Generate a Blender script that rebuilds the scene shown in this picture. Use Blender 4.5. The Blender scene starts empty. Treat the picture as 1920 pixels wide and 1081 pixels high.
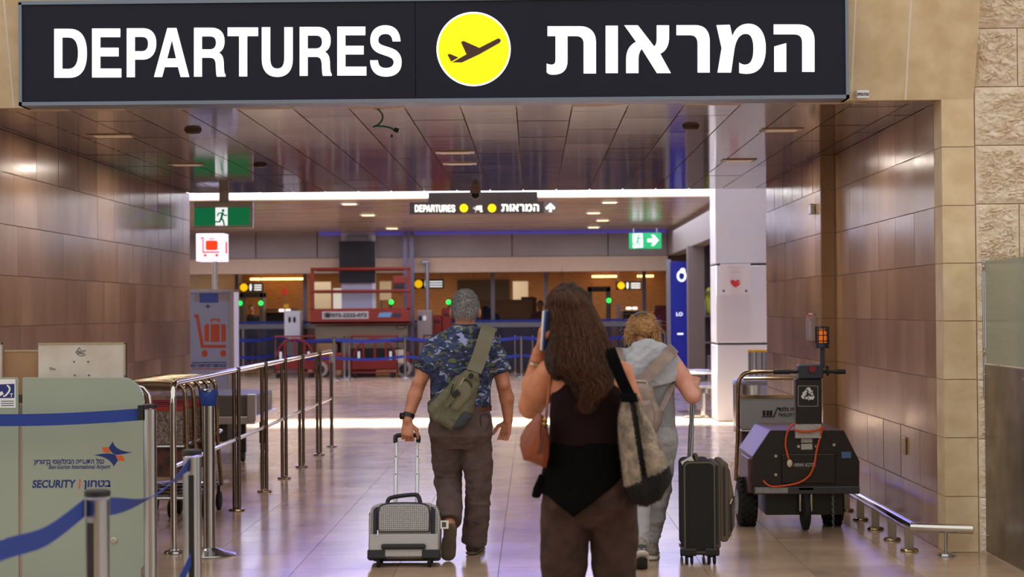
import bpy, bmesh, math, random
import numpy as np
from mathutils import Vector, Matrix, Euler
random.seed(7); np.random.seed(7)
SC = bpy.context.scene
COL = SC.collection
# ---------------------------------------------------------------- camera
F = 3300.0; CAMH = 1.55
YAW, PITCH, ROLL = 39.7/F, 41.8/F, -0.0075
RM = Matrix.Rotation(YAW, 3, 'Z') @ Matrix.Rotation(math.pi/2+PITCH, 3, 'X') @ Matrix.Rotation(ROLL, 3, 'Z')
cam = bpy.data.cameras.new('camera'); camo = bpy.data.objects.new('camera', cam); COL.objects.link(camo)
camo.matrix_world = Matrix.Translation((0, 0, CAMH)) @ RM.to_4x4()
cam.sensor_width = 36; cam.sensor_fit = 'HORIZONTAL'; cam.lens = 36*F/1920
cam.clip_end = 200
cam.dof.use_dof = True; cam.dof.focus_distance = 11.1; cam.dof.aperture_fstop = cam.lens/1000/0.017
SC.camera = camo
# ---------------------------------------------------------------- world, light, exposure
W = bpy.data.worlds.new('daylight'); SC.world = W; W.use_nodes = True
W.node_tree.nodes['Background'].inputs[0].default_value = (1.0, 0.965, 0.92, 1)
W.node_tree.nodes['Background'].inputs[1].default_value = 0.95
SC.view_settings.view_transform = 'Standard'; SC.view_settings.look = 'None'
SC.view_settings.gamma = 1; SC.view_settings.exposure = 0.3
SC.view_settings.use_curve_mapping = False
def area(name, loc, sx, sy, power, col=(1, 1, 1), rot=(0, 0, 0), spread=180):
    l = bpy.data.lights.new(name, 'AREA'); l.shape = 'RECTANGLE'; l.size = sx; l.size_y = sy
    l.energy = power; l.color = col; l.spread = math.radians(spread)
    o = bpy.data.objects.new(name, l); o.location = loc; o.rotation_euler = rot; COL.objects.link(o); return o
# skylight over the gap behind the passage (open roof), with the narrow slot that throws the bright band on the floor
area('skylight', (-0.5, 24.6, 7.9), 13, 1.3, 400, (0.68, 0.77, 1.0))
area('skylight_slot', (-0.2, 24.6, 7.85), 7.0, 0.9, 560, (1.0, 0.95, 0.88), spread=14)
# ---------------------------------------------------------------- pixel helpers (1920x1081 frame)
CAMP = Vector((0, 0, CAMH))
def ray(x, y): return RM @ Vector(((x-960)/F, -(y-540.5)/F, -1))
def aty(x, y, Y): d = ray(x, y); return CAMP + d*(Y/d.y)
def fl(x, y, z=0.0): d = ray(x, y); return CAMP + d*((z-CAMH)/d.z)
def atx(x, y, X): d = ray(x, y); return CAMP + d*(X/d.x)
# ---------------------------------------------------------------- materials
def lin(c):
    return tuple(((v/255)/12.92 if v/255 <= .04045 else ((v/255+.055)/1.055)**2.4) for v in c)
MATS = {}
def mat(name, c, rough=.5, metal=0.0, var=.0, vscale=8, stretch=(1, 1, 1), bump=0, bscale=60, bstretch=(1, 1, 1), emit=0, ecol=None, spec=.5, alpha=1, trans=0, ior=1.45, c2=None, coat=0, rvar=0, sheen=0):
    """principled material, colour given as sRGB 0-255; var mixes towards c2 (or a darker tone) by noise"""
    if name in MATS: return MATS[name]
    m = bpy.data.materials.new(name); m.use_nodes = True; nt = m.node_tree; b = nt.nodes['Principled BSDF']; L = nt.links.new
    col = lin(c); I = b.inputs
    I['Base Color'].default_value = (*col, 1); I['Roughness'].default_value = rough; I['Metallic'].default_value = metal
    I['Specular IOR Level'].default_value = spec; I['IOR'].default_value = ior
    if trans: I['Transmission Weight'].default_value = trans
    if alpha < 1: I['Alpha'].default_value = alpha
    if coat: I['Coat Weight'].default_value = coat; I['Coat Roughness'].default_value = .08
    if sheen: I['Sheen Weight'].default_value = sheen; I['Sheen Roughness'].default_value = .4
    if emit: I['Emission Color'].default_value = (*lin(ecol or c), 1); I['Emission Strength'].default_value = emit
    tc = nt.nodes.new('ShaderNodeTexCoord')
    def nz(sc, st, det=4):
        mp = nt.nodes.new('ShaderNodeMapping'); mp.inputs['Scale'].default_value = st
        n = nt.nodes.new('ShaderNodeTexNoise'); n.inputs['Scale'].default_value = sc; n.inputs['Detail'].default_value = det
        geo = nt.nodes.new('ShaderNodeNewGeometry'); L(geo.outputs['Position'], mp.inputs[0]); L(mp.outputs[0], n.inputs['Vector']); return n
    if var:
        n = nz(vscale, stretch); r = nt.nodes.new('ShaderNodeValToRGB')
        r.color_ramp.elements[0].position = .35; r.color_ramp.elements[1].position = .68
        d = lin(c2) if c2 else tuple(v*(1-var) for v in col)
        r.color_ramp.elements[0].color = (*d, 1); r.color_ramp.elements[1].color = (*col, 1)
        L(n.outputs['Fac'], r.inputs[0]); L(r.outputs[0], I['Base Color'])
    if rvar:
        n = nz(vscale*1.7, stretch); mr = nt.nodes.new('ShaderNodeMapRange'); mr.inputs[3].default_value = max(0, rough-rvar); mr.inputs[4].default_value = rough+rvar
        L(n.outputs['Fac'], mr.inputs[0]); L(mr.outputs[0], I['Roughness'])
    if bump:
        n = nz(bscale, bstretch, 5); bp = nt.nodes.new('ShaderNodeBump'); bp.inputs['Strength'].default_value = bump; bp.inputs['Distance'].default_value = .01
        L(n.outputs['Fac'], bp.inputs['Height']); L(bp.outputs[0], I['Normal'])
    MATS[name] = m; return m
def glow(name, c, s):
    return mat(name, c, .4, emit=s)
# ---------------------------------------------------------------- object helpers
def wloc(o):
    v = Vector((0, 0, 0))
    while o is not None: v += o.location; o = o.parent
    return v
def tag(o, label=None, cat=None, group=None, kind=None):
    if label: o['label'] = label
    if cat: o['category'] = cat
    if group: o['group'] = group
    if kind: o['kind'] = kind
    return o
def thing(name, label, cat, loc=(0, 0, 0), group=None):
    o = bpy.data.objects.new(name, None); COL.objects.link(o); o.location = loc; o.empty_display_size = .1
    return tag(o, label, cat, group)
def link_mesh(name, me, m, parent=None, smooth=None, bevel=0, origin=None):
    if m is not None: me.materials.append(m)
    off = wloc(parent) if parent is not None else (Vector(origin) if origin is not None else None)
    if off is None:
        n = len(me.vertices); co = np.empty(n*3, np.float32); me.vertices.foreach_get('co', co); co = co.reshape(-1, 3)
        lo, hi = co.min(0), co.max(0); off = Vector(((lo[0]+hi[0])/2, (lo[1]+hi[1])/2, lo[2]))
    me.transform(Matrix.Translation(-off))
    o = bpy.data.objects.new(name, me); COL.objects.link(o)
    if parent is not None: o.parent = parent
    else: o.location = off
    if smooth:
        me.polygons.foreach_set('use_smooth', np.ones(len(me.polygons), bool))
        if smooth < 180: me.set_sharp_from_angle(angle=math.radians(smooth))
    if bevel:
        b = o.modifiers.new('bevel', 'BEVEL'); b.width = bevel; b.segments = 2; b.limit_method = 'ANGLE'; b.angle_limit = math.radians(40)
    return o
class MB:
    def __init__(s): s.v = []; s.f = []
    def add(s, vs, fs):
        n = len(s.v); s.v += [tuple(v) for v in vs]; s.f += [tuple(i+n for i in f) for f in fs]; return s
    def box(s, lo, hi, rot=None, piv=None):
        (a, b, c), (d, e, f) = lo, hi
        vs = [Vector(p) for p in ((a, b, c), (d, b, c), (d, e, c), (a, e, c), (a, b, f), (d, b, f), (d, e, f), (a, e, f))]
        if rot is not None:
            pv = Vector(piv) if piv is not None else (vs[0]+vs[6])/2; M = Euler(rot).to_matrix(); vs = [pv+M@(v-pv) for v in vs]
        return s.add(vs, [(0, 3, 2, 1), (4, 5, 6, 7), (0, 1, 5, 4), (1, 2, 6, 5), (2, 3, 7, 6), (3, 0, 4, 7)])
    def cbox(s, c, size, rot=None):
        c = Vector(c); h = Vector(size)/2; return s.box(c-h, c+h, rot)
    def cyl(s, p0, p1, r0, r1=None, n=20, caps=True):
        p0, p1 = Vector(p0), Vector(p1); r1 = r0 if r1 is None else r1
        return s.rings([(p0, r0), (p1, r1)], n, caps)
    def rings(s, pr, n=20, caps=True, closed=False):
        vs = []; fs = []; P = [Vector(p) for p, _ in pr]; N = len(P); up = None
        for i, (p, r) in enumerate(pr):
            if closed: t = P[(i+1) % N]-P[i-1]
            else: t = P[min(i+1, N-1)]-P[max(i-1, 0)]
            if t.length < 1e-9: t = (P[-1]-P[0]) if (P[-1]-P[0]).length > 1e-9 else Vector((0, 0, 1))
            t.normalize()
            if up is None:
                up = Vector((0, 0, 1)) if abs(t.z) < .9 else Vector((1, 0, 0))
            a = (up - t*up.dot(t)); a.normalize(); up = a; b = t.cross(a)
            for k in range(n):
                w = 2*math.pi*k/n; vs.append(P[i]+(a*math.cos(w)+b*math.sin(w))*r)
        M = N if closed else N-1
        for i in range(M):
            for k in range(n):
                a0 = i*n+k; b0 = i*n+(k+1) % n; j = ((i+1) % N)*n
                fs.append((a0, b0, j+(k+1) % n, j+k))
        if caps and not closed: fs += [tuple(range(n-1, -1, -1)), tuple(range((N-1)*n, N*n))]
        return s.add(vs, fs)
    def tube(s, pts, r, n=12, closed=False): return s.rings([(p, r) for p in pts], n, True, closed)
    def lathe(s, c, prof, n=28):
        """profile [(r,z)...] about vertical axis at c"""
        c = Vector(c); return s.rings([(c+Vector((0, 0, z)), max(r, 1e-4)) for r, z in prof], n) if False else s._lathe(c, prof, n)
    def _lathe(s, c, prof, n):
        vs = []; fs = []
        for r, z in prof:
            for k in range(n):
                w = 2*math.pi*k/n; vs.append((c.x+r*math.cos(w), c.y+r*math.sin(w), c.z+z))
        for i in range(len(prof)-1):
            for k in range(n): fs.append((i*n+k, i*n+(k+1) % n, (i+1)*n+(k+1) % n, (i+1)*n+k))
        fs += [tuple(range(n-1, -1, -1)), tuple(range((len(prof)-1)*n, len(prof)*n))]
        return s.add(vs, fs)
    def ball(s, c, r, nu=16, nv=10):
        c = Vector(c); r = Vector((r, r, r)) if not hasattr(r, '__len__') else Vector(r); vs = []; fs = []
        for i in range(nv+1):
            t = math.pi*i/nv
            for k in range(nu):
                w = 2*math.pi*k/nu; vs.append((c.x+r.x*math.sin(t)*math.cos(w), c.y+r.y*math.sin(t)*math.sin(w), c.z-r.z*math.cos(t)))
        for i in range(nv):
            for k in range(nu): fs.append((i*nu+k, i*nu+(k+1) % nu, (i+1)*nu+(k+1) % nu, (i+1)*nu+k))
        return s.add(vs, fs)
    def prism(s, poly, axis, t):
        """poly: 3D points (planar), extruded by vector axis*t"""
        n = len(poly); ex = Vector(axis)*t; P = [Vector(p) for p in poly]
        return s.add(P+[p+ex for p in P], [tuple(range(n-1, -1, -1)), tuple(range(n, 2*n))]+[(i, (i+1) % n, n+(i+1) % n, n+i) for i in range(n)])
    def wheel(s, c, r, w, n=24, rr=.25):
        """wheel with axis along x"""
        c = Vector(c); prof = [(-w/2, r*(1-rr)), (-w/2*.7, r*.97), (0, r), (w/2*.7, r*.97), (w/2, r*(1-rr))]
        return s.rings([(c+Vector((x, 0, 0)), q) for x, q in prof], n)
    def ribbon(s, pts, wv, t):
        """strap: pts centre line, wv width vectors (one or per point), thickness t"""
        n = len(pts); P = [Vector(p) for p in pts]; Wv = [Vector(w) for w in wv] if hasattr(wv[0], '__len__') else [Vector(wv)]*n
        vs = []; fs = []
        for i in range(n):
            d = P[min(i+1, n-1)]-P[max(i-1, 0)]; nn = d.cross(Wv[i]); nn.normalize(); h = nn*t/2; w = Wv[i]/2
            vs += [P[i]-w-h, P[i]+w-h, P[i]+w+h, P[i]-w+h]
        for i in range(n-1):
            for k in range(4): fs.append((4*i+k, 4*i+(k+1) % 4, 4*i+4+(k+1) % 4, 4*i+4+k))
        fs += [(3, 2, 1, 0), (4*n-4, 4*n-3, 4*n-2, 4*n-1)]
        return s.add(vs, fs)
    def mesh(s, name='m'):
        me = bpy.data.meshes.new(name); me.from_pydata(s.v, [], s.f); me.update()
        bm = bmesh.new(); bm.from_mesh(me); bmesh.ops.recalc_face_normals(bm, faces=bm.faces); bm.to_mesh(me); bm.free(); return me
    def build(s, name, m, parent=None, smooth=35, bevel=0, origin=None):
        return link_mesh(name, s.mesh(name), m, parent, smooth, bevel, origin)
def copy_tree(o, parent=None, dloc=None):
    c = o.copy(); COL.objects.link(c); c.parent = parent
    if dloc is not None: c.location = o.location+Vector(dloc)
    for ch in o.children: copy_tree(ch, c)
    return c
def bez(p, n=10):
    """path tokens -> polyline; (x,y) line, (x1,y1,x2,y2,x,y) cubic"""
    out = []
    for t in p:
        if len(t) == 2: out.append(t)
        else:
            a = out[-1]
            for i in range(1, n+1):
                u = i/n; v = 1-u
                out.append(tuple(v**3*a[k]+3*v*v*u*t[k]+3*v*u*u*t[2+k]+u**3*t[4+k] for k in (0, 1)))
    return out
def circ(cx, cy, r, n=40, ry=None, a0=0, a1=2*math.pi):
    ry = r if ry is None else ry
    return [(cx+r*math.cos(a0+(a1-a0)*i/n), cy+ry*math.sin(a0+(a1-a0)*i/n)) for i in range(n)]
def fill2d(paths):
    """list of closed polylines (u,v) -> flat mesh arrays, even-odd fill"""
    cu = bpy.data.curves.new('tmp', 'CURVE'); cu.dimensions = '2D'; cu.fill_mode = 'BOTH'
    for p in paths:
        s = cu.splines.new('POLY'); s.points.add(len(p)-1)
        for q, (x, y) in zip(s.points, p): q.co = (x, y, 0, 1)
        s.use_cyclic_u = True
    o = bpy.data.objects.new('tmp', cu); me = bpy.data.meshes.new_from_object(o)
    v = [tuple(a.co) for a in me.vertices]; f = [tuple(p.vertices) for p in me.polygons]
    bpy.data.objects.remove(o); bpy.data.curves.remove(cu); bpy.data.meshes.remove(me); return v, f
def textpoly(body, bold=0.0):
    cu = bpy.data.curves.new('tmp', 'FONT'); cu.body = body; cu.offset = bold; cu.resolution_u = 3
    o = bpy.data.objects.new('tmp', cu); COL.objects.link(o); me = bpy.data.meshes.new_from_object(o)
    v = [tuple(a.co) for a in me.vertices]; f = [tuple(p.vertices) for p in me.polygons]
    bpy.data.objects.remove(o); bpy.data.curves.remove(cu); bpy.data.meshes.remove(me); return v, f
def flat(vf, fn, th, name, m, parent):
    """flat print piece: map (u,v) by fn to world; small thickness th along -Y"""
    v, f = vf; n = len(v); P = [Vector(fn(a[0], a[1])) for a in v]
    e = {}
    for q in f:
        for i in range(len(q)): e.setdefault((q[i], q[(i+1) % len(q)]), 0)
    bd = [k for k in e if (k[1], k[0]) not in e]
    vs = P+[p+Vector((0, -th, 0)) for p in P]
    fs = [tuple(i+n for i in q) for q in f]+[(a, b, b+n, a+n) for a, b in bd]
    return MB().add(vs, fs).build(name, m, parent, smooth=0)
def text_box(body, x0, z0, x1, z1, Y, name, m, parent, bold=0.0, th=.002, slant=0):
    v, f = textpoly(body, bold)
    if not v: return None
    xs = [a[0] for a in v]; ys = [a[1] for a in v]; ax, bx = min(xs), max(xs); ay, by = min(ys), max(ys)
    return flat((v, f), lambda u, w: (x0+(u-ax)/(bx-ax)*(x1-x0)+slant*(w-ay)/(by-ay)*(z1-z0), Y, z0+(w-ay)/(by-ay)*(z1-z0)), th, name, m, parent)
def text_px(body, px0, py0, px1, py1, Y, *a, **k):
    p, q = aty(px0, py1, Y), aty(px1, py0, Y); s = aty(px0, (py0+py1)/2, Y); e = aty(px1, (py0+py1)/2, Y)
    h = (py1-py0)*Y/F; zc = (s.z+e.z)/2
    return text_box(body, s.x, zc-h/2, e.x, zc+h/2, Y, *a, **k)
def shape_px(paths, Y, name, m, parent, th=.002):
    return flat(fill2d([[(x, -y) for x, y in p] for p in paths]), lambda u, v: aty(u, -v, Y), th, name, m, parent)
# ---------------------------------------------------------------- common materials
STEEL = mat('brushed_steel', (176, 176, 178), .22, 1, var=.15, vscale=30, stretch=(1, 1, .05), rvar=.06)
CHROME = mat('polished_chrome', (205, 203, 200), .1, 1, rvar=.03)
GOLD = mat('worn_brass_chrome', (178, 158, 130), .2, 1, var=.3, vscale=20)
BLACKP = mat('black_plastic', (22, 22, 24), .45)
RUBBER = mat('black_rubber', (20, 20, 20), .75, bump=.1)
BELTB = mat('blue_webbing', (30, 58, 140), .7, bump=.15, bscale=400)
WHITEP = mat('white_paint', (232, 234, 238), .45)
GREYM = mat('grey_metal', (120, 122, 126), .4, .6)
WALLT = mat('polished_limestone', (178, 142, 110), .21, spec=.4, var=.25, vscale=3.0, stretch=(.6, .6, .25), bump=.05, bscale=55, bstretch=(1, 1, .02), c2=(148, 114, 86), rvar=.05)
CEILT = mat('polished_ceiling_stone', (128, 108, 102), .07, var=.3, vscale=5, stretch=(.3, 2, 1), bump=.035, bscale=30, bstretch=(.06, 1, 1), c2=(96, 78, 74), rvar=.04)
FRONTS = mat('honed_limestone', (224, 203, 168), .55, var=.2, vscale=7, c2=(206, 182, 144), bump=.08, bscale=70)
ROUGHS = mat('rough_limestone', (230, 216, 196), .88, var=.3, vscale=14, c2=(210, 190, 162), bump=.6, bscale=70)
GROUT = mat('pale_grout', (184, 162, 136), .8, bump=.2)
GROUTD = mat('dark_grout', (96, 78, 62), .8); GROUTC = mat('tan_grout', (170, 134, 100), .8)
# ================================================================= structure
XL, XR, XR2, Y0, YS, Y1, ZC = -3.78, 2.6, 2.48, 11.2, 15.18, 19.35, 2.87
ROWS = [0, .354, .725, 1.094, 1.465, 1.831, 2.197, 2.569, 2.87]
FLOORM = mat('polished_floor_stone', (212, 184, 156), .17, var=.2, vscale=1.6, c2=(176, 150, 130), bump=.012, bscale=40, rvar=.05)
FLOORM2 = mat('polished_floor_stone_dark', (204, 174, 146), .17, var=.2, vscale=1.9, c2=(166, 140, 122), bump=.012, bscale=40, rvar=.05)
def shared_box(sx, sy, sz, m, cache={}):
    k = (round(sx, 3), round(sy, 3), round(sz, 3), m.name)
    if k not in cache:
        me = MB().cbox((0, 0, 0), (sx, sy, sz)).mesh('tile'); me.materials.append(m); cache[k] = me
    return cache[k]
def piece(parent, name, me, loc, rot=(0, 0, 0)):
    o = bpy.data.objects.new(name, me); COL.objects.link(o); o.parent = parent
    o.location = Vector(loc)-wloc(parent); o.rotation_euler = rot; return o
# floor -------------------------------------------------------------
floor = tag(MB().box((-14, -14, -.3), (12, 62, -.006)).build('floor', GROUTD, smooth=0, origin=(0, 0, 0)), kind='structure')
TS = .615; gx0 = -.22; gy0 = fl(1250, 1012).y
ix0, ix1 = math.floor((-4.0-gx0)/TS), math.ceil((3.2-gx0)/TS)
iy0, iy1 = math.floor((9.6-gy0)/TS), math.ceil((18.4-gy0)/TS)
far = MB(); random.seed(3)
for i in range(math.floor((-14-gx0)/TS)+1, math.floor((12-gx0)/TS)):
    for j in range(math.floor((-12-gy0)/TS), math.floor((61-gy0)/TS)):
        x, y = gx0+(i+.5)*TS, gy0+(j+.5)*TS
        if ix0 <= i < ix1 and iy0 <= j < iy1:
            piece(floor, 'tile', shared_box(TS-.003, TS-.003, .03, random.choice((FLOORM, FLOORM, FLOORM2))), (x, y, -.015))
        elif y > 18 or abs(x) < 5.5:
            h = (TS-.003)/2; far.add([(x-h, y-h, 0), (x+h, y-h, 0), (x+h, y+h, 0), (x-h, y+h, 0), (x-h, y-h, -.01), (x+h, y-h, -.01), (x+h, y+h, -.01), (x-h, y+h, -.01)], [(0, 1, 2, 3), (0, 4, 5, 1), (1, 5, 6, 2), (2, 6, 7, 3), (3, 7, 4, 0)])
tag(far.build('floor_tiles', FLOORM, floor, smooth=0), kind='stuff')
WALLT2 = mat('polished_limestone_dark', (172, 136, 105), .19, spec=.4, var=.25, vscale=2.5, stretch=(.6, .6, .25), bump=.05, bscale=55, bstretch=(1, 1, .02), c2=(144, 110, 83), rvar=.05)
WALLT3 = mat('polished_limestone_light', (184, 148, 115), .23, spec=.4, var=.25, vscale=3.5, stretch=(.6, .6, .25), bump=.05, bscale=55, bstretch=(1, 1, .02), c2=(154, 120, 91), rvar=.05)
# passage walls -------------------------------------------------------
def tiled_wall(name, X, nx, ya, yb, rows, seed):
    """wall face in plane x=X, facing nx; tiles in running bond on a grout backing"""
    t = .5; w = MB().box((min(X-nx*.008, X-nx*t), ya, 0), (max(X-nx*.008, X-nx*t), yb, ZC)).build(name, GROUT, smooth=0, origin=(X, ya, 0)); tag(w, kind='structure')
    r = random.Random(seed)
    for a, b in zip(rows, rows[1:]):
        y = ya+.003; first = r.uniform(.25, .62)
        while y < yb-.02:
            l = min(first if y < ya+.01 else .62, yb-.003-y); first = .62
            if l > .06:
                piece(w, 'tile', shared_box(.016, round(l, 2)-.005, b-a-.006, r.choice((WALLT, WALLT2, WALLT3))), (X-nx*.008, y+l/2, (a+b)/2), (r.uniform(-.002, .002), 0, r.uniform(-.0045, .0045)))
            y += l
    return w
wall_l = tiled_wall('wall_left', XL, 1, Y0+.02, Y1, ROWS, 11)
wall_r = tiled_wall('wall_right', XR, -1, Y0+.21, YS, ROWS, 12)
wall_r2 = tiled_wall('wall_right_far', XR2, -1, YS+.005, 18.75, ROWS, 13)
# step face between the two right walls
st = MB().box((XR2+.01, YS+.0, 0), (XR+.3, YS+.5, ZC)).build('wall_step', GROUT, smooth=0); tag(st, kind='structure')
for a, b in zip(ROWS, ROWS[1:]):
    piece(st, 'tile', shared_box(XR-XR2-.004, .014, b-a-.004, WALLT), ((XR+XR2)/2, YS-.003, (a+b)/2))
# front facade: smooth pier beside the passage, rough blocks further right, leaning lintel above
wf = MB().box((XR+.005, Y0+.012, 0), (6, Y0+.5, 4.3)).box((-8, Y0+.012, 0), (XL-.005, Y0+.5, 4.3)).box((-8, Y0+.05, ZC+.005), (6, Y0+.5, 4.3)).build('wall_front', GROUT, smooth=0, origin=(0, Y0, 0)); tag(wf, kind='structure')
fr = ROWS[:-1]+[2.88]
for a, b in zip(fr, fr[1:]):
    piece(wf, 'stone', shared_box(.205, .22, b-a-.005, FRONTS), (XR+.1045, Y0+.11, (a+b)/2))
    piece(wf, 'stone', shared_box(.62, .03, b-a-.005, FRONTS), (XL-.312, Y0+.008, (a+b)/2))
lean = math.atan2(.21, .65)
for x0, x1 in ((-6.2, -5.3), (-5.3, -4.3), (-4.3, -3.31), (-3.31, -2.3), (-2.3, -1.3), (-1.3, -.3), (-.3, .7), (.7, 1.65), (1.65, 2.03), (2.03, 2.375), (2.375, 2.81)):
    b = MB(); ty = -math.tan(lean)*1.4
    x0 += .003; x1 -= .003
    b.add([(x0, Y0, ZC), (x1, Y0, ZC), (x1, Y0+.2, ZC), (x0, Y0+.2, ZC), (x0, Y0+ty, ZC+1.4), (x1, Y0+ty, ZC+1.4), (x1, Y0+.2, ZC+1.4), (x0, Y0+.2, ZC+1.4)], [(0, 3, 2, 1), (4, 5, 6, 7), (0, 1, 5, 4), (1, 2, 6, 5), (2, 3, 7, 6), (3, 0, 4, 7)])
    b.build('lintel_slab', FRONTS, wf, smooth=0)
JOINTW = mat('white_joint_filler', (226, 218, 202), .7)
for x in (-3.31, 2.03, 2.375):
    b = MB(); ty = -math.tan(lean)*1.4
    b.add([(x-.006, Y0-.001, ZC), (x+.006, Y0-.001, ZC), (x+.006, Y0+ty-.001, ZC+1.4), (x-.006, Y0+ty-.001, ZC+1.4), (x-.006, Y0+.02, ZC), (x+.006, Y0+.02, ZC), (x+.006, Y0+ty+.02, ZC+1.4), (x-.006, Y0+ty+.02, ZC+1.4)], [(0, 1, 2, 3), (4, 7, 6, 5), (0, 4, 5, 1), (1, 5, 6, 2), (2, 6, 7, 3), (3, 7, 4, 0)]).build('joint', JOINTW, wf, smooth=0)
from mathutils import noise as mnoise
def rough_stone(x0, x1, z0, z1, seed):
    nx, nz = 64, 56; b = MB(); vs = []; fs = []
    for j in range(nz+1):
        for i in range(nx+1):
            u, v = i/nx, j/nz; e = min(u, 1-u, v, 1-v); m = min(1, e*9)
            p = Vector((x0+(x1-x0)*u, seed*3.1, z0+(z1-z0)*v))
            q = Vector((p.x*26, p.y, p.z*40)); q += Vector((mnoise.noise(q*.5), 0, mnoise.noise(q*.5+Vector((9, 0, 0)))))*1.2; d = mnoise.turbulence(q, 5, True)*.03-.018+mnoise.noise(p*9)*.012
            vs.append((p.x, Y0+.0-m*(.024+d), p.z))
    n = nx+1
    for j in range(nz):
        for i in range(nx): fs.append((j*n+i, j*n+i+1, (j+1)*n+i+1, (j+1)*n+i))
    k = len(vs); per = [i for i in range(n)]+[j*n+nx for j in range(1, nz+1)]+[nz*n+i for i in range(nx-1, -1, -1)]+[j*n for j in range(nz-1, 0, -1)]
    vs += [(vs[i][0], Y0+.03, vs[i][2]) for i in per]; q = len(per)
    fs += [(per[i], k+i, k+(i+1) % q, per[(i+1) % q]) for i in range(q)]
    b.add(vs, fs).build('rough_stone', ROUGHS, wf, smooth=50)
zz = 2.95+.37*2; k = 0
for r in range(10):
    z1 = 3.69-r*.372; z0 = z1-.366
    cuts = (2.815, 3.09, 3.5, 4.0) if r % 3 == 1 else (2.815, 3.32, 3.95)
    for a, c in zip(cuts, cuts[1:]):
        k += 1
        if z0 > -.1: rough_stone(a, c-.006, max(z0, 0), z1, k)
# passage ceiling -------------------------------------------------------
ce = MB().box((XL-.4, Y0+.02, ZC+.012), (XR+.4, Y1, ZC+.4)).build('ceiling', GROUTC, smooth=0, origin=(0, Y0, ZC)); tag(ce, kind='structure')
c = -.1; cw = .362; r = random.Random(4)
i0 = math.floor((XL-c)/cw); i1 = math.ceil((XR-c)/cw)
for i in range(i0, i1):
    xa, xb = max(XL, c+i*cw), min(XR, c+(i+1)*cw); y = Y0+.05; first = r.uniform(.3, 1.2)
    if xb-xa < .04: continue
    while y < Y1-.05:
        l = min(first, Y1-.004-y); first = 1.16
        piece(ce, 'tile', shared_box(round(xb-xa-.009, 3), round(l-.005, 2), .02, CEILT), ((xa+xb)/2, y+l/2, ZC+.01), (r.uniform(-.003, .003), r.uniform(-.002, .002), 0)); y += l
# unseen building mass above the passage, gap walls, back hall shell
PLASTER = mat('warm_white_plaster', (222, 214, 204), .6, var=.05, vscale=2)
BEIGEP = mat('beige_band', (224, 198, 170), .6, var=.06)
GREYP = mat('grey_metal_panel', (164, 154, 150), .45, .1, var=.12, vscale=2)
TAUPE = mat('taupe_panel', (150, 136, 128), .5)
CEILB = mat('back_ceiling_panels', (214, 184, 154), .2, var=.25, vscale=3, stretch=(.2, 1.2, 1), c2=(164, 140, 120), rvar=.06)
def S(name, m, *boxes, origin=None):
    b = MB()
    for lo, hi in boxes: b.box(lo, hi)
    return tag(b.build(name, m, smooth=0, origin=origin), kind='structure')
S('wall_upper_unseen', PLASTER, ((-12, Y0+.5, ZC+.4), (9, Y1, 8)))  # unseen block put in to keep world light out of the passage
S('wall_gap_left', PLASTER, ((-9.6, Y1, 0), (-9.3, 31, 8)), ((-9.6, Y0+.5, 0), (XL-.5, Y1, ZC+.4)))
S('wall_gap_right', PLASTER, ((6.2, 18.7, 0), (6.5, 31, 8)), ((XR2+.5, YS+.5, 0), (6.5, 18.75, ZC+.4)))
FASCW = mat('white_fascia', (245, 246, 250), .5)
S('roof_gap_unseen', PLASTER, ((-9.6, Y1, 8), (6.5, 23.95, 8.2)), ((-9.6, 25.25, 8), (6.5, 31, 8.2)))  # unseen slabs added to cut the daylight on the gap floor
S('wall_fascia', FASCW, ((-9.6, 30.5, 3.52), (8, 30.8, 8)))
bc = S('ceiling_back', CEILB, ((-9.6, 30.5, 3.5), (8, 62, 3.52)), origin=(0, 30.5, 3.5))
S('roof_back', PLASTER, ((-9.6, 30.8, 3.52), (8, 62, 3.9)))
S('wall_back_left', TAUPE, ((-9.9, 30.8, 0), (-9.6, 62, 3.52)))
S('wall_back_right', TAUPE, ((8, 30.8, 0), (8.3, 62, 3.52)))
# unseen hall wall behind the camera, added for contrast in the chrome
S('wall_hall_unseen', FRONTS, ((-12, -12.4, 0), (10, -12, 7)))
# bulkhead along the right of the back hall, with columns
bk = S('trim_bulkhead', TAUPE, ((3.3, 30.5, 2.87), (3.6, 43.2, 3.5)))
S('column_grey', mat('grey_column', (124, 112, 108), .5), ((3.22, 36.6, 0), (3.56, 36.95, 2.87)))
S('column_steel', mat('steel_column', (130, 126, 134), .35, .5), ((3.1, 30.55, 0), (3.28, 30.85, 2.87)))
# back fascia: grey panels over a beige band
YF = 43.2
zt, zm, zb = 3.5, aty(900, 482, YF).z, aty(900, 510, YF).z
wb = S('wall_back', GROUTD, ((-9.6, YF+.03, zb), (8, YF+.4, 3.5)), origin=(0, YF, zb))
xs = [-9.6, aty(480, 460, YF).x, aty(595, 460, YF).x, aty(775, 460, YF).x, aty(960, 460, YF).x, aty(1140, 460, YF).x, 3.3]
for a, b in zip(xs, xs[1:]): MB().box((a+.012, YF-.03, zm+.012), (b-.012, YF+.04, zt)).build('panel', GREYP, wb, smooth=0)
MB().box((-9.6, YF-.06, zb), (3.3, YF+.04, zm)).build('beige_band', BEIGEP, wb, smooth=0)
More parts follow.
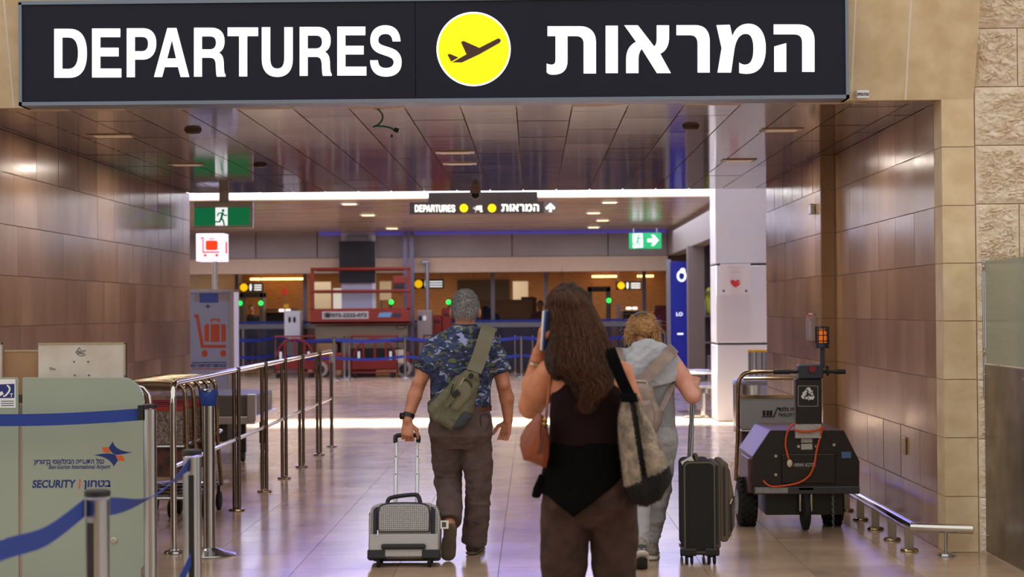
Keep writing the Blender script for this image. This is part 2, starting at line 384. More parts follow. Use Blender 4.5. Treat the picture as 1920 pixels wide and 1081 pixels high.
# room beyond: wood wall, warm
WOOD = mat('warm_wood_panel', (168, 124, 80), .45, var=.25, vscale=4, stretch=(1, 1, 6), c2=(142, 100, 62), bump=.05, bscale=60, bstretch=(.1, 1, 2))
DARKW = mat('dark_recess', (54, 42, 36), .6)
wr = S('wall_far', WOOD, ((-9.6, 58, 0), (8, 58.3, 3.5)))
S('ceiling_far', mat('far_ceiling', (170, 140, 104), .35, var=.2, vscale=2), ((-9.6, YF+.4, 2.95), (8, 62, 3.0)))
# white panelled column at the passage end
yc = 24.3; x0, x1 = aty(1344, 700, yc).x, 3.3
wc = S('column_white', mat('column_joint', (90, 92, 98), .6), ((x0+.02, yc+.02, 0), (x1, yc+.75, 4.6)))
COLW = mat('white_column_panel', (232, 236, 244), .28, var=.04, vscale=1)
zs = [0.01, aty(1390, 642, yc).z, aty(1390, 493, yc).z, 4.6]
for a, b in zip(zs, zs[1:]): MB().box((x0, yc, a), (x1, yc+.77, b-.03)).build('panel', COLW, wc, smooth=30, bevel=.01)
# lamps: violet light strip, an added purple one, downlights of the back hall, cove lights of the far room
PURP = glow('added_purple_strip', (96, 84, 255), 26)  # unseen strip added high up to tint the floor purple
tag(MB().box((-6.0, 30.43, 4.3), (4.5, 30.49, 4.42)).build('light_strip', PURP, smooth=0), 'unseen purple light strip added high on the white fascia', 'light strip')
tag(MB().box((-9.2, 30.42, 3.52), (3.6, 30.49, 3.78)).build('light_strip', glow('white_light_strip', (255, 255, 255), 2.2), smooth=0), 'long white light strip along the front edge of back hall ceiling', 'light strip')
PURP2 = glow('purple_led_dim', (96, 88, 215), .22)
tag(MB().box((aty(600, 432, YF).x, YF-.14, 3.44), (3.28, YF-.06, 3.49)).build('light_strip', PURP2, smooth=0), 'long violet LED strip under the back hall ceiling edge', 'light strip')
DOWN = glow('warm_downlight', (255, 222, 176), 2.2)
dl = [(1113, 398, 'just right of the hanging sign arrow'), (1113, 425, 'third of the column right of the hanging sign'), (735, 427, 'above the dark violet columns'), (1143, 378, 'nearest one right of the hanging sign'), (655, 381, 'nearest one left of the hanging sign'), (1130, 412, 'second of the column right of the hanging sign'), (690, 402, 'between the black screen and the hanging sign')]
for i, (x, y, lb) in enumerate(dl):
    p = fl(x, y, 3.5)
    if p.y > 42.6: p.y = 42.6
    t = thing('ceiling_light', 'small warm downlight in back hall ceiling, '+lb, 'light', (p.x, p.y, 3.47), 'back hall downlights')
    MB().box((p.x-.16, p.y-.16, 3.485), (p.x+.16, p.y+.16, 3.5)).build('frame', WHITEP, t, smooth=0)
    MB().box((p.x-.12, p.y-.12, 3.478), (p.x+.12, p.y+.12, 3.486)).build('diffuser', DOWN, t, smooth=0)
for x in (-7, -2.5, 2): area('hall_fill', (x, 37, 3.4), 3, 9, 185, (.78, .8, 1))  # broad unseen lights added to brighten and cool the back hall
COVE = glow('cove_light', (255, 190, 110), 5)
for a, b in ((470, 570), (1110, 1156), (1195, 1225)):
    p, q = aty(a, 525, 57.6), aty(b, 525, 57.6)
    tag(MB().box((p.x, 57.5, 2.62), (q.x, 57.6, 2.68)).build('cove_light', COVE, smooth=0), 'warm cove light strip over the far wooden wall, above x-ray lane' if a < 500 else ('warm cove light strip over the far wooden wall, beside the yellow-dot sign' if a < 1150 else 'short warm cove light at the far end of wooden wall'), 'light strip')
for x in (-6.5, -2, 2.5): area('far_room_light', (x, 52, 2.9), 3.5, 8, 150, (1, .8, .56))
# ================================================================= signs
GLY = {
 'D': (60, [[(0, 0), (28, 0), (50, 0, 60, 16, 60, 45.7), (60, 75, 50, 91.5, 28, 91.5), (0, 91.5)], [(14.7, 16), (26, 16), (38, 16, 44, 26, 44, 45.7), (44, 65, 38, 75, 26, 75), (14.7, 75)]]),
 'E': (54, [[(0, 0), (52, 0), (52, 16), (15, 16), (15, 36), (49, 36), (49, 52), (15, 52), (15, 75), (54, 75), (54, 91.5), (0, 91.5)]]),
 'P': (55, [[(0, 0), (30, 0), (46, 0, 55, 10, 55, 28), (55, 46, 46, 58.5, 30, 58.5), (15, 58.5), (15, 91.5), (0, 91.5)], [(15, 16), (28, 16), (36, 16, 40, 20, 40, 28.5), (40, 38, 36, 43, 28, 43), (15, 43)]]),
 'A': (66, [[(25, 0), (42, 0), (66, 91.5), (50, 91.5), (45, 73), (20, 73), (15, 91.5), (0, 91.5)], [(33.5, 22), (24.5, 57), (41.5, 57)]]),
 'R': (60, [[(0, 0), (33, 0), (49, 0, 58, 9, 58, 25), (58, 36, 54, 43, 47, 46.5), (54, 50, 56, 56, 56.5, 66), (57, 80, 57, 85, 60, 88), (60, 91.5), (43.5, 91.5), (42, 87, 42, 80, 41.5, 70), (41, 60, 38, 56, 30, 56), (15, 56), (15, 91.5), (0, 91.5)], [(15, 16), (30, 16), (38, 16, 42, 20, 42, 28), (42, 36, 38, 40.5, 30, 40.5), (15, 40.5)]]),
 'T': (57, [[(0, 0), (57, 0), (57, 16), (36.5, 16), (36.5, 91.5), (21.5, 91.5), (21.5, 16), (0, 16)]]),
 'U': (57, [[(0, 0), (15.5, 0), (15.5, 58), (15.5, 72, 20, 77.5, 28.5, 77.5), (37, 77.5, 41.5, 72, 41.5, 58), (41.5, 0), (57, 0), (57, 59), (57, 82, 46, 93, 28.5, 93), (11, 93, 0, 82, 0, 59)]]),
 'S': (58, [[(56, 28), (41.5, 28), (40.5, 18, 36, 14, 28.5, 14), (20, 14, 15, 18.5, 15, 25.5), (15, 31, 18, 34, 26, 36.5), (37, 40), (51, 44.5, 58, 53, 58, 67), (58, 85, 47, 94, 29, 94), (11, 94, .5, 84, 0, 63.5), (14.5, 63.5), (15, 74, 20, 78, 29, 78), (38, 78, 43.5, 74, 43.5, 67.5), (43.5, 61.5, 40, 58.5, 31, 55.5), (21, 52), (7, 47.5, .5, 39.5, .5, 25.5), (.5, 8, 12, -2, 28, -2), (45, -2, 55, 8, 56, 28)]]),
}
EN = [('D', 102, 163), ('E', 173, 227.5), ('P', 238, 293), ('A', 289, 355), ('R', 364, 423), ('T', 427, 484), ('U', 491, 549), ('R', 562, 622), ('E', 632.5, 687), ('S', 694, 753)]
HEB = [  # crop coordinates: origin x, list of closed paths (three pixels per photo pixel)
 (640, [[(1160, 148), (1345, 148), (1400, 148, 1432, 185, 1432, 235), (1432, 413), (1363, 413), (1363, 245), (1363, 215, 1345, 203, 1320, 203), (1272, 203), (1272, 340), (1272, 395, 1245, 420, 1190, 420), (1175, 420, 1160, 415, 1155, 405), (1155, 358), (1165, 362, 1175, 364, 1182, 364), (1198, 364, 1205, 355, 1205, 335), (1205, 203), (1160, 203)]]),
 (640, [[(1487, 145), (1555, 145), (1555, 411), (1487, 411)]]),
 (640, [[(1592, 143), (1668, 143), (1760, 262), (1772, 250, 1774, 235, 1774, 215), (1774, 143), (1843, 143), (1843, 210), (1843, 255, 1825, 290, 1793, 302), (1853, 411), (1775, 411), (1690, 275), (1676, 290, 1671, 310, 1671, 335), (1671, 411), (1602, 411), (1602, 335), (1602, 285, 1620, 255, 1658, 235)]]),
 (1280, [[(-35, 142), (70, 142), (125, 142, 152, 175, 152, 235), (152, 408), (84, 408), (84, 250), (84, 212, 70, 198, 40, 198), (-35, 198)]]),
 (1280, [[(190, 142), (265, 140), (279, 205), (295, 155, 330, 134, 370, 134), (430, 134, 467, 185, 467, 270), (467, 365, 430, 415, 360, 415), (345, 415, 330, 413, 318, 410), (318, 352), (328, 360, 338, 364, 350, 364), (385, 364, 398, 330, 398, 275), (398, 220, 385, 190, 355, 190), (315, 190, 297, 235, 290, 280), (272, 408), (196, 408), (219, 270)]]),
 (1280, [[(512, 138), (650, 138), (715, 138, 741, 175, 741, 230), (741, 404), (672, 404), (672, 240), (672, 205, 655, 193, 625, 193), (512, 193)], [(515, 262), (582, 243), (582, 404), (515, 404)]]),
]
PLANE = [[(1110, 516), (1205, 517), (1380, 435), (1575, 325), (1600, 308, 1602, 280, 1565, 278), (1380, 372), (1220, 302), (1197, 315), (1252, 437)], [(1062, 440), (1085, 432), (1170, 468), (1098, 508)]]
def sign_paths():
    """all letters of the big sign as photo-pixel paths"""
    out = []
    for ch, a, b in EN:
        w, ps = GLY[ch]; s = (b-a)/w; yt = 54.2-.0078*(a-102)
        out.append([[(a+x*s, yt+y) for x, y in bez(p)] for p in ps])
    for ox, ps in HEB: out.append([[(ox+x/3, y/3) for x, y in bez(p)] for p in ps])
    return out
PANEL = mat('sign_dark_panel', (28, 32, 46), .4, spec=.2, var=.06, vscale=3)
ALU = mat('blue_grey_aluminium', (118, 130, 146), .4, .5)
LETW = glow('backlit_white', (250, 250, 255), 1.15); LETY = glow('backlit_yellow', (232, 220, 0), .55)
BROWN = mat('sign_brown', (74, 44, 36), .5)
YB = 10.9
p0, p1 = aty(36, 197, YB), aty(1592, 186, YB); pt = aty(800, -2, YB)
X0, X1, ZB, ZT = p0.x, p1.x, (p0.z+p1.z)/2, pt.z
sg = thing('departures_sign', 'huge black lightbox sign reading DEPARTURES in white English and Hebrew letters above the passage', 'sign', ((X0+X1)/2, YB, ZB))
xm = aty(779, 100, YB).x
for a, b in ((X0+.02, xm-.0015), (xm+.0015, X1-.02)): MB().box((a, YB, ZB+.02), (b, YB+.16, ZT-.01)).build('face_panel', PANEL, sg, smooth=0)
for n, lo, hi in (('b', (X0, YB-.012, ZB), (X1, YB+.2, ZB+.022)), ('t', (X0, YB-.012, ZT-.014), (X1, YB+.2, ZT+.01)), ('l', (X0, YB-.012, ZB), (X0+.02, YB+.2, ZT)), ('r', (X1-.02, YB-.012, ZB), (X1, YB+.2, ZT))):
    MB().box(lo, hi).build('frame', ALU, sg, smooth=0)
for ps in sign_paths(): shape_px(ps, YB-.001, 'letter', LETW, sg, .004)
shape_px([circ(888, 92, 69.5, 64), circ(888, 92, 66.5, 64)], YB-.001, 'ring', LETW, sg, .004)
shape_px([circ(888, 92, 66.5, 64)], YB-.001, 'yellow_disc', LETY, sg, .003)
shape_px([[(640+x/5.333, 20+y/5.333) for x, y in bez(p)] for p in PLANE], YB-.0045, 'plane_symbol', BROWN, sg, .002)
# inventory sticker on the lintel
p = aty(1603, 186, 11.19); q = aty(1629, 169, 11.13)
st = tag(MB().box((p.x, 11.12, p.z), (q.x, 11.17, q.z)).build('sticker', WHITEP, smooth=0), 'small white number sticker on stone lintel beside the big sign', 'sticker')
text_box('EPP50/1/F258', p.x+.003, (p.z+q.z)/2-.012, q.x-.003, (p.z+q.z)/2+.008, 11.119, 'lettering', BLACKP, st, .02, .001)
# hanging sign of the back hall
YH = 30.29
def hp(x, y): return aty(x, y, YH)
a, b = hp(768, 401), hp(1043, 377)
hs = thing('hanging_sign', 'long slim dark hanging sign with DEPARTURES, two yellow dots and an up arrow', 'sign', ((a.x+b.x)/2, YH, a.z))
xe = hp(1020, 390).x
DKG = mat('sign_dark_grey', (62, 56, 52), .5); MDG = mat('sign_mid_grey', (112, 108, 106), .5)
MB().box((a.x, YH, a.z), (xe, YH+.12, b.z)).build('panel', DKG, hs, smooth=0)
MB().box((xe, YH, a.z), (b.x, YH+.12, b.z)).build('arrow_panel', MDG, hs, smooth=0)
MB().box((hp(803, 380).x, YH+.03, b.z), (hp(1008, 380).x, YH+.129, 3.6)).build('bracket', DKG, hs, smooth=0)
sp = sign_paths(); WG = glow('sign_white', (255, 250, 240), 1.3); YG = glow('sign_yellow', (255, 214, 0), 1.0)
def remap(ps, sx0, sx1, dx0, dx1, ty0, ty1, dy0, dy1, slope=-.0078):
    return [[(dx0+(x-sx0)/(sx1-sx0)*(dx1-dx0), dy0+((y-slope*(x-102))-ty0)/(ty1-ty0)*(dy1-dy0)) for x, y in p] for p in ps]
for ps in sp[:10]: shape_px(remap(ps, 102, 753, 778, 853.5, 54, 146, 384, 397), YH, 'letter', WG, hs, .01)
for ps in sp[10:]: shape_px(remap(ps, 1024, 1527, 940, 1010.5, 56, 147, 382.5, 396), YH, 'letter', WG, hs, .01)
for cx in (869.7, 922.5): shape_px([circ(cx, 390, 7.6)], YH, 'yellow_disc', YG, hs, .01)
text_px('\ufec9\ufefc\ufed7\ufe87', 886.5, 385, 906, 398, YH, 'lettering', WG, hs, .03, .01)
shape_px([bez([(1032, 380.5), (1041, 389), (1038.5, 393), (1034.5, 388.5), (1034.5, 397), (1029.5, 397), (1029.5, 388.5), (1025, 393), (1022.5, 389)])], YH, 'arrow', WG, hs, .01)
# exit signs
GREEN = glow('exit_green', (8, 112, 68), .55); GREEN2 = glow('exit_green_bright', (10, 140, 80), .9); EXW = glow('exit_white', (235, 238, 240), .8)
FRAMEW = mat('warm_white_frame', (222, 218, 208), .5)
def runner(cx, cy, h, Y, m, parent, th=.004, sx=1):
    """running figure drawn as thick limbs; h is figure height in pixels"""
    paths = []
    def seg(p, q, w):
        d = Vector((q[0]-p[0], q[1]-p[1])); n = Vector((-d.y, d.x)).normalized()*w/2; e = d.normalized()*w*.3
        paths.append([(p[0]+n.x-e.x, p[1]+n.y-e.y), (q[0]+n.x+e.x, q[1]+n.y+e.y), (q[0]-n.x+e.x, q[1]-n.y+e.y), (p[0]-n.x-e.x, p[1]-n.y-e.y)])
    P = lambda u, v: (cx+sx*u*h, cy+v*h)
    segs = [((.04, -.28), (-.03, .05), .13), ((.02, -.28), (-.2, -.26), .07), ((-.2, -.26), (-.26, -.1), .07), ((.04, -.27), (.16, -.12), .07), ((.16, -.12), (.3, -.14), .07),
            ((-.02, .04), (.1, .22), .1), ((.1, .22), (.14, .46), .085), ((-.04, .04), (-.14, .26), .1), ((-.14, .26), (-.38, .26), .08)]
    mb = []
    for a_, b_, w in segs: seg(P(*a_), P(*b_), w*h)
    paths.append(circ(*P(.08, -.42), .085*h, 18))
    for i, pth in enumerate(paths): mb.append(fill2d([[(x, -y) for x, y in pth]]))
    v = []; f = []
    for vv, ff in mb:
        n = len(v); v += vv; f += [tuple(i+n for i in q) for q in ff]
    return flat((v, f), lambda u, w: aty(u, -w, Y), th, 'running_figure', m, parent)
YE = 19.0
a, b = aty(364, 428, YE), aty(473.5, 377, YE)
ex = thing('exit_sign', 'long green exit sign with running figure, beside the tiled passage wall', 'sign', ((a.x+b.x)/2, YE, a.z))
MB().box((max(a.x, XL+.01), YE, a.z), (b.x, YE+.09, b.z)).build('frame', FRAMEW, ex, smooth=0, bevel=.006)
MB().box(((a.x+b.x)/2-.05, YE+.03, b.z), ((a.x+b.x)/2+.05, YE+.07, ZC)).build('bracket', FRAMEW, ex, smooth=0)
shape_px([[(364.5, 389.5), (404, 389), (404, 422.5), (364.5, 423)]], YE, 'green_panel', GREEN, ex, .005)
shape_px([[(427, 388.8), (468.5, 388.3), (468.5, 422), (427, 422.3)]], YE, 'green_panel', GREEN, ex, .005)
shape_px([[(404, 389), (427, 388.8), (427, 422.3), (404, 422.5)]], YE, 'white_panel', EXW, ex, .005)
runner(416, 407.5, 31, YE-.005, GREEN, ex)
YE = 40.0
a, b = aty(1180, 466, YE), aty(1240, 436, YE)
ex = thing('exit_sign', 'green exit sign with white arrow pointing right, hung in back hall', 'sign', ((a.x+b.x)/2, YE, a.z))
MB().box((a.x, YE, a.z), (b.x, YE+.08, b.z)).build('green_panel', GREEN2, ex, smooth=0)
for x in (a.x+.1, b.x-.1): MB().cyl((x, YE+.04, b.z), (x, YE+.04, 3.5), .008, n=8).build('rod', STEEL, ex)
shape_px([[(1186.5, 438), (1204.5, 437.5), (1205.5, 463.5), (1186.5, 464.5)]], YE, 'white_panel', EXW, ex, .01)
runner(1196, 451, 24, YE-.011, GREEN2, ex, .006)
shape_px([bez([(1214, 447.5), (1225, 447), (1221, 440), (1226, 440), (1235, 450), (1226, 460.5), (1221, 460.5), (1225, 453.5), (1214, 453.5)])], YE, 'arrow', EXW, ex, .01)
# passage ceiling fittings
LIGHTG = mat('lamp_diffuser', (226, 200, 168), .4, emit=.12)
for i, (x, y, w, lb) in enumerate(((212, 254, .34, 'far left of the passage ceiling, above the tiled wall'), (350, 308, .3, 'second on the left of passage ceiling, near the exit sign'), (853, 285, .32, 'front one of the middle pair in passage ceiling'), (862, 306, .3, 'rear one of the middle pair in passage ceiling'), (1465, 243, .3, 'near right side of the passage ceiling'), (1385, 300, .3, 'rear right side of the passage ceiling'))):
    p = fl(x, y, ZC)
    t = thing('ceiling_light', 'slim recessed rectangular lamp, '+lb, 'light', (p.x, p.y, ZC-.012))
    MB().box((p.x-w/2, p.y-.11, ZC-.006), (p.x+w/2, p.y+.11, ZC+.0)).build('frame', mat('bronze_trim', (150, 120, 92), .35, .6), t, smooth=0)
    MB().box((p.x-w/2+.04, p.y-.07, ZC-.011), (p.x+w/2-.04, p.y+.07, ZC-.006)).build('diffuser', LIGHTG, t, smooth=0)
    area('passage_lamp', (p.x, p.y, ZC-.02), w-.06, .14, 9, (1, .89, .76))
DET = mat('brown_detector', (70, 50, 42), .5)
for i, (x, y, lb) in enumerate(((362, 243, 'on the left of the passage ceiling'), (488, 308, 'behind the left ceiling lamps'), (1295, 236, 'on the right of the passage ceiling'))):
    p = fl(x, y, ZC)
    tag(MB().lathe((p.x, p.y, ZC-.03), [(.02, 0), (.05, .005), (.062, .02), (.062, .03)], 20).build('smoke_detector', DET), 'small dark round smoke detector '+lb, 'smoke detector')
p = fl(890, 351, ZC); p.y = 19.0
t = thing('security_camera', 'small dome security camera under the far edge of passage ceiling', 'camera', (p.x, p.y, ZC-.12))
MB().lathe((p.x, p.y, ZC-.05), [(.055, 0), (.06, .01), (.06, .05)], 20).build('housing', TAUPE, t)
MB().ball((p.x, p.y, ZC-.055), (.05, .05, .06)).build('dome', mat('smoked_dome', (30, 28, 28), .08), t, smooth=180)
# green cable hanging from the ceiling
YC_ = 11.9
pts = [aty(x, y, YC_) for x, y in ((713, 199), (717, 208), (718.5, 217), (716, 226), (710, 233), (702, 237), (699, 237.5), (708, 236), (722, 237), (733, 240), (740, 244))]
pts = [Vector((pts[0].x-.01, YC_, ZC))]+pts
gc = thing('dangling_cable', 'loose green cable with black plug dangling from the passage ceiling', 'cable', tuple(pts[0]))
MB().tube(pts, .006, 8).build('cable', mat('green_cable', (22, 98, 74), .5), gc, smooth=180)
e = pts[-1]; MB().cbox(e+Vector((.012, 0, 0)), (.03, .03, .03), (0, .3, 0)).cbox(e+Vector((-.02, 0, -.04)), (.014, .02, .02)).build('plug', BLACKP, gc, smooth=0)
# ================================================================= security counter on the left
PGLASS = mat('pale_green_glass', (150, 162, 150), .06, spec=.6, coat=.6, var=.04, vscale=2)
EDGEG = mat('glass_edge', (120, 150, 138), .2)
NAVY = mat('navy_print', (28, 44, 112), .5); ORNG = mat('orange_print', (206, 88, 34), .5); PRW = mat('white_print', (228, 230, 232), .5)
GREYT = mat('grey_print', (70, 74, 84), .6)
YG_ = 10.0
def gp(x, y): return aty(x, y, YG_)
lo = gp(-230, 900); hi = gp(262, 900)
sc_ = thing('security_counter', 'security counter with pale green glass front bearing blue and orange airport lettering', 'counter', ((lo.x+hi.x)/2, 10.3, 0))
def glass_panel(path):
    P = [gp(x, y) for x, y in path]
    for p in P:
        if p.z < .05: p.z = .03
    b = MB().prism([(p.x, YG_, p.z) for p in P], (0, 1, 0), .014); return b.build('glass_panel', PGLASS, sc_, smooth=30, bevel=.002)
glass_panel(bez([(42, 1160), (42, 709), (44, 707), (228, 707), (252, 708, 268, 724, 271, 752), (272.5, 1054), (263, 1068), (263, 1160)], 8))
glass_panel([(-230, 1160), (-230, 708), (31, 707), (34, 710), (35.5, 1160)])
a, b = gp(34.5, 900), gp(41.5, 755); MB().box((a.x, YG_+.01, 0), (b.x+.005, YG_+.05, b.z)).build('divider_post', STEEL, sc_, smooth=0)
MB().box((lo.x, YG_+.06, 0), (aty(248, 900, 10.75).x, 10.75, gp(40, 740).z)).build('desk_body', mat('counter_body', (128, 110, 96), .6), sc_, smooth=0)
BOARDW = mat('scuffed_white_board', (206, 200, 192), .5, var=.12, vscale=6, c2=(188, 176, 162)); BOARDB = mat('tan_board', (164, 126, 92), .6, var=.1)
for nm, m_, x0_, x1_, y0_, y1_, Yb in (('side_board', BOARDW, 72, 235, 642, 712, 10.2), ('tan_board', BOARDB, 3.5, 72, 656, 770, 10.24), ('side_board', BOARDW, -90, 2, 643, 712, 10.2)):
    p, q = aty(x0_, y1_, Yb), aty(x1_, y0_, Yb); bo = MB().box((p.x, Yb, p.z-.12), (q.x, Yb+.03, q.z)).build(nm, m_, sc_, smooth=0)
    MB().box((p.x, Yb-.004, q.z-.008), (q.x, Yb+.034, q.z+.002)).build('edge_trim', CHROME, bo, smooth=0)
    if x0_ == 72: wb_ = bo; MB().box((q.x-.008, Yb-.004, p.z-.1), (q.x+.002, Yb+.034, q.z)).build('edge_trim', CHROME, bo, smooth=0)
# scribble and screw holes on the white board
k = 4.157
scr = MB()
pts = [(590, 85), (620, 45), (635, 75), (668, 65), (640, 90), (668, 100), (635, 112), (600, 98), (630, 80), (600, 72), (650, 95), (588, 85)]
scr.tube([aty(x/k, 640+y/k, 10.197) for x, y in pts], .0018, 5)
scr.tube([aty(x/k, 640+y/k, 10.197) for x, y in ((388, 200), (392, 222), (390, 200), (405, 200), (400, 222), (412, 208), (418, 222), (424, 208), (432, 220))], .0014, 5)
for x, y in ((578, 156), (688, 156), (584, 262), (694, 262)): scr.cyl(aty(x/k, 640+y/k, 10.201), aty(x/k, 640+y/k, 10.201)+Vector((0, -.004, 0)), .005, n=8)
scr.build('scribble', GREYT, wb_, smooth=0)
for x, y in ((212, 785), (52, 787), (214, 1012), (8, 1014), (9, 787)):
    p = gp(x, y); MB().cyl((p.x, YG_-.012, p.z), (p.x, YG_+.004, p.z), .017, .017, 20).build('bolt', CHROME, sc_, smooth=30, bevel=.003)
def kc(p): return [(x/k, 640+y/k) for x, y in bez(p)]
shape_px([kc([(880, 778), (890, 832, 950, 857, 1032, 862), (975, 874, 930, 881, 905, 881), (880, 870), (862, 850), (848, 826)])], YG_, 'logo_blade', NAVY, sc_, .001)
shape_px([kc([(735, 885), (800, 868, 870, 866, 900, 882), (919, 926), (886, 973), (872, 932, 825, 893, 735, 885)])], YG_, 'logo_blade', NAVY, sc_, .001)
shape_px([kc([(795, 823), (845, 823), (862, 864), (810, 862)])], YG_, 'logo_square', ORNG, sc_, .001)
shape_px([kc([(905, 886), (955, 887), (975, 930), (925, 928)])], YG_, 'logo_square', ORNG, sc_, .001)
text_px('נמל התעופה הבינלאומי בן־גוריון'[::-1], 63, 859, 194, 872, YG_, 'lettering', NAVY, sc_, .03, .001, slant=.12)
text_px('Ben-Gurion International Airport', 91, 870, 206, 881, YG_, 'lettering', NAVY, sc_, .016, .001, slant=.15)
text_px('SECURITY', 60, 899, 141, 914, YG_, 'lettering', NAVY, sc_, .03, .001, slant=.12)
text_px('בטחון'[::-1], 156, 899.5, 207, 917, YG_, 'lettering', NAVY, sc_, .035, .001, slant=.1)
shape_px([[(149, 898), (151.5, 898), (149.5, 916), (147, 916)]], YG_, 'bar', ORNG, sc_, .001)
card = shape_px([[(-22, 711), (29, 710.5), (29.5, 764), (-22, 764)]], YG_, 'hearing_loop_card', mat('white_card', (224, 226, 232), .4), sc_, .002)
shape_px([[(-18, 721), (27, 719), (27, 745.5), (-18, 746)]], YG_-.0022, 'blue_field', NAVY, card, .001)
shape_px([bez([(13, 721), (20, 722, 22, 730, 17, 736), (13, 741, 11, 744, 6, 743.5), (6, 741), (10, 741, 11, 738, 14, 735), (18, 730, 17, 725, 12, 723)])], YG_-.0034, 'ear_symbol', PRW, card, .001)
shape_px([[(-4, 736), (4, 733), (7, 738), (-1, 743)]], YG_-.0034, 'ear_symbol', PRW, card, .001)
text_px('T', 19, 737, 24, 744, YG_-.0034, 'lettering', PRW, card, .03, .001)
for yy in (751, 755, 759): shape_px([[(2, yy), (26, yy-.2), (26, yy+1.3), (2, yy+1.5)]], YG_-.0022, 'print_line', GREYT, card, .0008)
# ----------------------------------------------------------------- stanchions
def stanchion(x, y, h, label, r=.037, base=True, group=None, cap='black', name='barrier_post', slot=True, flat_=True):
    t = thing(name, label, 'barrier post', (x, y, 0), group)
    if base: MB().lathe((x, y, 0), [(.168, 0), (.17, .006), (.165, .012), (.1, .03), (r+.012, .045), (r+.006, .05), (r, .052)], 36).build('base', STEEL, t, smooth=30)
    MB().cyl((x, y, .05 if base else 0), (x, y, h-.03), r, r, 28).build('post', STEEL, t, smooth=40)
    hd = MB().lathe((x, y, h-.1), [(r*.99, 0), (r*1.0, .08), (r*1.12, .082), (r*1.12, .096), (r*.9, .1)] if cap == 'yellow' else [(r*1.0, .078), (r*1.1, .08), (r*1.1, .096), (r*.9, .1)], 28) if cap != 'plain' else MB().lathe((x, y, h-.03), [(r*1.02, 0), (r*1.02, .025), (r*.8, .03)], 28)
    hd.build('head', {'black': BLACKP, 'plain': STEEL, 'yellow': mat('yellow_plastic', (244, 196, 20), .45)}[cap], t, smooth=30)
    return t
def slot_strip(t, x, y, h, r, ang):
    d = Vector((math.cos(ang), math.sin(ang), 0)); n = Vector((-d.y, d.x, 0)); c = Vector((x, y, 0))+d*(r-.001)
    MB().prism([c-n*.011+Vector((0, 0, .06)), c+n*.011+Vector((0, 0, .06)), c+n*.011+Vector((0, 0, h-.1)), c-n*.011+Vector((0, 0, h-.1))], d, .004).build('slot', BLACKP, t, smooth=0)
def belt(label, pts, w=.05, tw=None, m=BELTB, group=None, t=.003):
    """belt strap; pts centre line, tw optional width vectors"""
    b = MB().ribbon(pts, tw if tw else [Vector((0, 0, w))]*len(pts), t)
    return tag(b.build('barrier_belt', m, smooth=40), label, 'barrier belt', group)
def interp(P, n):
    """catmull-rom through points"""
    P = [Vector(p) for p in P]; out = []
    for i in range(len(P)-1):
        a, b, c, d = P[max(i-1, 0)], P[i], P[i+1], P[min(i+2, len(P)-1)]
        for k in range(n):
            t = k/n; out.append(.5*((2*b)+(c-a)*t+(2*a-5*b+4*c-d)*t*t+(3*b-a-3*c+d)*t**3))
    return out+[P[-1]]
p = aty(182.5, 917, 5.5); A = stanchion(p.x, 5.5, p.z, 'blurred steel barrier post nearest the viewer, in front of the counter'); slot_strip(A, p.x, 5.5, p.z, .037, math.radians(-112)); PA = p
p = aty(360, 842, 7.06); B_ = stanchion(p.x, 7.06, p.z, 'blurred steel barrier post with dark slot, second nearest the viewer'); slot_strip(B_, p.x, 7.06, p.z, .037, math.radians(-85)); PB = p
p = aty(281, 757, 9.72); C_ = stanchion(p.x, 9.72, p.z, 'tall steel barrier post at the right edge of the counter glass'); PC = p
MB().box((p.x-.062, 9.69, p.z-.085), (p.x-.03, 9.75, p.z-.005)).build('belt_clip', BLACKP, C_, smooth=0, bevel=.003)
p = fl(393, 1040); h = aty(392, 735, p.y).z
D_ = stanchion(p.x, p.y, h+.02, 'steel barrier post with round base and blue belt wrapped over its top', cap='plain', r=.038)
bl = MB(); cx, cy = p.x, p.y
n = 28; ringv = []
for zz_, rr in ((h-.085, .046), (h-.08, .05), (h-.02, .056), (h+.01, .054), (h+.012, .05), (h-.02, .044)):
    ringv.append([(cx+rr*math.cos(2*math.pi*i/n), cy+rr*math.sin(2*math.pi*i/n), zz_+.012*math.cos(2*math.pi*i/n*2)*(zz_ > h-.03)) for i in range(n)])
vs = [v for r_ in ringv for v in r_]; fs = [(i*n+k_, i*n+(k_+1) % n, (i+1)*n+(k_+1) % n, (i+1)*n+k_) for i in range(5) for k_ in range(n)]
bl.add(vs, fs).build('wrapped_belt', BELTB, D_, smooth=60)
# belts of the near posts
p0 = aty(268, 776, 9.72); p1 = aty(-60, 787, 9.6)
bt = belt('blue airport barrier belt crossing the glass front of the counter', [p1.lerp(p0, i/12)-Vector((0, 0, .012*math.sin(math.pi*i/12))) for i in range(13)], .066)
text_px('נמל התעופה'[::-1], -4, 777.5, 38, 783, 9.69, 'lettering', PRW, bt, .02, .0008)
text_px('GURION INTERNATIONAL AIRPORT', -10, 785.5, 64, 789, 9.69, 'lettering', PRW, bt, .0, .0008)
shape_px([[(x, y) for x, y in ((46, 774), (47.5, 777.5), (52, 779), (47.5, 780.5), (46, 784), (44.5, 780.5), (40, 779), (44.5, 777.5))]], 9.69, 'star_mark', PRW, bt, .0008)
q0 = aty(0, 1032, 4.6); q1 = Vector((PA.x-.036, 5.48, PA.z-.055))
pts = interp([q0+(q0-q1)*.5, q0, q0.lerp(q1, .5)-Vector((0, 0, .025)), q1], 6)
belt('blurred blue barrier belt sloping out of frame from the nearest post', pts, .055)
q0 = Vector((PA.x+.036, 5.52, PA.z-.055)); q1 = Vector((PB.x-.01, 7.06-.037, PB.z-.06)); n = 16; pts = []; tws = []
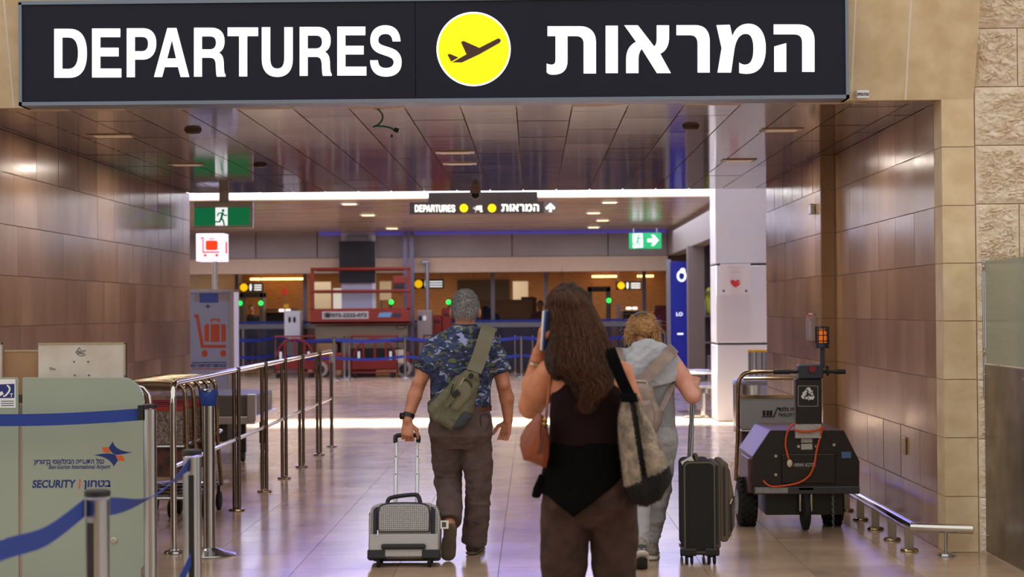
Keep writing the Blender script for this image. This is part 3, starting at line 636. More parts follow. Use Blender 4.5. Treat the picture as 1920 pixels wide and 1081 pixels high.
for i in range(n+1):
    u = i/n; pts.append(q0.lerp(q1, u)-Vector((0, 0, .045*math.sin(math.pi*u)))); a_ = 1.5*math.sin(math.pi*min(1, u*.9))
    tws.append(Vector((.02*math.sin(a_), -.03*math.sin(a_), .052*math.cos(a_)+.004)))
belt('twisted blue barrier belt between the two blurred near posts', pts, tw=tws)
q0 = aty(358, 1048, 7.02); pts = interp([q0, q0+Vector((-.02, -.08, -.06)), q0+Vector((-.06, -.2, -.16)), q0+Vector((-.1, -.36, -.2))], 5)
belt('loose blue belt end hanging low from the second near post', pts, .05)
# ----------------------------------------------------------------- handrail
bases = [fl(x, y) for x, y in ((320, 1037), (445, 957), (494, 922), (533, 897), (567, 875), (598, 853), (623, 837))]
XH = -2.335; zr = 1.1; zm_ = .56
hr = thing('handrail', 'long chrome handrail with paired posts running into the passage', 'handrail', (XH, 15, 0))
ys = [p.y for p in bases]
pts = [(XH, ys[0], zr-.14), (XH, ys[0]+.005, zr-.06), (XH, ys[0]+.03, zr-.015), (XH, ys[0]+.09, zr), (XH, ys[-1]-.08, zr), (XH, ys[-1]-.025, zr-.015), (XH, ys[-1], zr-.06), (XH, ys[-1], zr-.14)]
MB().tube(pts, .021, 16).build('top_rail', CHROME, hr, smooth=60)
MB().cyl((XH, ys[0], zm_), (XH, ys[-1], zm_), .016, n=14).build('middle_rail', CHROME, hr)
for i, y in enumerate(ys):
    b = MB()
    if i in (0, len(ys)-1): b.cyl((XH, y, .02), (XH, y, zr-.13), .021, n=16)
    else: b.cyl((XH-.018, y, .02), (XH-.018, y, zr-.015), .016, n=14).cyl((XH+.018, y, .02), (XH+.018, y, zr+.024), .016, n=14)
    po = b.build('post', CHROME if i == 0 else mat('dark_bronze_chrome', (136, 124, 114), .16, 1), hr)
    MB().lathe((XH, y, 0), [(.062, 0), (.064, .004), (.06, .016), (.035, .022), (.03, .03)], 24).build('flange', GOLD if i else STEEL, po)
# bent tube behind the counter
p = aty(281, 800, 11.3); h = aty(275, 721, 11.3).z
t = thing('bent_rail', 'short bent chrome rail end peeking out behind the counter glass', 'handrail', (p.x-.15, 11.3, 0))
MB().tube([(p.x, 11.3, .0), (p.x, 11.3, h-.12), (p.x-.01, 11.3, h-.06), (p.x-.04, 11.3, h-.02), (p.x-.1, 11.3, h), (p.x-.4, 11.3, h-.02), (p.x-.45, 11.3, h-.06), (p.x-.46, 11.3, .0)], .017, 14).build('tube', CHROME, t, smooth=60)
# ----------------------------------------------------------------- baggage trolleys
ADP = mat('speckled_advert', (150, 132, 122), .5, var=.6, vscale=60, c2=(70, 58, 54)); REDP = mat('red_strip', (150, 40, 30), .5)
BASK = mat('basket_dark', (48, 40, 36), .6, var=.5, vscale=14, c2=(96, 54, 44))
def trolley(x, y, label, group, pm=ADP, wd=.27):
    t = thing('baggage_trolley', label, 'trolley', (x, y, 0), group)
    h = 1.06
    MB().tube(interp([(x-wd, y+.22, .2), (x-wd, y+.05, .6), (x-wd, y, h-.12), (x-wd+.03, y-.005, h-.03), (x-wd+.12, y-.01, h), (x+wd-.12, y-.01, h), (x+wd-.03, y-.005, h-.03), (x+wd, y, h-.12), (x+wd, y+.05, .6), (x+wd, y+.22, .2)], 4), .016, 12).build('handle_frame', GOLD, t, smooth=60)
    MB().tube([(x-wd+.04, y-.03, h-.05), (x+wd-.04, y-.03, h-.05)], .013, 10).build('brake_bar', GOLD, t)
    pn = MB().box((x-wd+.02, y-.005, .62), (x+wd-.02, y+.02, .86)).build('advert_panel', pm, t, smooth=0)
    MB().box((x-wd+.015, y-.012, .855), (x+wd-.015, y+.024, .88)).build('red_edge', REDP, pn, smooth=0)
    MB().tube([(x-wd+.01, y, .6), (x+wd-.01, y, .6)], .011, 8).tube([(x-wd+.01, y+.3, .62), (x+wd-.01, y+.3, .62)], .011, 8).tube([(x-wd+.01, y, .6), (x-wd+.01, y+.3, .62)], .01, 8).tube([(x+wd-.01, y, .6), (x+wd-.01, y+.3, .62)], .01, 8).build('basket_frame', STEEL, t)
    MB().box((x-wd+.03, y+.03, .38), (x+wd-.03, y+.05, .6)).build('basket_panel', BASK, t, smooth=0)
    b = MB()
    for s in (-1, -.34, .34, 1): b.tube([(x+s*(wd-.02), y+.1, .22), (x+s*(wd-.06), y+.85, .17)], .011, 8)
    b.tube([(x-wd+.02, y+.1, .22), (x+wd-.02, y+.1, .22)], .012, 8).tube([(x-wd+.06, y+.85, .17), (x+wd-.06, y+.85, .17)], .012, 8).build('platform', STEEL, t)
    for s in (-1, 1): MB().cyl((x+s*(wd-.02), y+.2, .2), (x+s*(wd-.02), y+.2, .12), .012).wheel((x+s*(wd-.02), y+.22, .075), .075, .035).build('wheel', RUBBER, t, smooth=40)
    MB().cyl((x, y+.8, .17), (x, y+.8, .12), .012).wheel((x, y+.8, .07), .07, .04).build('wheel', RUBBER, t, smooth=40)
    return t
tx = -2.76; ty = 12.55
lab = ['baggage trolley with speckled advert board, nearest of the nested row', 'second baggage trolley of the nested row behind the handrail', 'third baggage trolley of the nested row behind the handrail', 'fourth baggage trolley of the nested row behind the handrail', 'fifth baggage trolley of the nested row behind the handrail']
t0_ = trolley(tx, ty, lab[0], 'nested baggage trolleys')
for i in range(1, 5):
    c_ = copy_tree(t0_, None, (.006*i, .27*i, 0)); c_['label'] = lab[i]
# wheeled grey conveyor by the deposit machine
YK = 18.2
p = aty(405, 800, YK); q = aty(474, 735, YK)
cv = thing('wheeled_bench', 'low grey wheeled bench with aluminium edge standing behind the handrail', 'bench', (q.x-.5, YK+.6, 0))
zq = q.z; xr = q.x
MB().box((xr-1.3, YK+.05, zq-.27), (xr-.02, YK+1.5, zq-.03)).build('body', mat('bench_grey', (104, 98, 96), .5), cv, smooth=30, bevel=.03)
MB().box((xr-1.35, YK, zq-.33), (xr+.02, YK+1.55, zq-.25)).build('edge_rail', mat('aluminium', (196, 198, 206), .3, .8), cv, smooth=0, bevel=.008)
MB().box((xr-.06, YK-.01, zq-.3), (xr+.03, YK+.05, zq-.02)).build('end_plate', mat('aluminium', (190, 192, 200), .3, .8), cv, smooth=0, bevel=.006)
MB().box((xr-1.2, YK+.2, .2), (xr-.3, YK+1.3, zq-.3)).build('lower_box', mat('bench_dark', (84, 74, 70), .6), cv, smooth=0)
for sx_, sy_ in ((-.12, .1), (-.12, 1.4), (-1.2, .1), (-1.2, 1.4)):
    MB().box((xr+sx_-.03, YK+sy_-.03, .1), (xr+sx_+.03, YK+sy_+.03, zq-.3)).wheel((xr+sx_, YK+sy_, .06), .06, .04).build('caster', BLACKP, cv, smooth=40)
# ----------------------------------------------------------------- trolley deposit machine with lit cube
YD = 21.6
def dp(x, y): return aty(x, y, YD)
a, b = dp(340, 800), dp(438, 545)
km = thing('deposit_machine', 'white trolley deposit machine with orange cart and suitcase poster', 'machine', ((a.x+b.x)/2, YD+.2, 0))
PAPER = mat('poster_grey', (160, 170, 192), .35, var=.03, vscale=2); ORANGE = mat('poster_orange', (190, 84, 42), .5); PBLUE = mat('poster_blue', (66, 88, 160), .5)
MB().box((a.x, YD, 0), (b.x, YD+.38, b.z)).build('cabinet', mat('cabinet_white', (212, 214, 226), .4), km, smooth=0, bevel=.01)
MB().box((a.x-.02, YD-.03, b.z-.012), (b.x+.01, YD+.4, b.z+.02)).build('top_frame', STEEL, km, smooth=0)
MB().box((b.x-.045, YD-.02, 0), (b.x, YD+.02, b.z)).build('frame', mat('taupe_frame', (168, 160, 152), .4, .4), km, smooth=0)
pa = shape_px([[(345, 549), (430, 548), (430, 760), (345, 760)]], YD, 'poster', PAPER, km, .004)
Yp = YD-.0045; K6 = 4.914
def k6(p): return [(360+x/K6, 500+y/K6) for x, y in bez(p)]
shape_px([k6([(70, 243), (243, 243), (243, 330), (70, 330)])], Yp, 'blue_field', PBLUE, pa)
shape_px([k6([(20, 437), (60, 437), (108, 718), (313, 718), (313, 746), (82, 746), (36, 466), (20, 466)])], Yp, 'cart_symbol', ORANGE, pa)
for pth in ([(125, 527), (157, 527), (157, 690), (125, 690), (115, 680), (113, 545)], [(173, 527), (254, 527), (254, 690), (173, 690)], [(270, 527), (300, 527), (313, 545), (313, 680), (300, 690), (270, 690)]): shape_px([k6(pth)], Yp, 'suitcase_symbol', ORANGE, pa)
shape_px([k6([(172, 510), (172, 478), (256, 478), (256, 510), (238, 510), (238, 494), (190, 494), (190, 510)])], Yp, 'suitcase_symbol', ORANGE, pa)
for x in (117, 288): shape_px([[(360+u/K6, 500+v/K6) for u, v in circ(x, 797, 28, 28, 32)]], Yp, 'cart_symbol', ORANGE, pa)
for cx_, cy_ in ((145, 362),):
    shape_px([k6([(cx_, cy_-24), (cx_+8, cy_-6), (cx_+34, cy_+4), (cx_+8, cy_+8), (cx_+2, cy_+28), (cx_-6, cy_+8), (cx_-30, cy_), (cx_-6, cy_-6)])], Yp, 'star_mark', NAVY, pa)
for x0_ in (20, 245): shape_px([k6([(x0_, 245), (x0_+(48 if x0_ == 20 else 115), 245), (x0_+(48 if x0_ == 20 else 115), 318), (x0_, 318)])], Yp, 'notice', mat('notice_tan', (160, 148, 140), .5), pa)
text_px('CART DEPOSIT SERVICE', 352, 682, 424, 688, Yp, 'lettering', NAVY, pa, .03)
for yy in (678.5, 690.5): shape_px([[(360, yy), (424, yy-.4), (424, yy+1.2), (360, yy+1.6)]], Yp, 'print_line', ORANGE if yy > 685 else NAVY, pa)
pz = dp(397, 470); MB().cyl((pz.x, YD+.2, b.z), (pz.x, YD+.2, dp(397, 489).z), .036, n=24).build('sign_pole', CHROME, km)
a2, b2 = aty(366.5, 489.5, YD), aty(418.5, 436.5, YD); w = b2.x-a2.x
cube = MB().box((a2.x, YD+.2-w/2, a2.z), (b2.x, YD+.2+w/2, b2.z)).build('lit_cube', glow('cube_white', (236, 232, 250), .75), km, smooth=0, bevel=.008)
CR = glow('cube_orange', (236, 64, 14), .7); Yc = YD+.2-w/2-.003; s_ = Yc/YD
K2 = 6.36
def k2(p): return [(360+x/K2, 360+y/K2) for x, y in bez(p)]
shape_px([k2([(102, 540), (138, 540), (138, 708), (325, 708), (325, 722), (126, 722), (126, 553), (102, 553)])], Yc, 'cart_symbol', CR, cube)
shape_px([k2([(178, 578), (292, 578), (305, 590), (305, 676), (292, 690), (178, 690), (165, 676), (165, 590)])], Yc, 'suitcase_symbol', CR, cube)
shape_px([k2([(212, 575), (212, 550), (258, 550), (258, 575), (252, 575), (252, 557), (218, 557), (218, 575)])], Yc, 'suitcase_symbol', CR, cube)
for x in (157, 295): shape_px([[(360+u/K2, 360+v/K2) for u, v in circ(x, 752, 16, 20)]], Yc, 'cart_symbol', CR, cube)
MB().box((b2.x-.001, YD+.2-.05, a2.z+.1), (b2.x+.003, YD+.2+.08, b2.z-.1)).build('side_print', CR, cube, smooth=0)
# ================================================================= right side: bumper rail, partition, tug, bin
zb_ = .17; bx = 2.385; yA = 11.12
bp = thing('bumper_rail', 'low chrome bumper rail along the foot of the tiled wall', 'bumper rail', (2.45, 12.5, 0))
ye = aty(1825, 985, 11.0).x
MB().cyl((bx, yA-.02, zb_), (bx, 14.9, zb_), .03, n=20).build('rail', CHROME, bp)
MB().cyl((bx-.02, yA, zb_), (ye, yA-.12, zb_), .03, n=20).ball((bx, yA-.0, zb_), .032).build('front_rail', CHROME, bp, smooth=60)
for x, y in ((1707, 1033), (1672, 1012), (1638, 992), (1608, 974), (1583, 957), (1560, 941)):
    p = fl(x, y); yy = max(p.y, 11.27)
    po = MB().box((bx-.028, yy-.008, .01), (bx+.028, yy+.008, zb_-.01)).build('post', STEEL, bp, smooth=0)
    MB().lathe((bx, yy, 0), [(.056, 0), (.058, .004), (.056, .014), (.05, .018)], 24).build('flange', GOLD, po)
px_ = aty(1778, 1040, 10.99).x
po = MB().cyl((px_, 11.045, .01), (px_, 11.045, zb_), .01, n=12).build('post', STEEL, bp); MB().lathe((px_, 11.045, 0), [(.056, 0), (.058, .004), (.05, .018)], 24).build('flange', STEEL, po)
# partition: steel sheets below, glass above
PSTEEL = mat('dull_steel_sheet', (150, 142, 134), .32, .85, var=.15, vscale=4, c2=(120, 112, 104), rvar=.1)
FGLASS = mat('greenish_screen_glass', (172, 186, 174), .15, trans=.55, alpha=.8)
XP = 2.835
pz0 = aty(1834, 684, 11.05).z; pz1 = aty(1834, 488, 11.05).z
pt_ = thing('partition', 'steel and glass partition screen standing in front of the rough stone wall', 'partition', (XP, 10.3, 0))
for ya, yb in ((10.19, 11.12), (9.2, 10.15)):
    MB().box((XP, ya, .015), (XP+.03, yb, pz0)).build('steel_sheet', PSTEEL, pt_, smooth=0, bevel=.003)
    MB().box((XP+.008, ya+.06, pz0+.01), (XP+.02, yb-.02, pz1)).build('glass_pane', FGLASS, pt_, smooth=0)
    for z in (pz1-.04, pz0+.08): MB().cyl((XP-.012, yb-.03, z), (XP+.035, yb-.03, z), .014, n=14).box((XP-.004, yb-.045, z-.025), (XP+.03, yb-.0, z+.025)).build('glass_clamp', CHROME, pt_, smooth=30)
    for z, dy in ((pz0-.06, .04), (.12, .04), (.12, yb-ya-.04), (pz0-.06, yb-ya-.04)): MB().cyl((XP-.008, ya+dy, z), (XP+.01, ya+dy, z), .008, n=12).build('bolt', CHROME, pt_)
for y in (10.17,): MB().cyl((XP+.01, y, 0), (XP+.01, y, pz1+.05), .018, n=16).build('upright', CHROME, pt_)
MB().cyl((XP+.005, 11.13, pz0-.2), (XP+.005, 11.13, pz1+.01), .011, n=14).build('upright', STEEL, pt_)
# wall fittings
p = atx(1523, 392, XR2-.02); t = tag(MB().box((XR2-.045, p.y-.06, p.z-.045), (XR2-.001, p.y+.06, p.z+.045)).build('wall_box', STEEL, smooth=0, bevel=.006), 'small metal box fixed high on the far tiled wall', 'box')
p = atx(1520, 608, XR2-.03)
t = thing('leaflet_holder', 'clear leaflet holder with a red leaflet on the far tiled wall', 'holder', (XR2-.03, p.y, p.z-.15))
MB().box((XR2-.05, p.y-.13, p.z-.13), (XR2-.002, p.y-.12, p.z+.08)).box((XR2-.05, p.y+.12, p.z-.13), (XR2-.002, p.y+.13, p.z+.08)).box((XR2-.05, p.y-.13, p.z-.14), (XR2-.002, p.y+.13, p.z-.13)).box((XR2-.053, p.y-.13, p.z-.14), (XR2-.05, p.y+.13, p.z+.06)).build('holder', mat('clear_acrylic', (214, 206, 208), .1, alpha=.45), t, smooth=0)
MB().box((XR2-.03, p.y-.11, p.z-.12), (XR2-.024, p.y+.11, p.z+.1)).build('leaflet', mat('leaflet_white', (206, 190, 190), .5), t, smooth=0)
MB().box((XR2-.034, p.y-.1, p.z+.03), (XR2-.03, p.y+.1, p.z+.09)).build('leaflet_head', mat('leaflet_red', (176, 36, 40), .5), t, smooth=0)
p = atx(1693, 835, XR-.02); t = thing('wall_socket', 'small brass-toned ribbed socket plate low on the tiled wall', 'socket', (XR-.01, p.y, p.z-.06))
for i, dy in enumerate((-.03, 0, .03)): MB().box((XR-.016, p.y+dy-.01, p.z-.06), (XR-.001, p.y+dy+.01, p.z+.06)).build('rib', GOLD, t, smooth=0, bevel=.004)
# poster on the white column, red box, bench behind
Yq = 24.3
po = shape_px([[(1350, 494), (1407, 493.5), (1407.5, 551.5), (1350.5, 552)]], Yq-.001, 'poster', mat('poster_white', (240, 238, 240), .4), None, .012)
tag(po, 'white poster with red heart emblem on the white column', 'poster')
RED = mat('heart_red', (214, 62, 72), .5)
shape_px([bez([(1379, 539), (1371, 534, 1368, 529, 1370, 526), (1372, 523, 1376, 524, 1379, 527), (1381, 524, 1384, 523, 1386, 525), (1387, 528), (1384, 530), (1388, 531, 1389, 528, 1388.5, 526), (1390, 530, 1386, 536, 1379, 539)])], Yq-.014, 'heart', RED, po, .002)
for x0_, x1_, y_ in ((1364, 1396, 500), (1371, 1387, 504), (1371, 1389, 509)): shape_px([[(x0_, y_), (x1_, y_), (x1_, y_+1.2), (x0_, y_+1.2)]], Yq-.014, 'print_line', mat('faint_grey', (196, 194, 200), .5), po)
for x_ in (1357, 1399): shape_px([circ(x_, 545, 2.2, 12)], Yq-.014, 'emblem', NAVY, po)
a, b = aty(1333, 490, 30.4), aty(1343, 475, 30.4)
t = tag(MB().box((a.x, 30.34, a.z), (b.x, 30.5, b.z)).build('alarm_box', mat('signal_red', (232, 52, 44), .4), smooth=0, bevel=.01), 'small red alarm box on the steel column near white column', 'box')
# bin and stored yellow-capped posts
p = fl(1380, 832); bxc = p.x+.27; byc = p.y+.25
bn = thing('litter_bin', 'round brushed steel litter bin beside the end of the tiled wall', 'bin', (bxc, byc, 0))
zt_ = aty(1400, 705, byc).z
MB().lathe((bxc, byc, .12), [(.25, 0), (.27, .01), (.27, zt_-.22), (.265, zt_-.2)], 36).build('body', STEEL, bn)
MB().lathe((bxc, byc, 0), [(.2, 0), (.2, .12)], 30).build('plinth', mat('plinth_grey', (110, 108, 106), .5, .5), bn)
MB().lathe((bxc, byc, zt_-.09), [(.28, 0), (.285, .02), (.27, .05), (.18, .085), (.17, .09)], 36).build('lid', mat('lid_grey', (150, 156, 166), .35, .6), bn)
for i, (x, lb) in enumerate(((1408, 'leftmost'), (1419.5, 'second'), (1430, 'third'), (1437, 'rightmost'))):
    y = 21.6+.12*i; p = aty(x, 655, y)
    stanchion(p.x, y, p.z, 'steel post with yellow cap, '+lb+' of four stored behind the bin', r=.036, cap='yellow', group='yellow-capped posts', base=False)
# ----------------------------------------------------------------- electric tug
YT = 12.35
def T(x, y, d=0): p = aty(x, y, YT); p.y += d; return p
DARKT = mat('tug_black', (24, 23, 25), .38, .1, var=.3, vscale=30, c2=(34, 32, 33)); SIDE = mat('tug_maroon', (92, 62, 66), .35, .3, var=.2, vscale=10)
TUGB = mat('tug_bumper', (70, 72, 80), .35, .6, var=.2)
tg = thing('electric_tug', 'black electric trolley tug with orange beacon, tiller and orange cord', 'tug', tuple(T(1510, 992).xy)+(0,))
face = [T(*q) for q in ((1444, 806), (1581.5, 806), (1611, 864), (1610.5, 912), (1411, 912), (1411, 855))]
MB().prism(face, (0, 1, 0), .82).build('body', SIDE, tg, smooth=0, bevel=.012)
MB().prism([p+Vector((0, -.012, 0)) for p in face], (0, 1, 0), .012).build('front_plate', DARKT, tg, smooth=0, bevel=.004)
a, b = T(1412.5, 926), T(1610.5, 910); MB().box((a.x, YT-.03, a.z), (b.x, YT+.06, b.z)).build('bumper', TUGB, tg, smooth=0, bevel=.006)
MB().box((a.x+.01, YT-.0315, a.z+.01), (T(1476, 900).x, YT-.03, b.z-.006)).build('data_plate', mat('plate_grey', (150, 152, 156), .4, .3, var=.3, vscale=50), tg, smooth=0)
MB().box((a.x-.03, YT+.04, a.z-.0), (a.x+.03, YT+.5, T(1400, 860).z)).build('side_skirt', SIDE, tg, smooth=0, bevel=.01)
MB().box((a.x+.1, YT+.08, .1), (b.x-.1, YT+.7, a.z+.02)).build('chassis', BLACKP, tg, smooth=0)
def tyre(x0, x1, r, y, nm='wheel'):
    w = x1-x0; cx_ = (x0+x1)/2; b = MB().wheel((cx_, y, r), r, w, 32, .18); n_ = 22
    for i in range(n_):
        for k_ in range(4):
            a_ = 2*math.pi*(i+.5*(k_ % 2))/n_; c_ = Vector((x0+w*(.16+.227*k_), y+math.cos(a_)*(r-.004), r+math.sin(a_)*(r-.004)))
            b.cbox(c_, (w*.17, .02, .026), (a_+math.pi/2, 0, 0))
    o = b.build(nm, RUBBER, tg, smooth=40)
    MB().rings([(Vector((x0-.004, y, r)), r*.52), (Vector((x0+.01, y, r)), r*.55), (Vector((x1-.01, y, r)), r*.55), (Vector((x1+.004, y, r)), r*.52)], 24).build('hub', GREYM, o)
rw = .17
tyre(T(1397, 950).x-.02, T(1427, 950).x, rw, YT+.3); tyre(T(1556, 950).x, T(1591, 950).x, rw, YT+.3)
cw_ = T(1511, 990); cz = .135
fk = MB().box((cw_.x-.045, YT-.01, cz), (cw_.x-.033, YT+.05, cz+.16)).box((cw_.x+.033, YT-.01, cz), (cw_.x+.045, YT+.05, cz+.16)).box((cw_.x-.05, YT-.03, cz+.15), (cw_.x+.05, YT+.07, cz+.17)).build('caster_fork', STEEL, tg, smooth=0)
MB().wheel((cw_.x, YT+.02, cz), cz, .05, 30, .2).build('caster_wheel', RUBBER, fk, smooth=40)
a, b = T(1465, 906), T(1566, 849); MB().box((a.x, YT-.03, a.z), (b.x, YT-.01, b.z)).build('charger_box', mat('charger_black', (20, 20, 22), .3), tg, smooth=0, bevel=.008)
Yc_ = YT-.0305
text_px('MINN KOTA', 1487, 867.5, 1529, 874.5, Yc_, 'lettering', mat('print_silver', (168, 168, 172), .4), tg, .02, .001, slant=.4)
text_px('Onboard Battery Charger', 1496, 876.5, 1524, 879, Yc_, 'lettering', GREYT, tg, 0, .001)
# tiller mast, control head, handlebar, beacon
a, b = T(1491, 806), T(1539, 709); MB().box((a.x, YT-.04, a.z), (b.x, YT+.06, b.z)).build('tiller_mast', DARKT, tg, smooth=0, bevel=.008)
MB().box((T(1491, 800).x-.006, YT-.046, T(1491, 820).z), (T(1537, 800).x+.004, YT-.012, T(1491, 794).z)).build('label_plate', mat('label_white', (186, 184, 182), .5, var=.25, vscale=60), tg, smooth=0)
for y0_, y1_ in ((821, 829), (831, 842)): a, b = T(1501.5, y1_), T(1522.5, y0_); MB().box((a.x, YT-.015, a.z), (b.x, YT-.012, b.z)).build('label', mat('label_white', (186, 184, 182), .5), tg, smooth=0)
a, b = T(1577.5, 858), T(1595, 846); MB().box((a.x, YT-.015, a.z), (b.x, YT-.012, b.z)).build('label', mat('label_blue', (74, 112, 158), .5), tg, smooth=0)
for x, y in ((1496.5, 836), (1530, 836), (1563, 833), (1454, 854), (1563, 854), (1454, 889), (1563, 889)): p = T(x, y); MB().cyl((p.x, YT-.02, p.z), (p.x, YT-.01, p.z), .011, n=12).build('bolt', STEEL, tg)
pnl = shape_px([[(1496, 722.5), (1534, 722.5), (1534, 761.5), (1496, 761.5)], [(1497.2, 723.7), (1532.8, 723.7), (1532.8, 760.3), (1497.2, 760.3)]], YT-.04, 'panel_border', mat('print_grey', (140, 140, 142), .5), tg, .001)
RC = mat('recycle_white', (216, 218, 220), .5); c0 = (1515, 739)
def rot2(p, a_): return (c0[0]+p[0]*math.cos(a_)-p[1]*math.sin(a_), c0[1]+p[0]*math.sin(a_)+p[1]*math.cos(a_))
for i in range(3):
    an = i*2*math.pi/3
    shape_px([[rot2(q, an) for q in ((-4.2, -10.5), (-1.2, -13.2), (3.4, -13.2), (7.0, -6.6), (9.3, -7.9), (7.2, -.6), (-.4, -2.8), (2, -4.2), (-1.0, -9.0))], [rot2(q, an) for q in ((-5.0, -9.2), (-8.6, -3.0), (-4.4, -.6), (-1.2, -6.4))]], YT-.04, 'recycle_arrow', RC, tg, .002)
HEADG = mat('head_grey', (52, 58, 72), .4, .3)
a, b = T(1496, 709), T(1541, 683); MB().box((a.x, YT-.06, a.z), (b.x, YT+.08, b.z)).build('control_head', HEADG, tg, smooth=0, bevel=.008)
p = T(1520, 690.5); MB().cyl((p.x, YT-.085, p.z), (p.x, YT-.06, p.z), .024, n=20).build('stop_button', mat('dark_red', (122, 34, 40), .4), tg)
for x0_, x1_, s in ((1450, 1497, 0), (1540, 1585, 1)):
    p, q = T(x0_, 696.5), T(x1_, 694.5); MB().cyl((p.x, YT, p.z), (q.x, YT, p.z), .011, n=12).cyl((p.x+.01*s*9, YT, p.z), (q.x-(.06 if not s else 0), YT, p.z), .017, n=14).build('grip', BLACKP, tg)
p = T(1551, 695); MB().cyl((p.x-.008, YT, p.z), (p.x+.008, YT, p.z), .034, n=18).build('grip_flange', BLACKP, tg)
a, b = T(1538.5, 690), T(1546.5, 652); MB().box((a.x, YT+.0, a.z), (b.x, YT+.03, b.z)).build('beacon_post', HEADG, tg, smooth=0)
p = T(1542.5, 652); zc0 = p.z; zc1 = T(1542, 611).z; bxx = p.x; byy = YT+.015; rb = .046
bb = MB().lathe((bxx, byy, zc0), [(.055, 0), (.055, .004), (.046, .006), (.046, .034), (.04, .036)], 24).build('beacon_base', HEADG, tg)
MB().lathe((bxx, byy, zc0+.036), [(.03, 0), (.031, .05), (.028, .078), (.02, .092), (.004, .098)], 24).build('beacon_lens', mat('amber_lens', (214, 110, 20), .15, trans=.3, emit=.35), bb, smooth=60)
cg = MB()
for i in range(8):
    a_ = 2*math.pi*i/8; c_, s_ = math.cos(a_), math.sin(a_); cg.tube([(bxx+rb*c_, byy+rb*s_, zc0+.03), (bxx+rb*c_, byy+rb*s_, zc1-.004), (bxx, byy, zc1)], .0035, 6)
for z in (zc0+.05, zc0+.09, zc0+.125, zc1-.006): cg.tube([(bxx+rb*math.cos(2*math.pi*i/20), byy+rb*math.sin(2*math.pi*i/20), z) for i in range(20)], .0032, 6, True)
cg.build('beacon_cage', BLACKP, bb, smooth=40)
CORD = mat('orange_cord', (214, 84, 36), .45)
def tc(L_): return interp([T(1370+x/2.704, 600+y/2.704, d) for x, y, d in L_], 5)
MB().tube(tc(((320, 520, -.05), (296, 540, -.04), (280, 580, -.03), (275, 630, -.03), (282, 670, -.035), (290, 702, -.045))), .0075, 8).build('cord', CORD, tg, smooth=180)
MB().tube(tc(((312, 548, -.06), (345, 560, -.065), (400, 558, -.065), (440, 550, -.065), (462, 538, -.05), (456, 560, -.05), (446, 600, -.035), (432, 660, -.03), (418, 730, -.045), (392, 785, -.045), (340, 820, -.045), (270, 835, -.035), (210, 840, -.035), (180, 828, -.03), (165, 812, -.015))), .0075, 8).build('cord', CORD, tg, smooth=180)
p = T(1370+294/2.704, 600+722/2.704, -.05); MB().ball(p, (.02, .018, .028)).build('plug', mat('plug_beige', (214, 200, 180), .5), tg, smooth=180)
ch = MB(); cx_ = T(1562, 950).x
for i in range(12): z = .26-i*.021; ch.tube([(cx_+(.008 if i % 2 else .003)*math.cos(a_), YT+.0+(.003 if i % 2 else .008)*math.sin(a_), z+.015*math.sin(a_+.8)) for a_ in [2*math.pi*j/10 for j in range(10)]], .002, 5, True)
tag(ch.build('chain', GREYM, tg, smooth=60), kind='stuff')
# trolley parked behind the tug
tr = trolley(aty(1450, 800, 13.75).x, 13.75, 'brass-framed baggage trolley with black TROLLEY lettering board, parked behind the tug', None, mat('trolley_board', (150, 152, 156), .4))
tb = aty(1450, 800, 13.75)
for c_ in tr.children:
    for g_ in c_.children: g_.data.materials[0] = GOLD
Yt = 13.742
text_px('TROLLEY FOR', 1459, 774, 1500, 780, Yt, 'lettering', BLACKP, tr, .02, .001); text_px('עגלה נפרדה בלבד'[::-1], 1459, 762, 1530, 770, Yt, 'lettering', BLACKP, tr, .03, .001)
shape_px([bez([(1428, 780), (1450, 780), (1457, 763), (1460, 763), (1460, 764.5), (1458, 764.5), (1451.5, 781.5), (1428, 781.5)])], Yt, 'cart_symbol', BLACKP, tr, .001)
for x in (1430, 1437, 1443): shape_px([[(x, 769), (x+5, 769), (x+5, 779), (x, 779)]], Yt, 'suitcase_symbol', BLACKP, tr, .001)
MB().box((tb.x-.24, 13.76, .3), (tb.x+.24, 13.8, .58)).build('base_board', mat('maroon_board', (74, 46, 46), .5), tr, smooth=0)
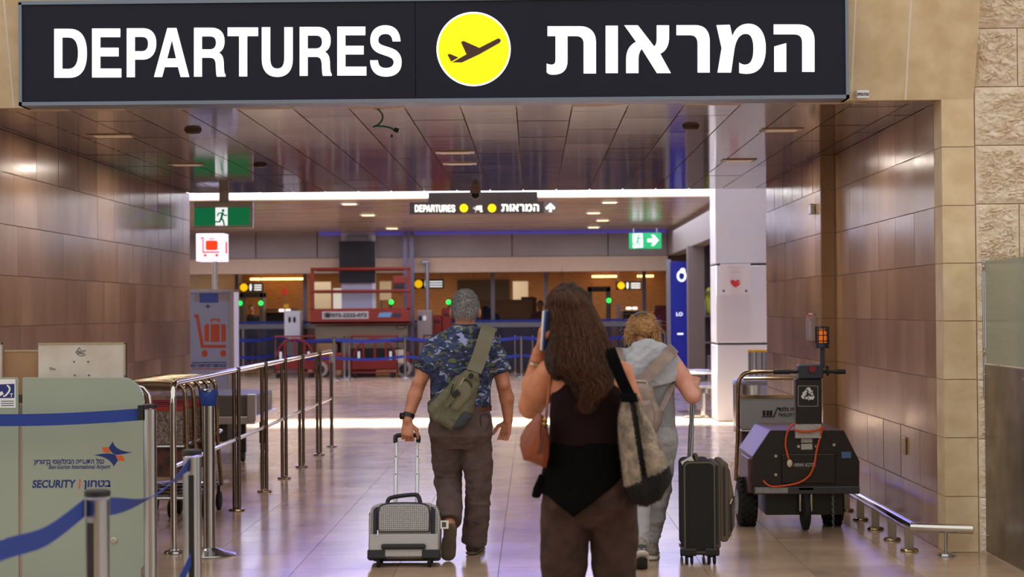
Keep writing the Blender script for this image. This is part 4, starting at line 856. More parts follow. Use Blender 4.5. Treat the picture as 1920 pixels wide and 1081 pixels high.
# ================================================================= organic shapes: distance field -> mesh
_LAT = np.random.RandomState(5).rand(32, 32, 32).astype(np.float32)*2-1
def vnoise(p):
    i = np.floor(p).astype(int); f = p-i; f = f*f*(3-2*f); i &= 31; j = (i+1) & 31
    def g(a, b, c): return _LAT[a, b, c]
    x0, y0, z0 = i.T; x1, y1, z1 = j.T; fx, fy, fz = f.T
    c00 = g(x0, y0, z0)*(1-fx)+g(x1, y0, z0)*fx; c10 = g(x0, y1, z0)*(1-fx)+g(x1, y1, z0)*fx
    c01 = g(x0, y0, z1)*(1-fx)+g(x1, y0, z1)*fx; c11 = g(x0, y1, z1)*(1-fx)+g(x1, y1, z1)*fx
    return (c00*(1-fy)+c10*fy)*(1-fz)+(c01*(1-fy)+c11*fy)*fz
class Vol:
    def __init__(s, lo, hi, h):
        s.lo = np.array(lo, float); s.h = h; s.n = np.ceil((np.array(hi)-s.lo)/h).astype(int)+1
        s.ax = [s.lo[i]+h*np.arange(s.n[i]) for i in range(3)]; s.d = np.full(s.n, .5, np.float32)
    def win(s, lo, hi, pad):
        sl = []
        for i in range(3):
            a = int(max(0, math.floor((lo[i]-pad-s.lo[i])/s.h))); b = int(min(s.n[i], math.ceil((hi[i]+pad-s.lo[i])/s.h)+1)); sl.append(slice(a, max(a, b)))
        return tuple(sl), [s.ax[i][sl[i]].reshape([-1 if k == i else 1 for k in range(3)]) for i in range(3)]
    def put(s, sl, d, k, sub=False):
        if d.size == 0: return
        o = s.d[sl]
        if sub: d = -d; o = -o; 
        if sub: d = -d
        if sub:
            hh = np.clip(.5+.5*(o-d)/k, 0, 1); r = o*(1-hh)+d*hh-k*hh*(1-hh); s.d[sl] = -r; return
        hh = np.clip(.5+.5*(o-d)/k, 0, 1); s.d[sl] = o*(1-hh)+d*hh-k*hh*(1-hh)
    def cone(s, a, b, ra, rb, k=.02, flat=None, capa=False, capb=False, sub=False):
        a, b = np.array(a, float), np.array(b, float); R = max(ra, rb)
        sl, (X, Y, Z) = s.win(np.minimum(a, b)-R, np.maximum(a, b)+R, k+s.h*3)
        ab = b-a; L2 = ab@ab; qx, qy, qz = X-a[0], Y-a[1], Z-a[2]
        tr = (qx*ab[0]+qy*ab[1]+qz*ab[2])/L2; t = np.clip(tr, 0, 1)
        ex, ey, ez = qx-t*ab[0], qy-t*ab[1], qz-t*ab[2]
        if flat is not None:
            f, sc = np.array(flat[0], float), flat[1]; f = f/np.linalg.norm(f); c = (ex*f[0]+ey*f[1]+ez*f[2])*(sc-1); ex, ey, ez = ex+f[0]*c, ey+f[1]*c, ez+f[2]*c
        d = np.sqrt(ex*ex+ey*ey+ez*ez)-(ra+(rb-ra)*t)
        L = math.sqrt(L2)
        if capb: d = np.maximum(d, (tr-1)*L)
        if capa: d = np.maximum(d, -tr*L)
        s.put(sl, d.astype(np.float32), k, sub); return s
    def limb(s, pts, rad, k=.015, **kw):
        for i in range(len(pts)-1):
            s.cone(pts[i], pts[i+1], rad[i], rad[i+1], k, capb=kw.get('capb', False) and i == len(pts)-2, capa=kw.get('capa', False) and i == 0, flat=kw.get('flat'))
        return s
    def ell(s, c, r, k=.02, R=None, sub=False):
        c, r = np.array(c, float), np.array(r, float); m = r.max()
        sl, (X, Y, Z) = s.win(c-m, c+m, k+s.h*3); q = [X-c[0], Y-c[1], Z-c[2]]
        if R is not None:
            M = np.array(Euler(R).to_matrix()).T; q = [M[i, 0]*q[0]+M[i, 1]*q[1]+M[i, 2]*q[2] for i in range(3)]
        k0 = np.sqrt((q[0]/r[0])**2+(q[1]/r[1])**2+(q[2]/r[2])**2); k1 = np.sqrt((q[0]/r[0]**2)**2+(q[1]/r[1]**2)**2+(q[2]/r[2]**2)**2)+1e-6
        s.put(sl, (k0*(k0-1)/k1).astype(np.float32), k, sub); return s
    def loft(s, P, k=.02, n=2.4, sub=False):
        """stack of elliptic sections (z, cx, cy, rx, ry), z ascending"""
        P = sorted(P); z, cx, cy, rx, ry = [np.array(v, float) for v in zip(*P)]
        lo = ((cx-rx).min(), (cy-ry).min(), z[0]); hi = ((cx+rx).max(), (cy+ry).max(), z[-1])
        sl, (X, Y, Z) = s.win(lo, hi, k+s.h*3); zf = Z.ravel()
        def ip(v):  # smooth interpolation
            out = np.interp(zf, z, v); return out.reshape(Z.shape)
        a, b, A, B = ip(cx), ip(cy), ip(rx), ip(ry)
        q = (np.abs((X-a)/A)**n+np.abs((Y-b)/B)**n)**(1/n); d = (q-1)*np.minimum(A, B)
        e = np.maximum(z[0]-Z, Z-z[-1]); d = np.maximum(d, e)
        s.put(sl, d.astype(np.float32), k, sub); return s
    def rbox(s, c, hf, r, R=None, k=.01, sub=False):
        c, hf = np.array(c, float), np.array(hf, float); m = np.linalg.norm(hf)
        sl, (X, Y, Z) = s.win(c-m, c+m, k+s.h*3); q = [X-c[0], Y-c[1], Z-c[2]]
        if R is not None:
            M = np.array(Euler(R).to_matrix()).T; q = [M[i, 0]*q[0]+M[i, 1]*q[1]+M[i, 2]*q[2] for i in range(3)]
        w = [np.abs(q[i])-hf[i]+r for i in range(3)]
        d = np.sqrt(sum(np.maximum(v, 0)**2 for v in w))+np.minimum(np.maximum(np.maximum(w[0], w[1]), w[2]), 0)-r
        s.put(sl, d.astype(np.float32), k, sub); return s
    def poly(s, pts, yc, ht, pw=.05, k=.01, ymin=.25):
        """pillow over a polygon outline in the xz plane; yc may be a function of z"""
        P = np.array([(p[0], p[-1]) for p in pts], float); lo = (P[:, 0].min(), yc-ht if not callable(yc) else s.lo[1], P[:, 1].min()); hi = (P[:, 0].max(), yc+ht if not callable(yc) else s.lo[1]+s.h*s.n[1], P[:, 1].max())
        sl, (X, Y, Z) = s.win(lo, hi, k+s.h*3); x, z = np.broadcast_arrays(X[:, 0, :], Z[:, 0, :]); d2 = np.full(x.shape, 9.); ins = np.zeros(x.shape, bool)
        for i in range(len(P)):
            a, b = P[i], P[(i+1) % len(P)]; e = b-a; t = np.clip(((x-a[0])*e[0]+(z-a[1])*e[1])/(e@e+1e-12), 0, 1)
            d2 = np.minimum(d2, np.hypot(x-a[0]-t*e[0], z-a[1]-t*e[1]))
            if a[1] != b[1]: ins ^= ((a[1] > z) != (b[1] > z)) & (x < (b[0]-a[0])*(z-a[1])/(b[1]-a[1])+a[0])
        d2 = np.where(ins, -d2, d2); u = np.clip(-d2/pw, 0, 1); hp_ = ht*(ymin+(1-ymin)*np.sqrt(1-(1-u)**2))
        ycv = yc(Z) if callable(yc) else yc
        d = np.maximum(d2[:, None, :], np.abs(Y-ycv)-hp_[:, None, :]); s.put(sl, d.astype(np.float32), k); return s
    def cut(s, p, n):
        """remove everything on the side the normal points to"""
        n = np.array(n, float); n /= np.linalg.norm(n); X, Y, Z = [s.ax[i].reshape([-1 if k == i else 1 for k in range(3)]) for i in range(3)]
        s.d = np.maximum(s.d, ((X-p[0])*n[0]+(Y-p[1])*n[1]+(Z-p[2])*n[2]).astype(np.float32)); return s
    def nets(s, smooth=1):
        d = s.d; nx, ny, nz = d.shape; sg = d < 0; S = np.zeros((nx-1, ny-1, nz-1, 3), np.float32); C = np.zeros((nx-1, ny-1, nz-1), np.float32); quads = []
        I = np.full((nx-1, ny-1, nz-1), -1, np.int64); cr = []
        for ax in range(3):
            sa = [slice(None)]*3; sb = [slice(None)]*3; sa[ax] = slice(0, -1); sb[ax] = slice(1, None)
            d0, d1 = d[tuple(sa)], d[tuple(sb)]; X = sg[tuple(sa)] != sg[tuple(sb)]; idx = np.argwhere(X); t = d0[X]/(d0[X]-d1[X])
            pos = idx.astype(np.float32); pos[:, ax] += t; o = [a for a in range(3) if a != ax]
            for u in (0, 1):
                for v in (0, 1):
                    c = idx.copy(); c[:, o[0]] -= u; c[:, o[1]] -= v; ok = (c >= 0).all(1) & (c < np.array(I.shape)).all(1); c = c[ok]
                    np.add.at(S, (c[:, 0], c[:, 1], c[:, 2]), pos[ok]); np.add.at(C, (c[:, 0], c[:, 1], c[:, 2]), 1)
            cr.append((idx, sg[tuple(sa)][X], o, ax))
        M = C > 0; I[M] = np.arange(M.sum()); V = S[M]/C[M][:, None]*s.h+s.lo.astype(np.float32)
        for idx, inside, o, ax in cr:
            ok = (idx[:, o[0]] > 0) & (idx[:, o[1]] > 0) & (idx[:, o[0]] < I.shape[o[0]]) & (idx[:, o[1]] < I.shape[o[1]]); c = idx[ok]; ins = inside[ok]; q = []
            for u, v in ((1, 1), (0, 1), (0, 0), (1, 0)):
                e = c.copy(); e[:, o[0]] -= u; e[:, o[1]] -= v; q.append(I[e[:, 0], e[:, 1], e[:, 2]])
            q = np.stack(q, 1); fl_ = ins if ax != 1 else ~ins; q[~fl_] = q[~fl_][:, ::-1]; quads.append(q)
        Q = np.concatenate(quads) if quads else np.zeros((0, 4), int); Q = Q[(Q >= 0).all(1)]
        for _ in range(smooth):
            A = np.zeros_like(V); n = np.zeros(len(V), np.float32)
            for i in range(4):
                np.add.at(A, Q[:, i], V[Q[:, (i+1) % 4]]+V[Q[:, i-1]]); np.add.at(n, Q[:, i], 2)
            V = V*.5+.5*A/np.maximum(n, 1)[:, None]
        return V, Q
def normals(V, Q):
    n = np.cross(V[Q[:, 2]]-V[Q[:, 0]], V[Q[:, 3]]-V[Q[:, 1]]); N = np.zeros_like(V)
    for i in range(4): np.add.at(N, Q[:, i], n)
    return N/(np.linalg.norm(N, axis=1)[:, None]+1e-9)
def wrinkle(V, Q, amp, fr, ridge=True, seed=0, mask=None):
    N = normals(V, Q); p = V*np.array(fr, np.float32)+seed*7.3
    p = p+.35*np.stack([vnoise(p*.6+3), vnoise(p*.6+11), vnoise(p*.6+23)], 1)
    f = vnoise(p)+.5*vnoise(p*2.1+5); f = (.4-np.abs(f)*1.4) if ridge else f
    if mask is not None: f = f*mask
    return V+N*(amp*f)[:, None].astype(np.float32)
def qmesh(name, parts, m, parent=None, origin=None):
    vs = []; qs = []; o = 0
    for V, Q in parts: vs.append(V); qs.append(Q+o); o += len(V)
    V = np.concatenate(vs).astype(np.float32); Q = np.concatenate(qs).astype(np.int32); k = Q.shape[1]
    me = bpy.data.meshes.new(name); me.vertices.add(len(V)); me.vertices.foreach_set('co', V.ravel()); me.loops.add(Q.size); me.loops.foreach_set('vertex_index', Q.ravel())
    me.polygons.add(len(Q)); me.polygons.foreach_set('loop_start', np.arange(0, Q.size, k, dtype=np.int32)); me.polygons.foreach_set('loop_total', np.full(len(Q), k, np.int32)); me.update(calc_edges=True); me.validate()
    return link_mesh(name, me, m, parent, 180, 0, origin)
def strands(name, curves, r, m, parent, sides=3):
    """curves: array (n, k, 3) -> tapered tubes, one part"""
    Cv = np.asarray(curves, np.float32); n, k, _ = Cv.shape; T = np.gradient(Cv, axis=1); T /= np.linalg.norm(T, axis=2, keepdims=True)+1e-9
    up = np.array([.3, .9, .2], np.float32); A = np.cross(T, up); A /= np.linalg.norm(A, axis=2, keepdims=True)+1e-9; B = np.cross(T, A)
    tap = (r*(1-.75*np.linspace(0, 1, k)**3)).astype(np.float32)[None, :, None]; rv = (.7+.6*np.random.rand(n, 1, 1)).astype(np.float32)
    V = np.stack([Cv+(A*math.cos(2*math.pi*j/sides)+B*math.sin(2*math.pi*j/sides))*tap*rv for j in range(sides)], 2).reshape(-1, 3)
    b = (np.arange(n)[:, None]*k+np.arange(k-1)[None])[..., None]*sides; j = np.arange(sides)
    Q = np.stack([b+j, b+(j+1) % sides, b+sides+(j+1) % sides, b+sides+j], -1).reshape(-1, 4)
    return tag(qmesh(name, [(V, Q)], m, parent), kind='stuff')
def hand(v, w, d, n, th, curl=(.5, .5, .5, .5), spread=.1, sc=1.0, thumb=.4):
    """w wrist, d towards the fingers, n palm normal (fingers bend to it), th thumb side"""
    w, d, n, th = [np.array(x, float) for x in (w, d, n, th)]; d /= np.linalg.norm(d); n = n-d*(n@d); n /= np.linalg.norm(n); th = np.cross(d, n)*np.sign(np.cross(d, n)@th)
    for i, (o, L) in enumerate(((.028, .088), (.01, .092), (-.01, .088), (-.028, .08))):
        v.cone(w+th*o*.6*sc, w+d*L*sc+th*o*sc, .013*sc, .0115*sc, .012)
    for i, (o, L, ls) in enumerate(((.03, .09, (.042, .026, .021)), (.01, .094, (.046, .029, .022)), (-.01, .09, (.042, .027, .021)), (-.029, .082, (.034, .021, .018)))):
        p = w+d*L*sc+th*o*sc; dd = d+th*o*spread*20; a = 0
        for j in range(3):
            a += curl[i]*(.8 if j == 0 else 1.0); u = dd*math.cos(a)+n*math.sin(a); u /= np.linalg.norm(u); q = p+u*ls[j]*sc
            v.cone(p, q, (.0095-.0008*j)*sc, (.0088-.0009*j)*sc, .004); p = q
    p = w+d*.028*sc+th*.024*sc; dirs = [d*.62+th*.75+n*.25, d*.85+th*(.35-.3*thumb)+n*thumb, d*.9+th*(.15-.4*thumb)+n*(thumb+.2)]
    for j, (u, L, r0, r1) in enumerate(zip(dirs, (.042, .034, .026), (.014, .0115, .0105), (.0115, .0105, .008))):
        u = u/np.linalg.norm(u); q = p+u*L*sc; v.cone(p, q, r0*sc, r1*sc, .008); p = q
def face(v, c, r, fwd=(0, 1), tilt=0):
    """nose, brow, lips, chin on a head ellipsoid facing +y"""
    c = np.array(c, float); rx, ry, rz = r; y = c[1]+ry
    v.cone((c[0], y-.012, c[2]-.0*rz), (c[0], y+.014, c[2]-.28*rz), .008, .013, .01); v.ell((c[0], y-.012, c[2]+.14*rz), (rx*.72, .018, .012), .015)
    v.ell((c[0], y-.008, c[2]-.5*rz), (.026, .014, .009), .01); v.ell((c[0], y-.02, c[2]-.82*rz), (.03, .025, .022), .02)
    for s in (-1, 1):
        v.ell((c[0]+s*.032, y-.008, c[2]+.02), (.016, .014, .009), .006, sub=True); v.ell((c[0]+s*.032, y-.016, c[2]+.02), (.012, .012, .008), .003)
def skinmat(name, c, c2):
    m = mat(name, c, .48, var=.3, vscale=14, c2=c2, bump=.06, bscale=140); I = m.node_tree.nodes['Principled BSDF'].inputs; I['Subsurface Weight'].default_value = .12; I['Subsurface Radius'].default_value = (.02, .008, .004); return m
# ================================================================= people
def camo_mat():
    m = bpy.data.materials.new('blue_camouflage'); m.use_nodes = True; nt = m.node_tree; b = nt.nodes['Principled BSDF']; L = nt.links.new; b.inputs['Roughness'].default_value = .85
    geo = nt.nodes.new('ShaderNodeNewGeometry'); prev = None
    for i, (c, thr, sc, off) in enumerate(((None, 0, 0, 0), ((48, 62, 98), .52, 11, 0), ((88, 92, 62), .575, 15, 7.7), ((22, 26, 48), .57, 14, 3.3), ((136, 144, 186), .61, 16, 19.1))):
        if c is None: prev = (*lin((36, 46, 80)), 1); continue
        mp = nt.nodes.new('ShaderNodeMapping'); mp.inputs['Scale'].default_value = (1, 1, 1.9); mp.inputs['Location'].default_value = (off, off, off)
        n = nt.nodes.new('ShaderNodeTexNoise'); n.inputs['Scale'].default_value = sc; n.inputs['Detail'].default_value = 1.5; n.inputs['Distortion'].default_value = .9
        L(geo.outputs['Position'], mp.inputs[0]); L(mp.outputs[0], n.inputs['Vector'])
        gt = nt.nodes.new('ShaderNodeMapRange'); gt.inputs[1].default_value = thr-.008; gt.inputs[2].default_value = thr+.008; L(n.outputs['Fac'], gt.inputs[0])
        mx = nt.nodes.new('ShaderNodeMixRGB'); L(gt.outputs[0], mx.inputs[0])
        if isinstance(prev, tuple): mx.inputs[1].default_value = prev
        else: L(prev, mx.inputs[1])
        mx.inputs[2].default_value = (*lin(c), 1); prev = mx.outputs[0]
    L(prev, b.inputs['Base Color']); return m
# ------------------------------------------------------------------ man in camouflage shirt
SK1 = skinmat('tanned_skin', (192, 132, 104), (172, 108, 82))
man = thing('person', 'person in blue camouflage shirt and brown trousers walking away, pulling a grey patterned trolley bag', 'person', (-.46, 11.1, 0))
hc = (-.43, 11.12, 1.572); hr_ = (.076, .096, .108)
v = Vol((-.9, 10.8, 0), (-.0, 11.5, 1.72), .0075)
v.ell(hc, hr_, .02).ell((-.43, 11.155, 1.52), (.06, .066, .07), .03).ell((-.43, 11.06, 1.53), (.062, .05, .05), .03)
v.cone((-.435, 11.085, 1.36), (-.43, 11.1, 1.52), .066, .058, .02)
for s in (-1, 1): v.ell((-.43+s*.086, 11.1, 1.54), (.012, .024, .038), .008, R=(0, 0, s*.5))
face(v, hc, hr_)
v.loft([(.8, -.465, 11.1, .15, .1), (.95, -.465, 11.1, .16, .105), (1.2, -.455, 11.1, .165, .11), (1.34, -.445, 11.1, .15, .09), (1.4, -.435, 11.09, .08, .07)], .03)
v.limb([(-.56, 11.1, .82), (-.55, 11.27, .47), (-.535, 10.98, .23)], [.085, .055, .04]).limb([(-.37, 11.1, .82), (-.35, 11.19, .46), (-.395, 11.27, .09)], [.085, .055, .04])
v.cone((-.535, 10.965, .2), (-.54, 10.945, .05), .036, .03, .02, flat=((0, 1, 0), 1.5)); v.cone((-.4, 11.27, .055), (-.365, 11.42, .035), .036, .028, .02)
B1 = v.nets(2)
def arm(pts, rad, h=.0036, pad=.16):
    P = np.array(pts); return Vol(P.min(0)-pad, P.max(0)+pad, h)
shL, elL, wrL = (-.62, 11.09, 1.32), (-.722, 11.06, 1.1), (-.79, 10.97, .87)
vl = arm([elL, wrL], 0, pad=.13); vl.limb([shL, (-.675, 11.08, 1.2), elL], [.052, .05, .042], .015); vl.limb([elL, (-.748, 11.03, 1.02), wrL], [.043, .045, .029], .01); vl.ell((-.728, 11.03, 1.1), (.03, .025, .03), .02)
hd_ = aty(768, 822, 10.9)
hand(vl, wrL, (.0, -.3, -1), (.05, 1, -.1), (1, 0, 0), (1.0, 1.05, 1.05, 1.05), .05, 1.0, .5)
B2 = vl.nets(1)
shR, elR, wrR = (-.255, 11.1, 1.32), (-.192, 11.1, 1.08), (-.165, 11.15, .86)
vr = arm([elR, wrR], 0, pad=.13); vr.limb([shR, (-.215, 11.1, 1.2), elR], [.052, .05, .043], .015); vr.limb([elR, (-.172, 11.12, 1.0), wrR], [.043, .046, .029], .01); vr.ell((-.192, 11.065, 1.085), (.03, .025, .03), .02)
hand(vr, wrR, (-.22, .1, -1), (-.5, -.75, 0), (-.9, .4, 0), (.28, .32, .36, .42), .14, 1.0, .2)
B3 = vr.nets(1)
qmesh('body', [B1, B2, B3], SK1, man)
# shirt
v = Vol((-.88, 10.85, .88), (-.02, 11.35, 1.52), .007)
v.loft([(.945, -.462, 11.1, .192, .135), (1.0, -.462, 11.1, .192, .138), (1.1, -.46, 11.1, .19, .14), (1.22, -.455, 11.095, .198, .142), (1.3, -.447, 11.09, .212, .128), (1.365, -.442, 11.09, .205, .108), (1.41, -.438, 11.09, .165, .092), (1.44, -.434, 11.09, .115, .08), (1.462, -.433, 11.092, .076, .072)], .03, 2.3)
v.limb([(-.6, 11.09, 1.33), (-.65, 11.08, 1.25), (-.69, 11.07, 1.17)], [.07, .068, .066], .04, capb=True)
v.limb([(-.28, 11.1, 1.33), (-.235, 11.1, 1.25), (-.202, 11.1, 1.16)], [.07, .068, .066], .04, capb=True)
V, Q = v.nets(2); V = wrinkle(V, Q, .007, (7, 7, 5), seed=1); V = wrinkle(V, Q, .004, (16, 16, 9), seed=2)
qmesh('shirt', [(V, Q)], camo_mat(), man)
MB().tube([(-.433+.072*math.cos(a), 11.092+.069*math.sin(a), 1.46) for a in np.linspace(0, 2*math.pi, 28)[:-1]], .008, 8, True).build('collar', mat('navy_collar', (34, 42, 72), .8), man, smooth=180)
# trousers
TROU = mat('brown_grey_corduroy', (98, 80, 76), .9, var=.25, vscale=18, c2=(82, 67, 65), bump=.2, bscale=300, bstretch=(1, 1, .1))
v = Vol((-.8, 10.8, .0), (-.12, 11.5, 1.0), .0075)
v.loft([(.68, -.463, 11.1, .13, .085), (.77, -.463, 11.09, .198, .14), (.88, -.463, 11.1, .196, .135), (.955, -.463, 11.1, .186, .128)], .03, 2.4)
v.limb([(-.558, 11.1, .8), (-.553, 11.2, .6), (-.553, 11.25, .47), (-.54, 11.1, .33), (-.533, 10.985, .235)], [.102, .096, .086, .08, .078], .02, capb=True)
v.limb([(-.372, 11.1, .8), (-.362, 11.16, .6), (-.352, 11.19, .44), (-.37, 11.23, .25), (-.393, 11.27, .065)], [.105, .095, .083, .08, .083], .02, capb=True)
V, Q = v.nets(2); V = wrinkle(V, Q, .008, (6, 6, 11), seed=3); V = wrinkle(V, Q, .004, (14, 14, 26), seed=4)
tr_ = qmesh('trousers', [(V, Q)], TROU, man)
LEATH = mat('brown_leather', (82, 50, 34), .45, var=.2)
MB().rings([(Vector((-.463+.19*math.cos(a), 11.1+.132*math.sin(a), .94)), .0) for a in (0,)], 3) if False else None
bt_ = MB(); n = 40
for zz_ in (.922, .958): bt_.v += [(-.463+.196*math.cos(2*math.pi*i/n), 11.1+.138*math.sin(2*math.pi*i/n), zz_) for i in range(n)]
for zz_ in (.958, .922): bt_.v += [(-.463+.188*math.cos(2*math.pi*i/n), 11.1+.13*math.sin(2*math.pi*i/n), zz_) for i in range(n)]
for r_ in range(4): bt_.f += [(r_*n+i, r_*n+(i+1) % n, ((r_+1) % 4)*n+(i+1) % n, ((r_+1) % 4)*n+i) for i in range(n)]
bt_.build('belt', LEATH, man, smooth=40)
# rear pocket edges
for pth in (((-.33, .82), (-.33, .9), (-.285, .9), (-.29, .815), (-.31, .8)),):
    MB().tube([(x, 11.1-.14*math.sqrt(max(.05, 1-abs((x+.463)/.2)**2.4))-.008, z) for x, z in interp([(a_, 0, b_) for a_, b_ in pth], 4) and [(q.x, q.z) for q in interp([(a_, 0, b_) for a_, b_ in pth], 4)]], .0025, 6).build('pocket_seam', mat('seam_dark', (58, 48, 46), .9), tr_, smooth=180)
# shoes: right flat on the floor, left pushing off on its toe with the sole to the viewer
SOLE = mat('taupe_sole', (98, 84, 70), .8, var=.2, bump=.2); SHOE = mat('brown_shoe', (64, 46, 36), .55)
v = Vol((-.5, 11.1, -.01), (-.2, 11.6, .15), .005); d_ = np.array((.2, .98))
v.cone((-.405, 11.235, .045), (-.375, 11.4, .035), .038, .036, .03).cone((-.36, 11.44, .03), (-.355, 11.47, .028), .034, .028, .02); v.cone((-.4, 11.26, .09), (-.39, 11.3, .06), .036, .03, .03); v.cut((0, 0, .018), (0, 0, -1))
qmesh('shoe', [v.nets(2)], SHOE, man)
v = Vol((-.5, 11.1, -.01), (-.2, 11.6, .06), .005)
v.cone((-.405, 11.225, .012), (-.37, 11.43, .012), .04, .044, .02, flat=((0, 0, 1), 3)).cone((-.37, 11.43, .012), (-.36, 11.46, .012), .044, .036, .02, flat=((0, 0, 1), 3)); v.cut((0, 0, .001), (0, 0, -1))
qmesh('shoe_sole', [v.nets(1)], SOLE, man)
a0, a1 = aty(840, 1047, 10.93), aty(845, 985, 10.9)
v = Vol((-.66, 10.8, -.02), (-.42, 11.1, .32), .005)
v.cone((a0.x, 10.935, .05), (a0.x+.006, 10.925, .1), .05, .047, .01, flat=((0, 1, .15), 3.4)).cone((a0.x+.006, 10.925, .1), (a1.x+.004, 10.9, .205), .044, .037, .01, flat=((0, 1, .2), 3.2))
qmesh('shoe_sole', [v.nets(1)], SOLE, man)
v = Vol((-.66, 10.85, -.02), (-.42, 11.15, .3), .005)
v.cone((a0.x, 10.965, .05), (a0.x+.006, 10.955, .12), .044, .042, .02, flat=((0, 1, 0), 1.4)).cone((a0.x+.006, 10.95, .12), (a1.x, 10.935, .19), .038, .034, .02, flat=((0, 1, 0), 1.4)); v.cut((0, 0, .004), (0, 0, -1))
qmesh('shoe', [v.nets(1)], SHOE, man)
# hair
HG = mat('short_grey_hair', (172, 170, 170), .6, var=.7, vscale=160, c2=(74, 72, 74), stretch=(1, 1, .5), bump=.8, bscale=260)
v = Vol((-.56, 10.98, 1.4), (-.3, 11.26, 1.72), .004)
v.ell((-.43, 11.113, 1.583), (.083, .1, .104), .01).ell((-.43, 11.05, 1.545), (.07, .045, .055), .03)
v.cut((-.43, 11.06, 1.497), (0, .75, -1)); v.cut((-.43, 11.06, 1.492), (0, 0, -1))
V, Q = v.nets(1); V = wrinkle(V, Q, .004, (60, 60, 60), False, 5)
hair1 = qmesh('hair', [(V, Q)], HG, man)
rs = np.random.RandomState(2); sel = V[rs.choice(len(V), 3800)]; N = sel-np.array([-.43, 11.12, 1.56]); N /= np.linalg.norm(N, axis=1)[:, None]
dn = np.array([0, -.25, -.5])+rs.randn(len(sel), 3)*.25; t_ = np.linspace(0, 1, 4)[None, :, None]
strands('hair_strands', sel[:, None, :]+(N[:, None, :]*.011+dn[:, None, :]*.01*t_)*t_, .0008, mat('grey_strand', (206, 204, 204), .5, var=.8, vscale=300, c2=(52, 50, 52)), hair1)
# wristwatch and ring
w0 = Vector(wrL)+Vector((.006, .012, .03)); dirw = (Vector(elL)-Vector(wrL)).normalized()
wt = MB(); 
for s_ in (0,): wt.rings([(w0-dirw*.013, .033), (w0-dirw*.013, .0365), (w0+dirw*.013, .0375), (w0+dirw*.013, .034)], 24)
watch = thing('wristwatch', 'black wristwatch on the wrist of the person pulling the grey bag', 'watch', tuple(w0)); wt.build('strap', BLACKP, watch)
wf_ = w0+Vector((-.034, -.014, 0)); MB().cyl(wf_, wf_+Vector((-.014, -.006, 0)), .021, n=20).build('case', mat('watch_case', (26, 26, 30), .25, .4), watch)
# ------------------------------------------------------------------ sling bag on the man's back
OLIVE = mat('olive_canvas', (106, 101, 80), .85, var=.15, vscale=30, c2=(92, 88, 69), bump=.3, bscale=350); MESHB = mat('dark_mesh', (52, 56, 60), .8)
def b1(x, y): return (740+x/3.277, 530+y/3.277)
def wp(L_, Y): return [aty(*b1(x, y), Y) for x, y in L_]
bag = thing('sling_bag', 'olive green sling bag worn across the back of the camouflage shirt', 'bag', tuple(aty(850, 805, 10.9)))
YB1 = 10.905
v = Vol((-.72, 10.8, .72), (-.3, 11.02, 1.2), .005)
v.poly(wp(((200, 770), (215, 735), (300, 660), (370, 580), (440, 530), (515, 555), (522, 620), (495, 720), (482, 800), (395, 895), (350, 908), (240, 850), (203, 790)), YB1), YB1, .06, .05, .01)
V, Q = v.nets(4); V = wrinkle(V, Q, .006, (12, 12, 12), seed=6); qmesh('body', [(V, Q)], OLIVE, bag)
v = Vol((-.72, 10.74, .72), (-.3, 10.95, 1.2), .005)
v.poly(wp(((330, 720), (400, 590), (440, 590), (480, 640), (470, 700), (390, 790), (340, 780)), 10.86), 10.86, .03, .03, .01)
V, Q = v.nets(4); qmesh('front_pocket', [(V, Q)], mat('olive_canvas_light', (114, 109, 88), .85, bump=.3, bscale=350), bag)
v = Vol((-.72, 10.8, .72), (-.3, 11.02, 1.2), .005)
v.poly(wp(((350, 890), (375, 840), (430, 770), (480, 820), (440, 880), (395, 905)), 10.88), 10.88, .05, .03, .01); qmesh('mesh_pocket', [v.nets(3)], MESHB, bag)
v = Vol((-.76, 10.8, .72), (-.3, 11.02, 1.2), .005)
v.poly(wp(((203, 760), (200, 735), (260, 680), (300, 672), (290, 700), (225, 760)), 10.92), 10.92, .05, .02, .01); qmesh('mesh_pocket', [v.nets(3)], MESHB, bag)
st_px = [(487, 545), (505, 500), (530, 430), (552, 360), (566, 310), (572, 290)]
sp_ = [Vector(p) for p in wp(st_px, 10.93)]
for p, y in zip(sp_, (10.9, 10.925, 10.935, 10.95, 10.985, 11.03)): p.y = y
sp_ += [Vector((sp_[-1].x+.01, 11.1, sp_[-1].z+.012)), Vector((sp_[-1].x-.02, 11.2, 1.36)), Vector((-.42, 11.245, 1.2))]
MB().ribbon(interp(sp_, 5), [Vector((.09, 0, -.03))]*(len(interp(sp_, 5))), .012).build('strap', mat('olive_strap', (114, 109, 90), .85, bump=.4, bscale=500), bag, smooth=60)
p = wp(((375, 680),), 10.82)[0]; MB().cbox(p, (.05, .024, .036), (0, -.6, 0)).build('buckle', BLACKP, bag, smooth=0, bevel=.004)
p = wp(((350, 715),), 10.82)[0]; MB().cbox(p, (.026, .014, .12), (0, .75, 0)).build('tab', OLIVE, bag, smooth=0)
for L_ in (((415, 600), (440, 596), (462, 612), (476, 640)), ((360, 620), (350, 650), (345, 680))): MB().tube(interp(wp(L_, 10.835), 5), .004, 6).build('zip', BLACKP, bag, smooth=180)
p = wp(((415, 605),), 10.825)[0]; MB().cbox(p, (.006, .006, .05), (0, .5, 0)).build('zip_pull', CHROME, bag, smooth=0)
p = wp(((470, 570),), 10.85)[0]; MB().cyl(p, p+Vector((0, -.012, 0)), .016, n=16).build('ring', BLACKP, bag)
p = aty(*b1(255, 808), 10.86); q = aty(*b1(297, 836), 10.86); MB().ribbon([p, p.lerp(q, .5), q], [Vector((.004, 0, .008))]*3, .002).build('logo_print', PRW, bag, smooth=0)
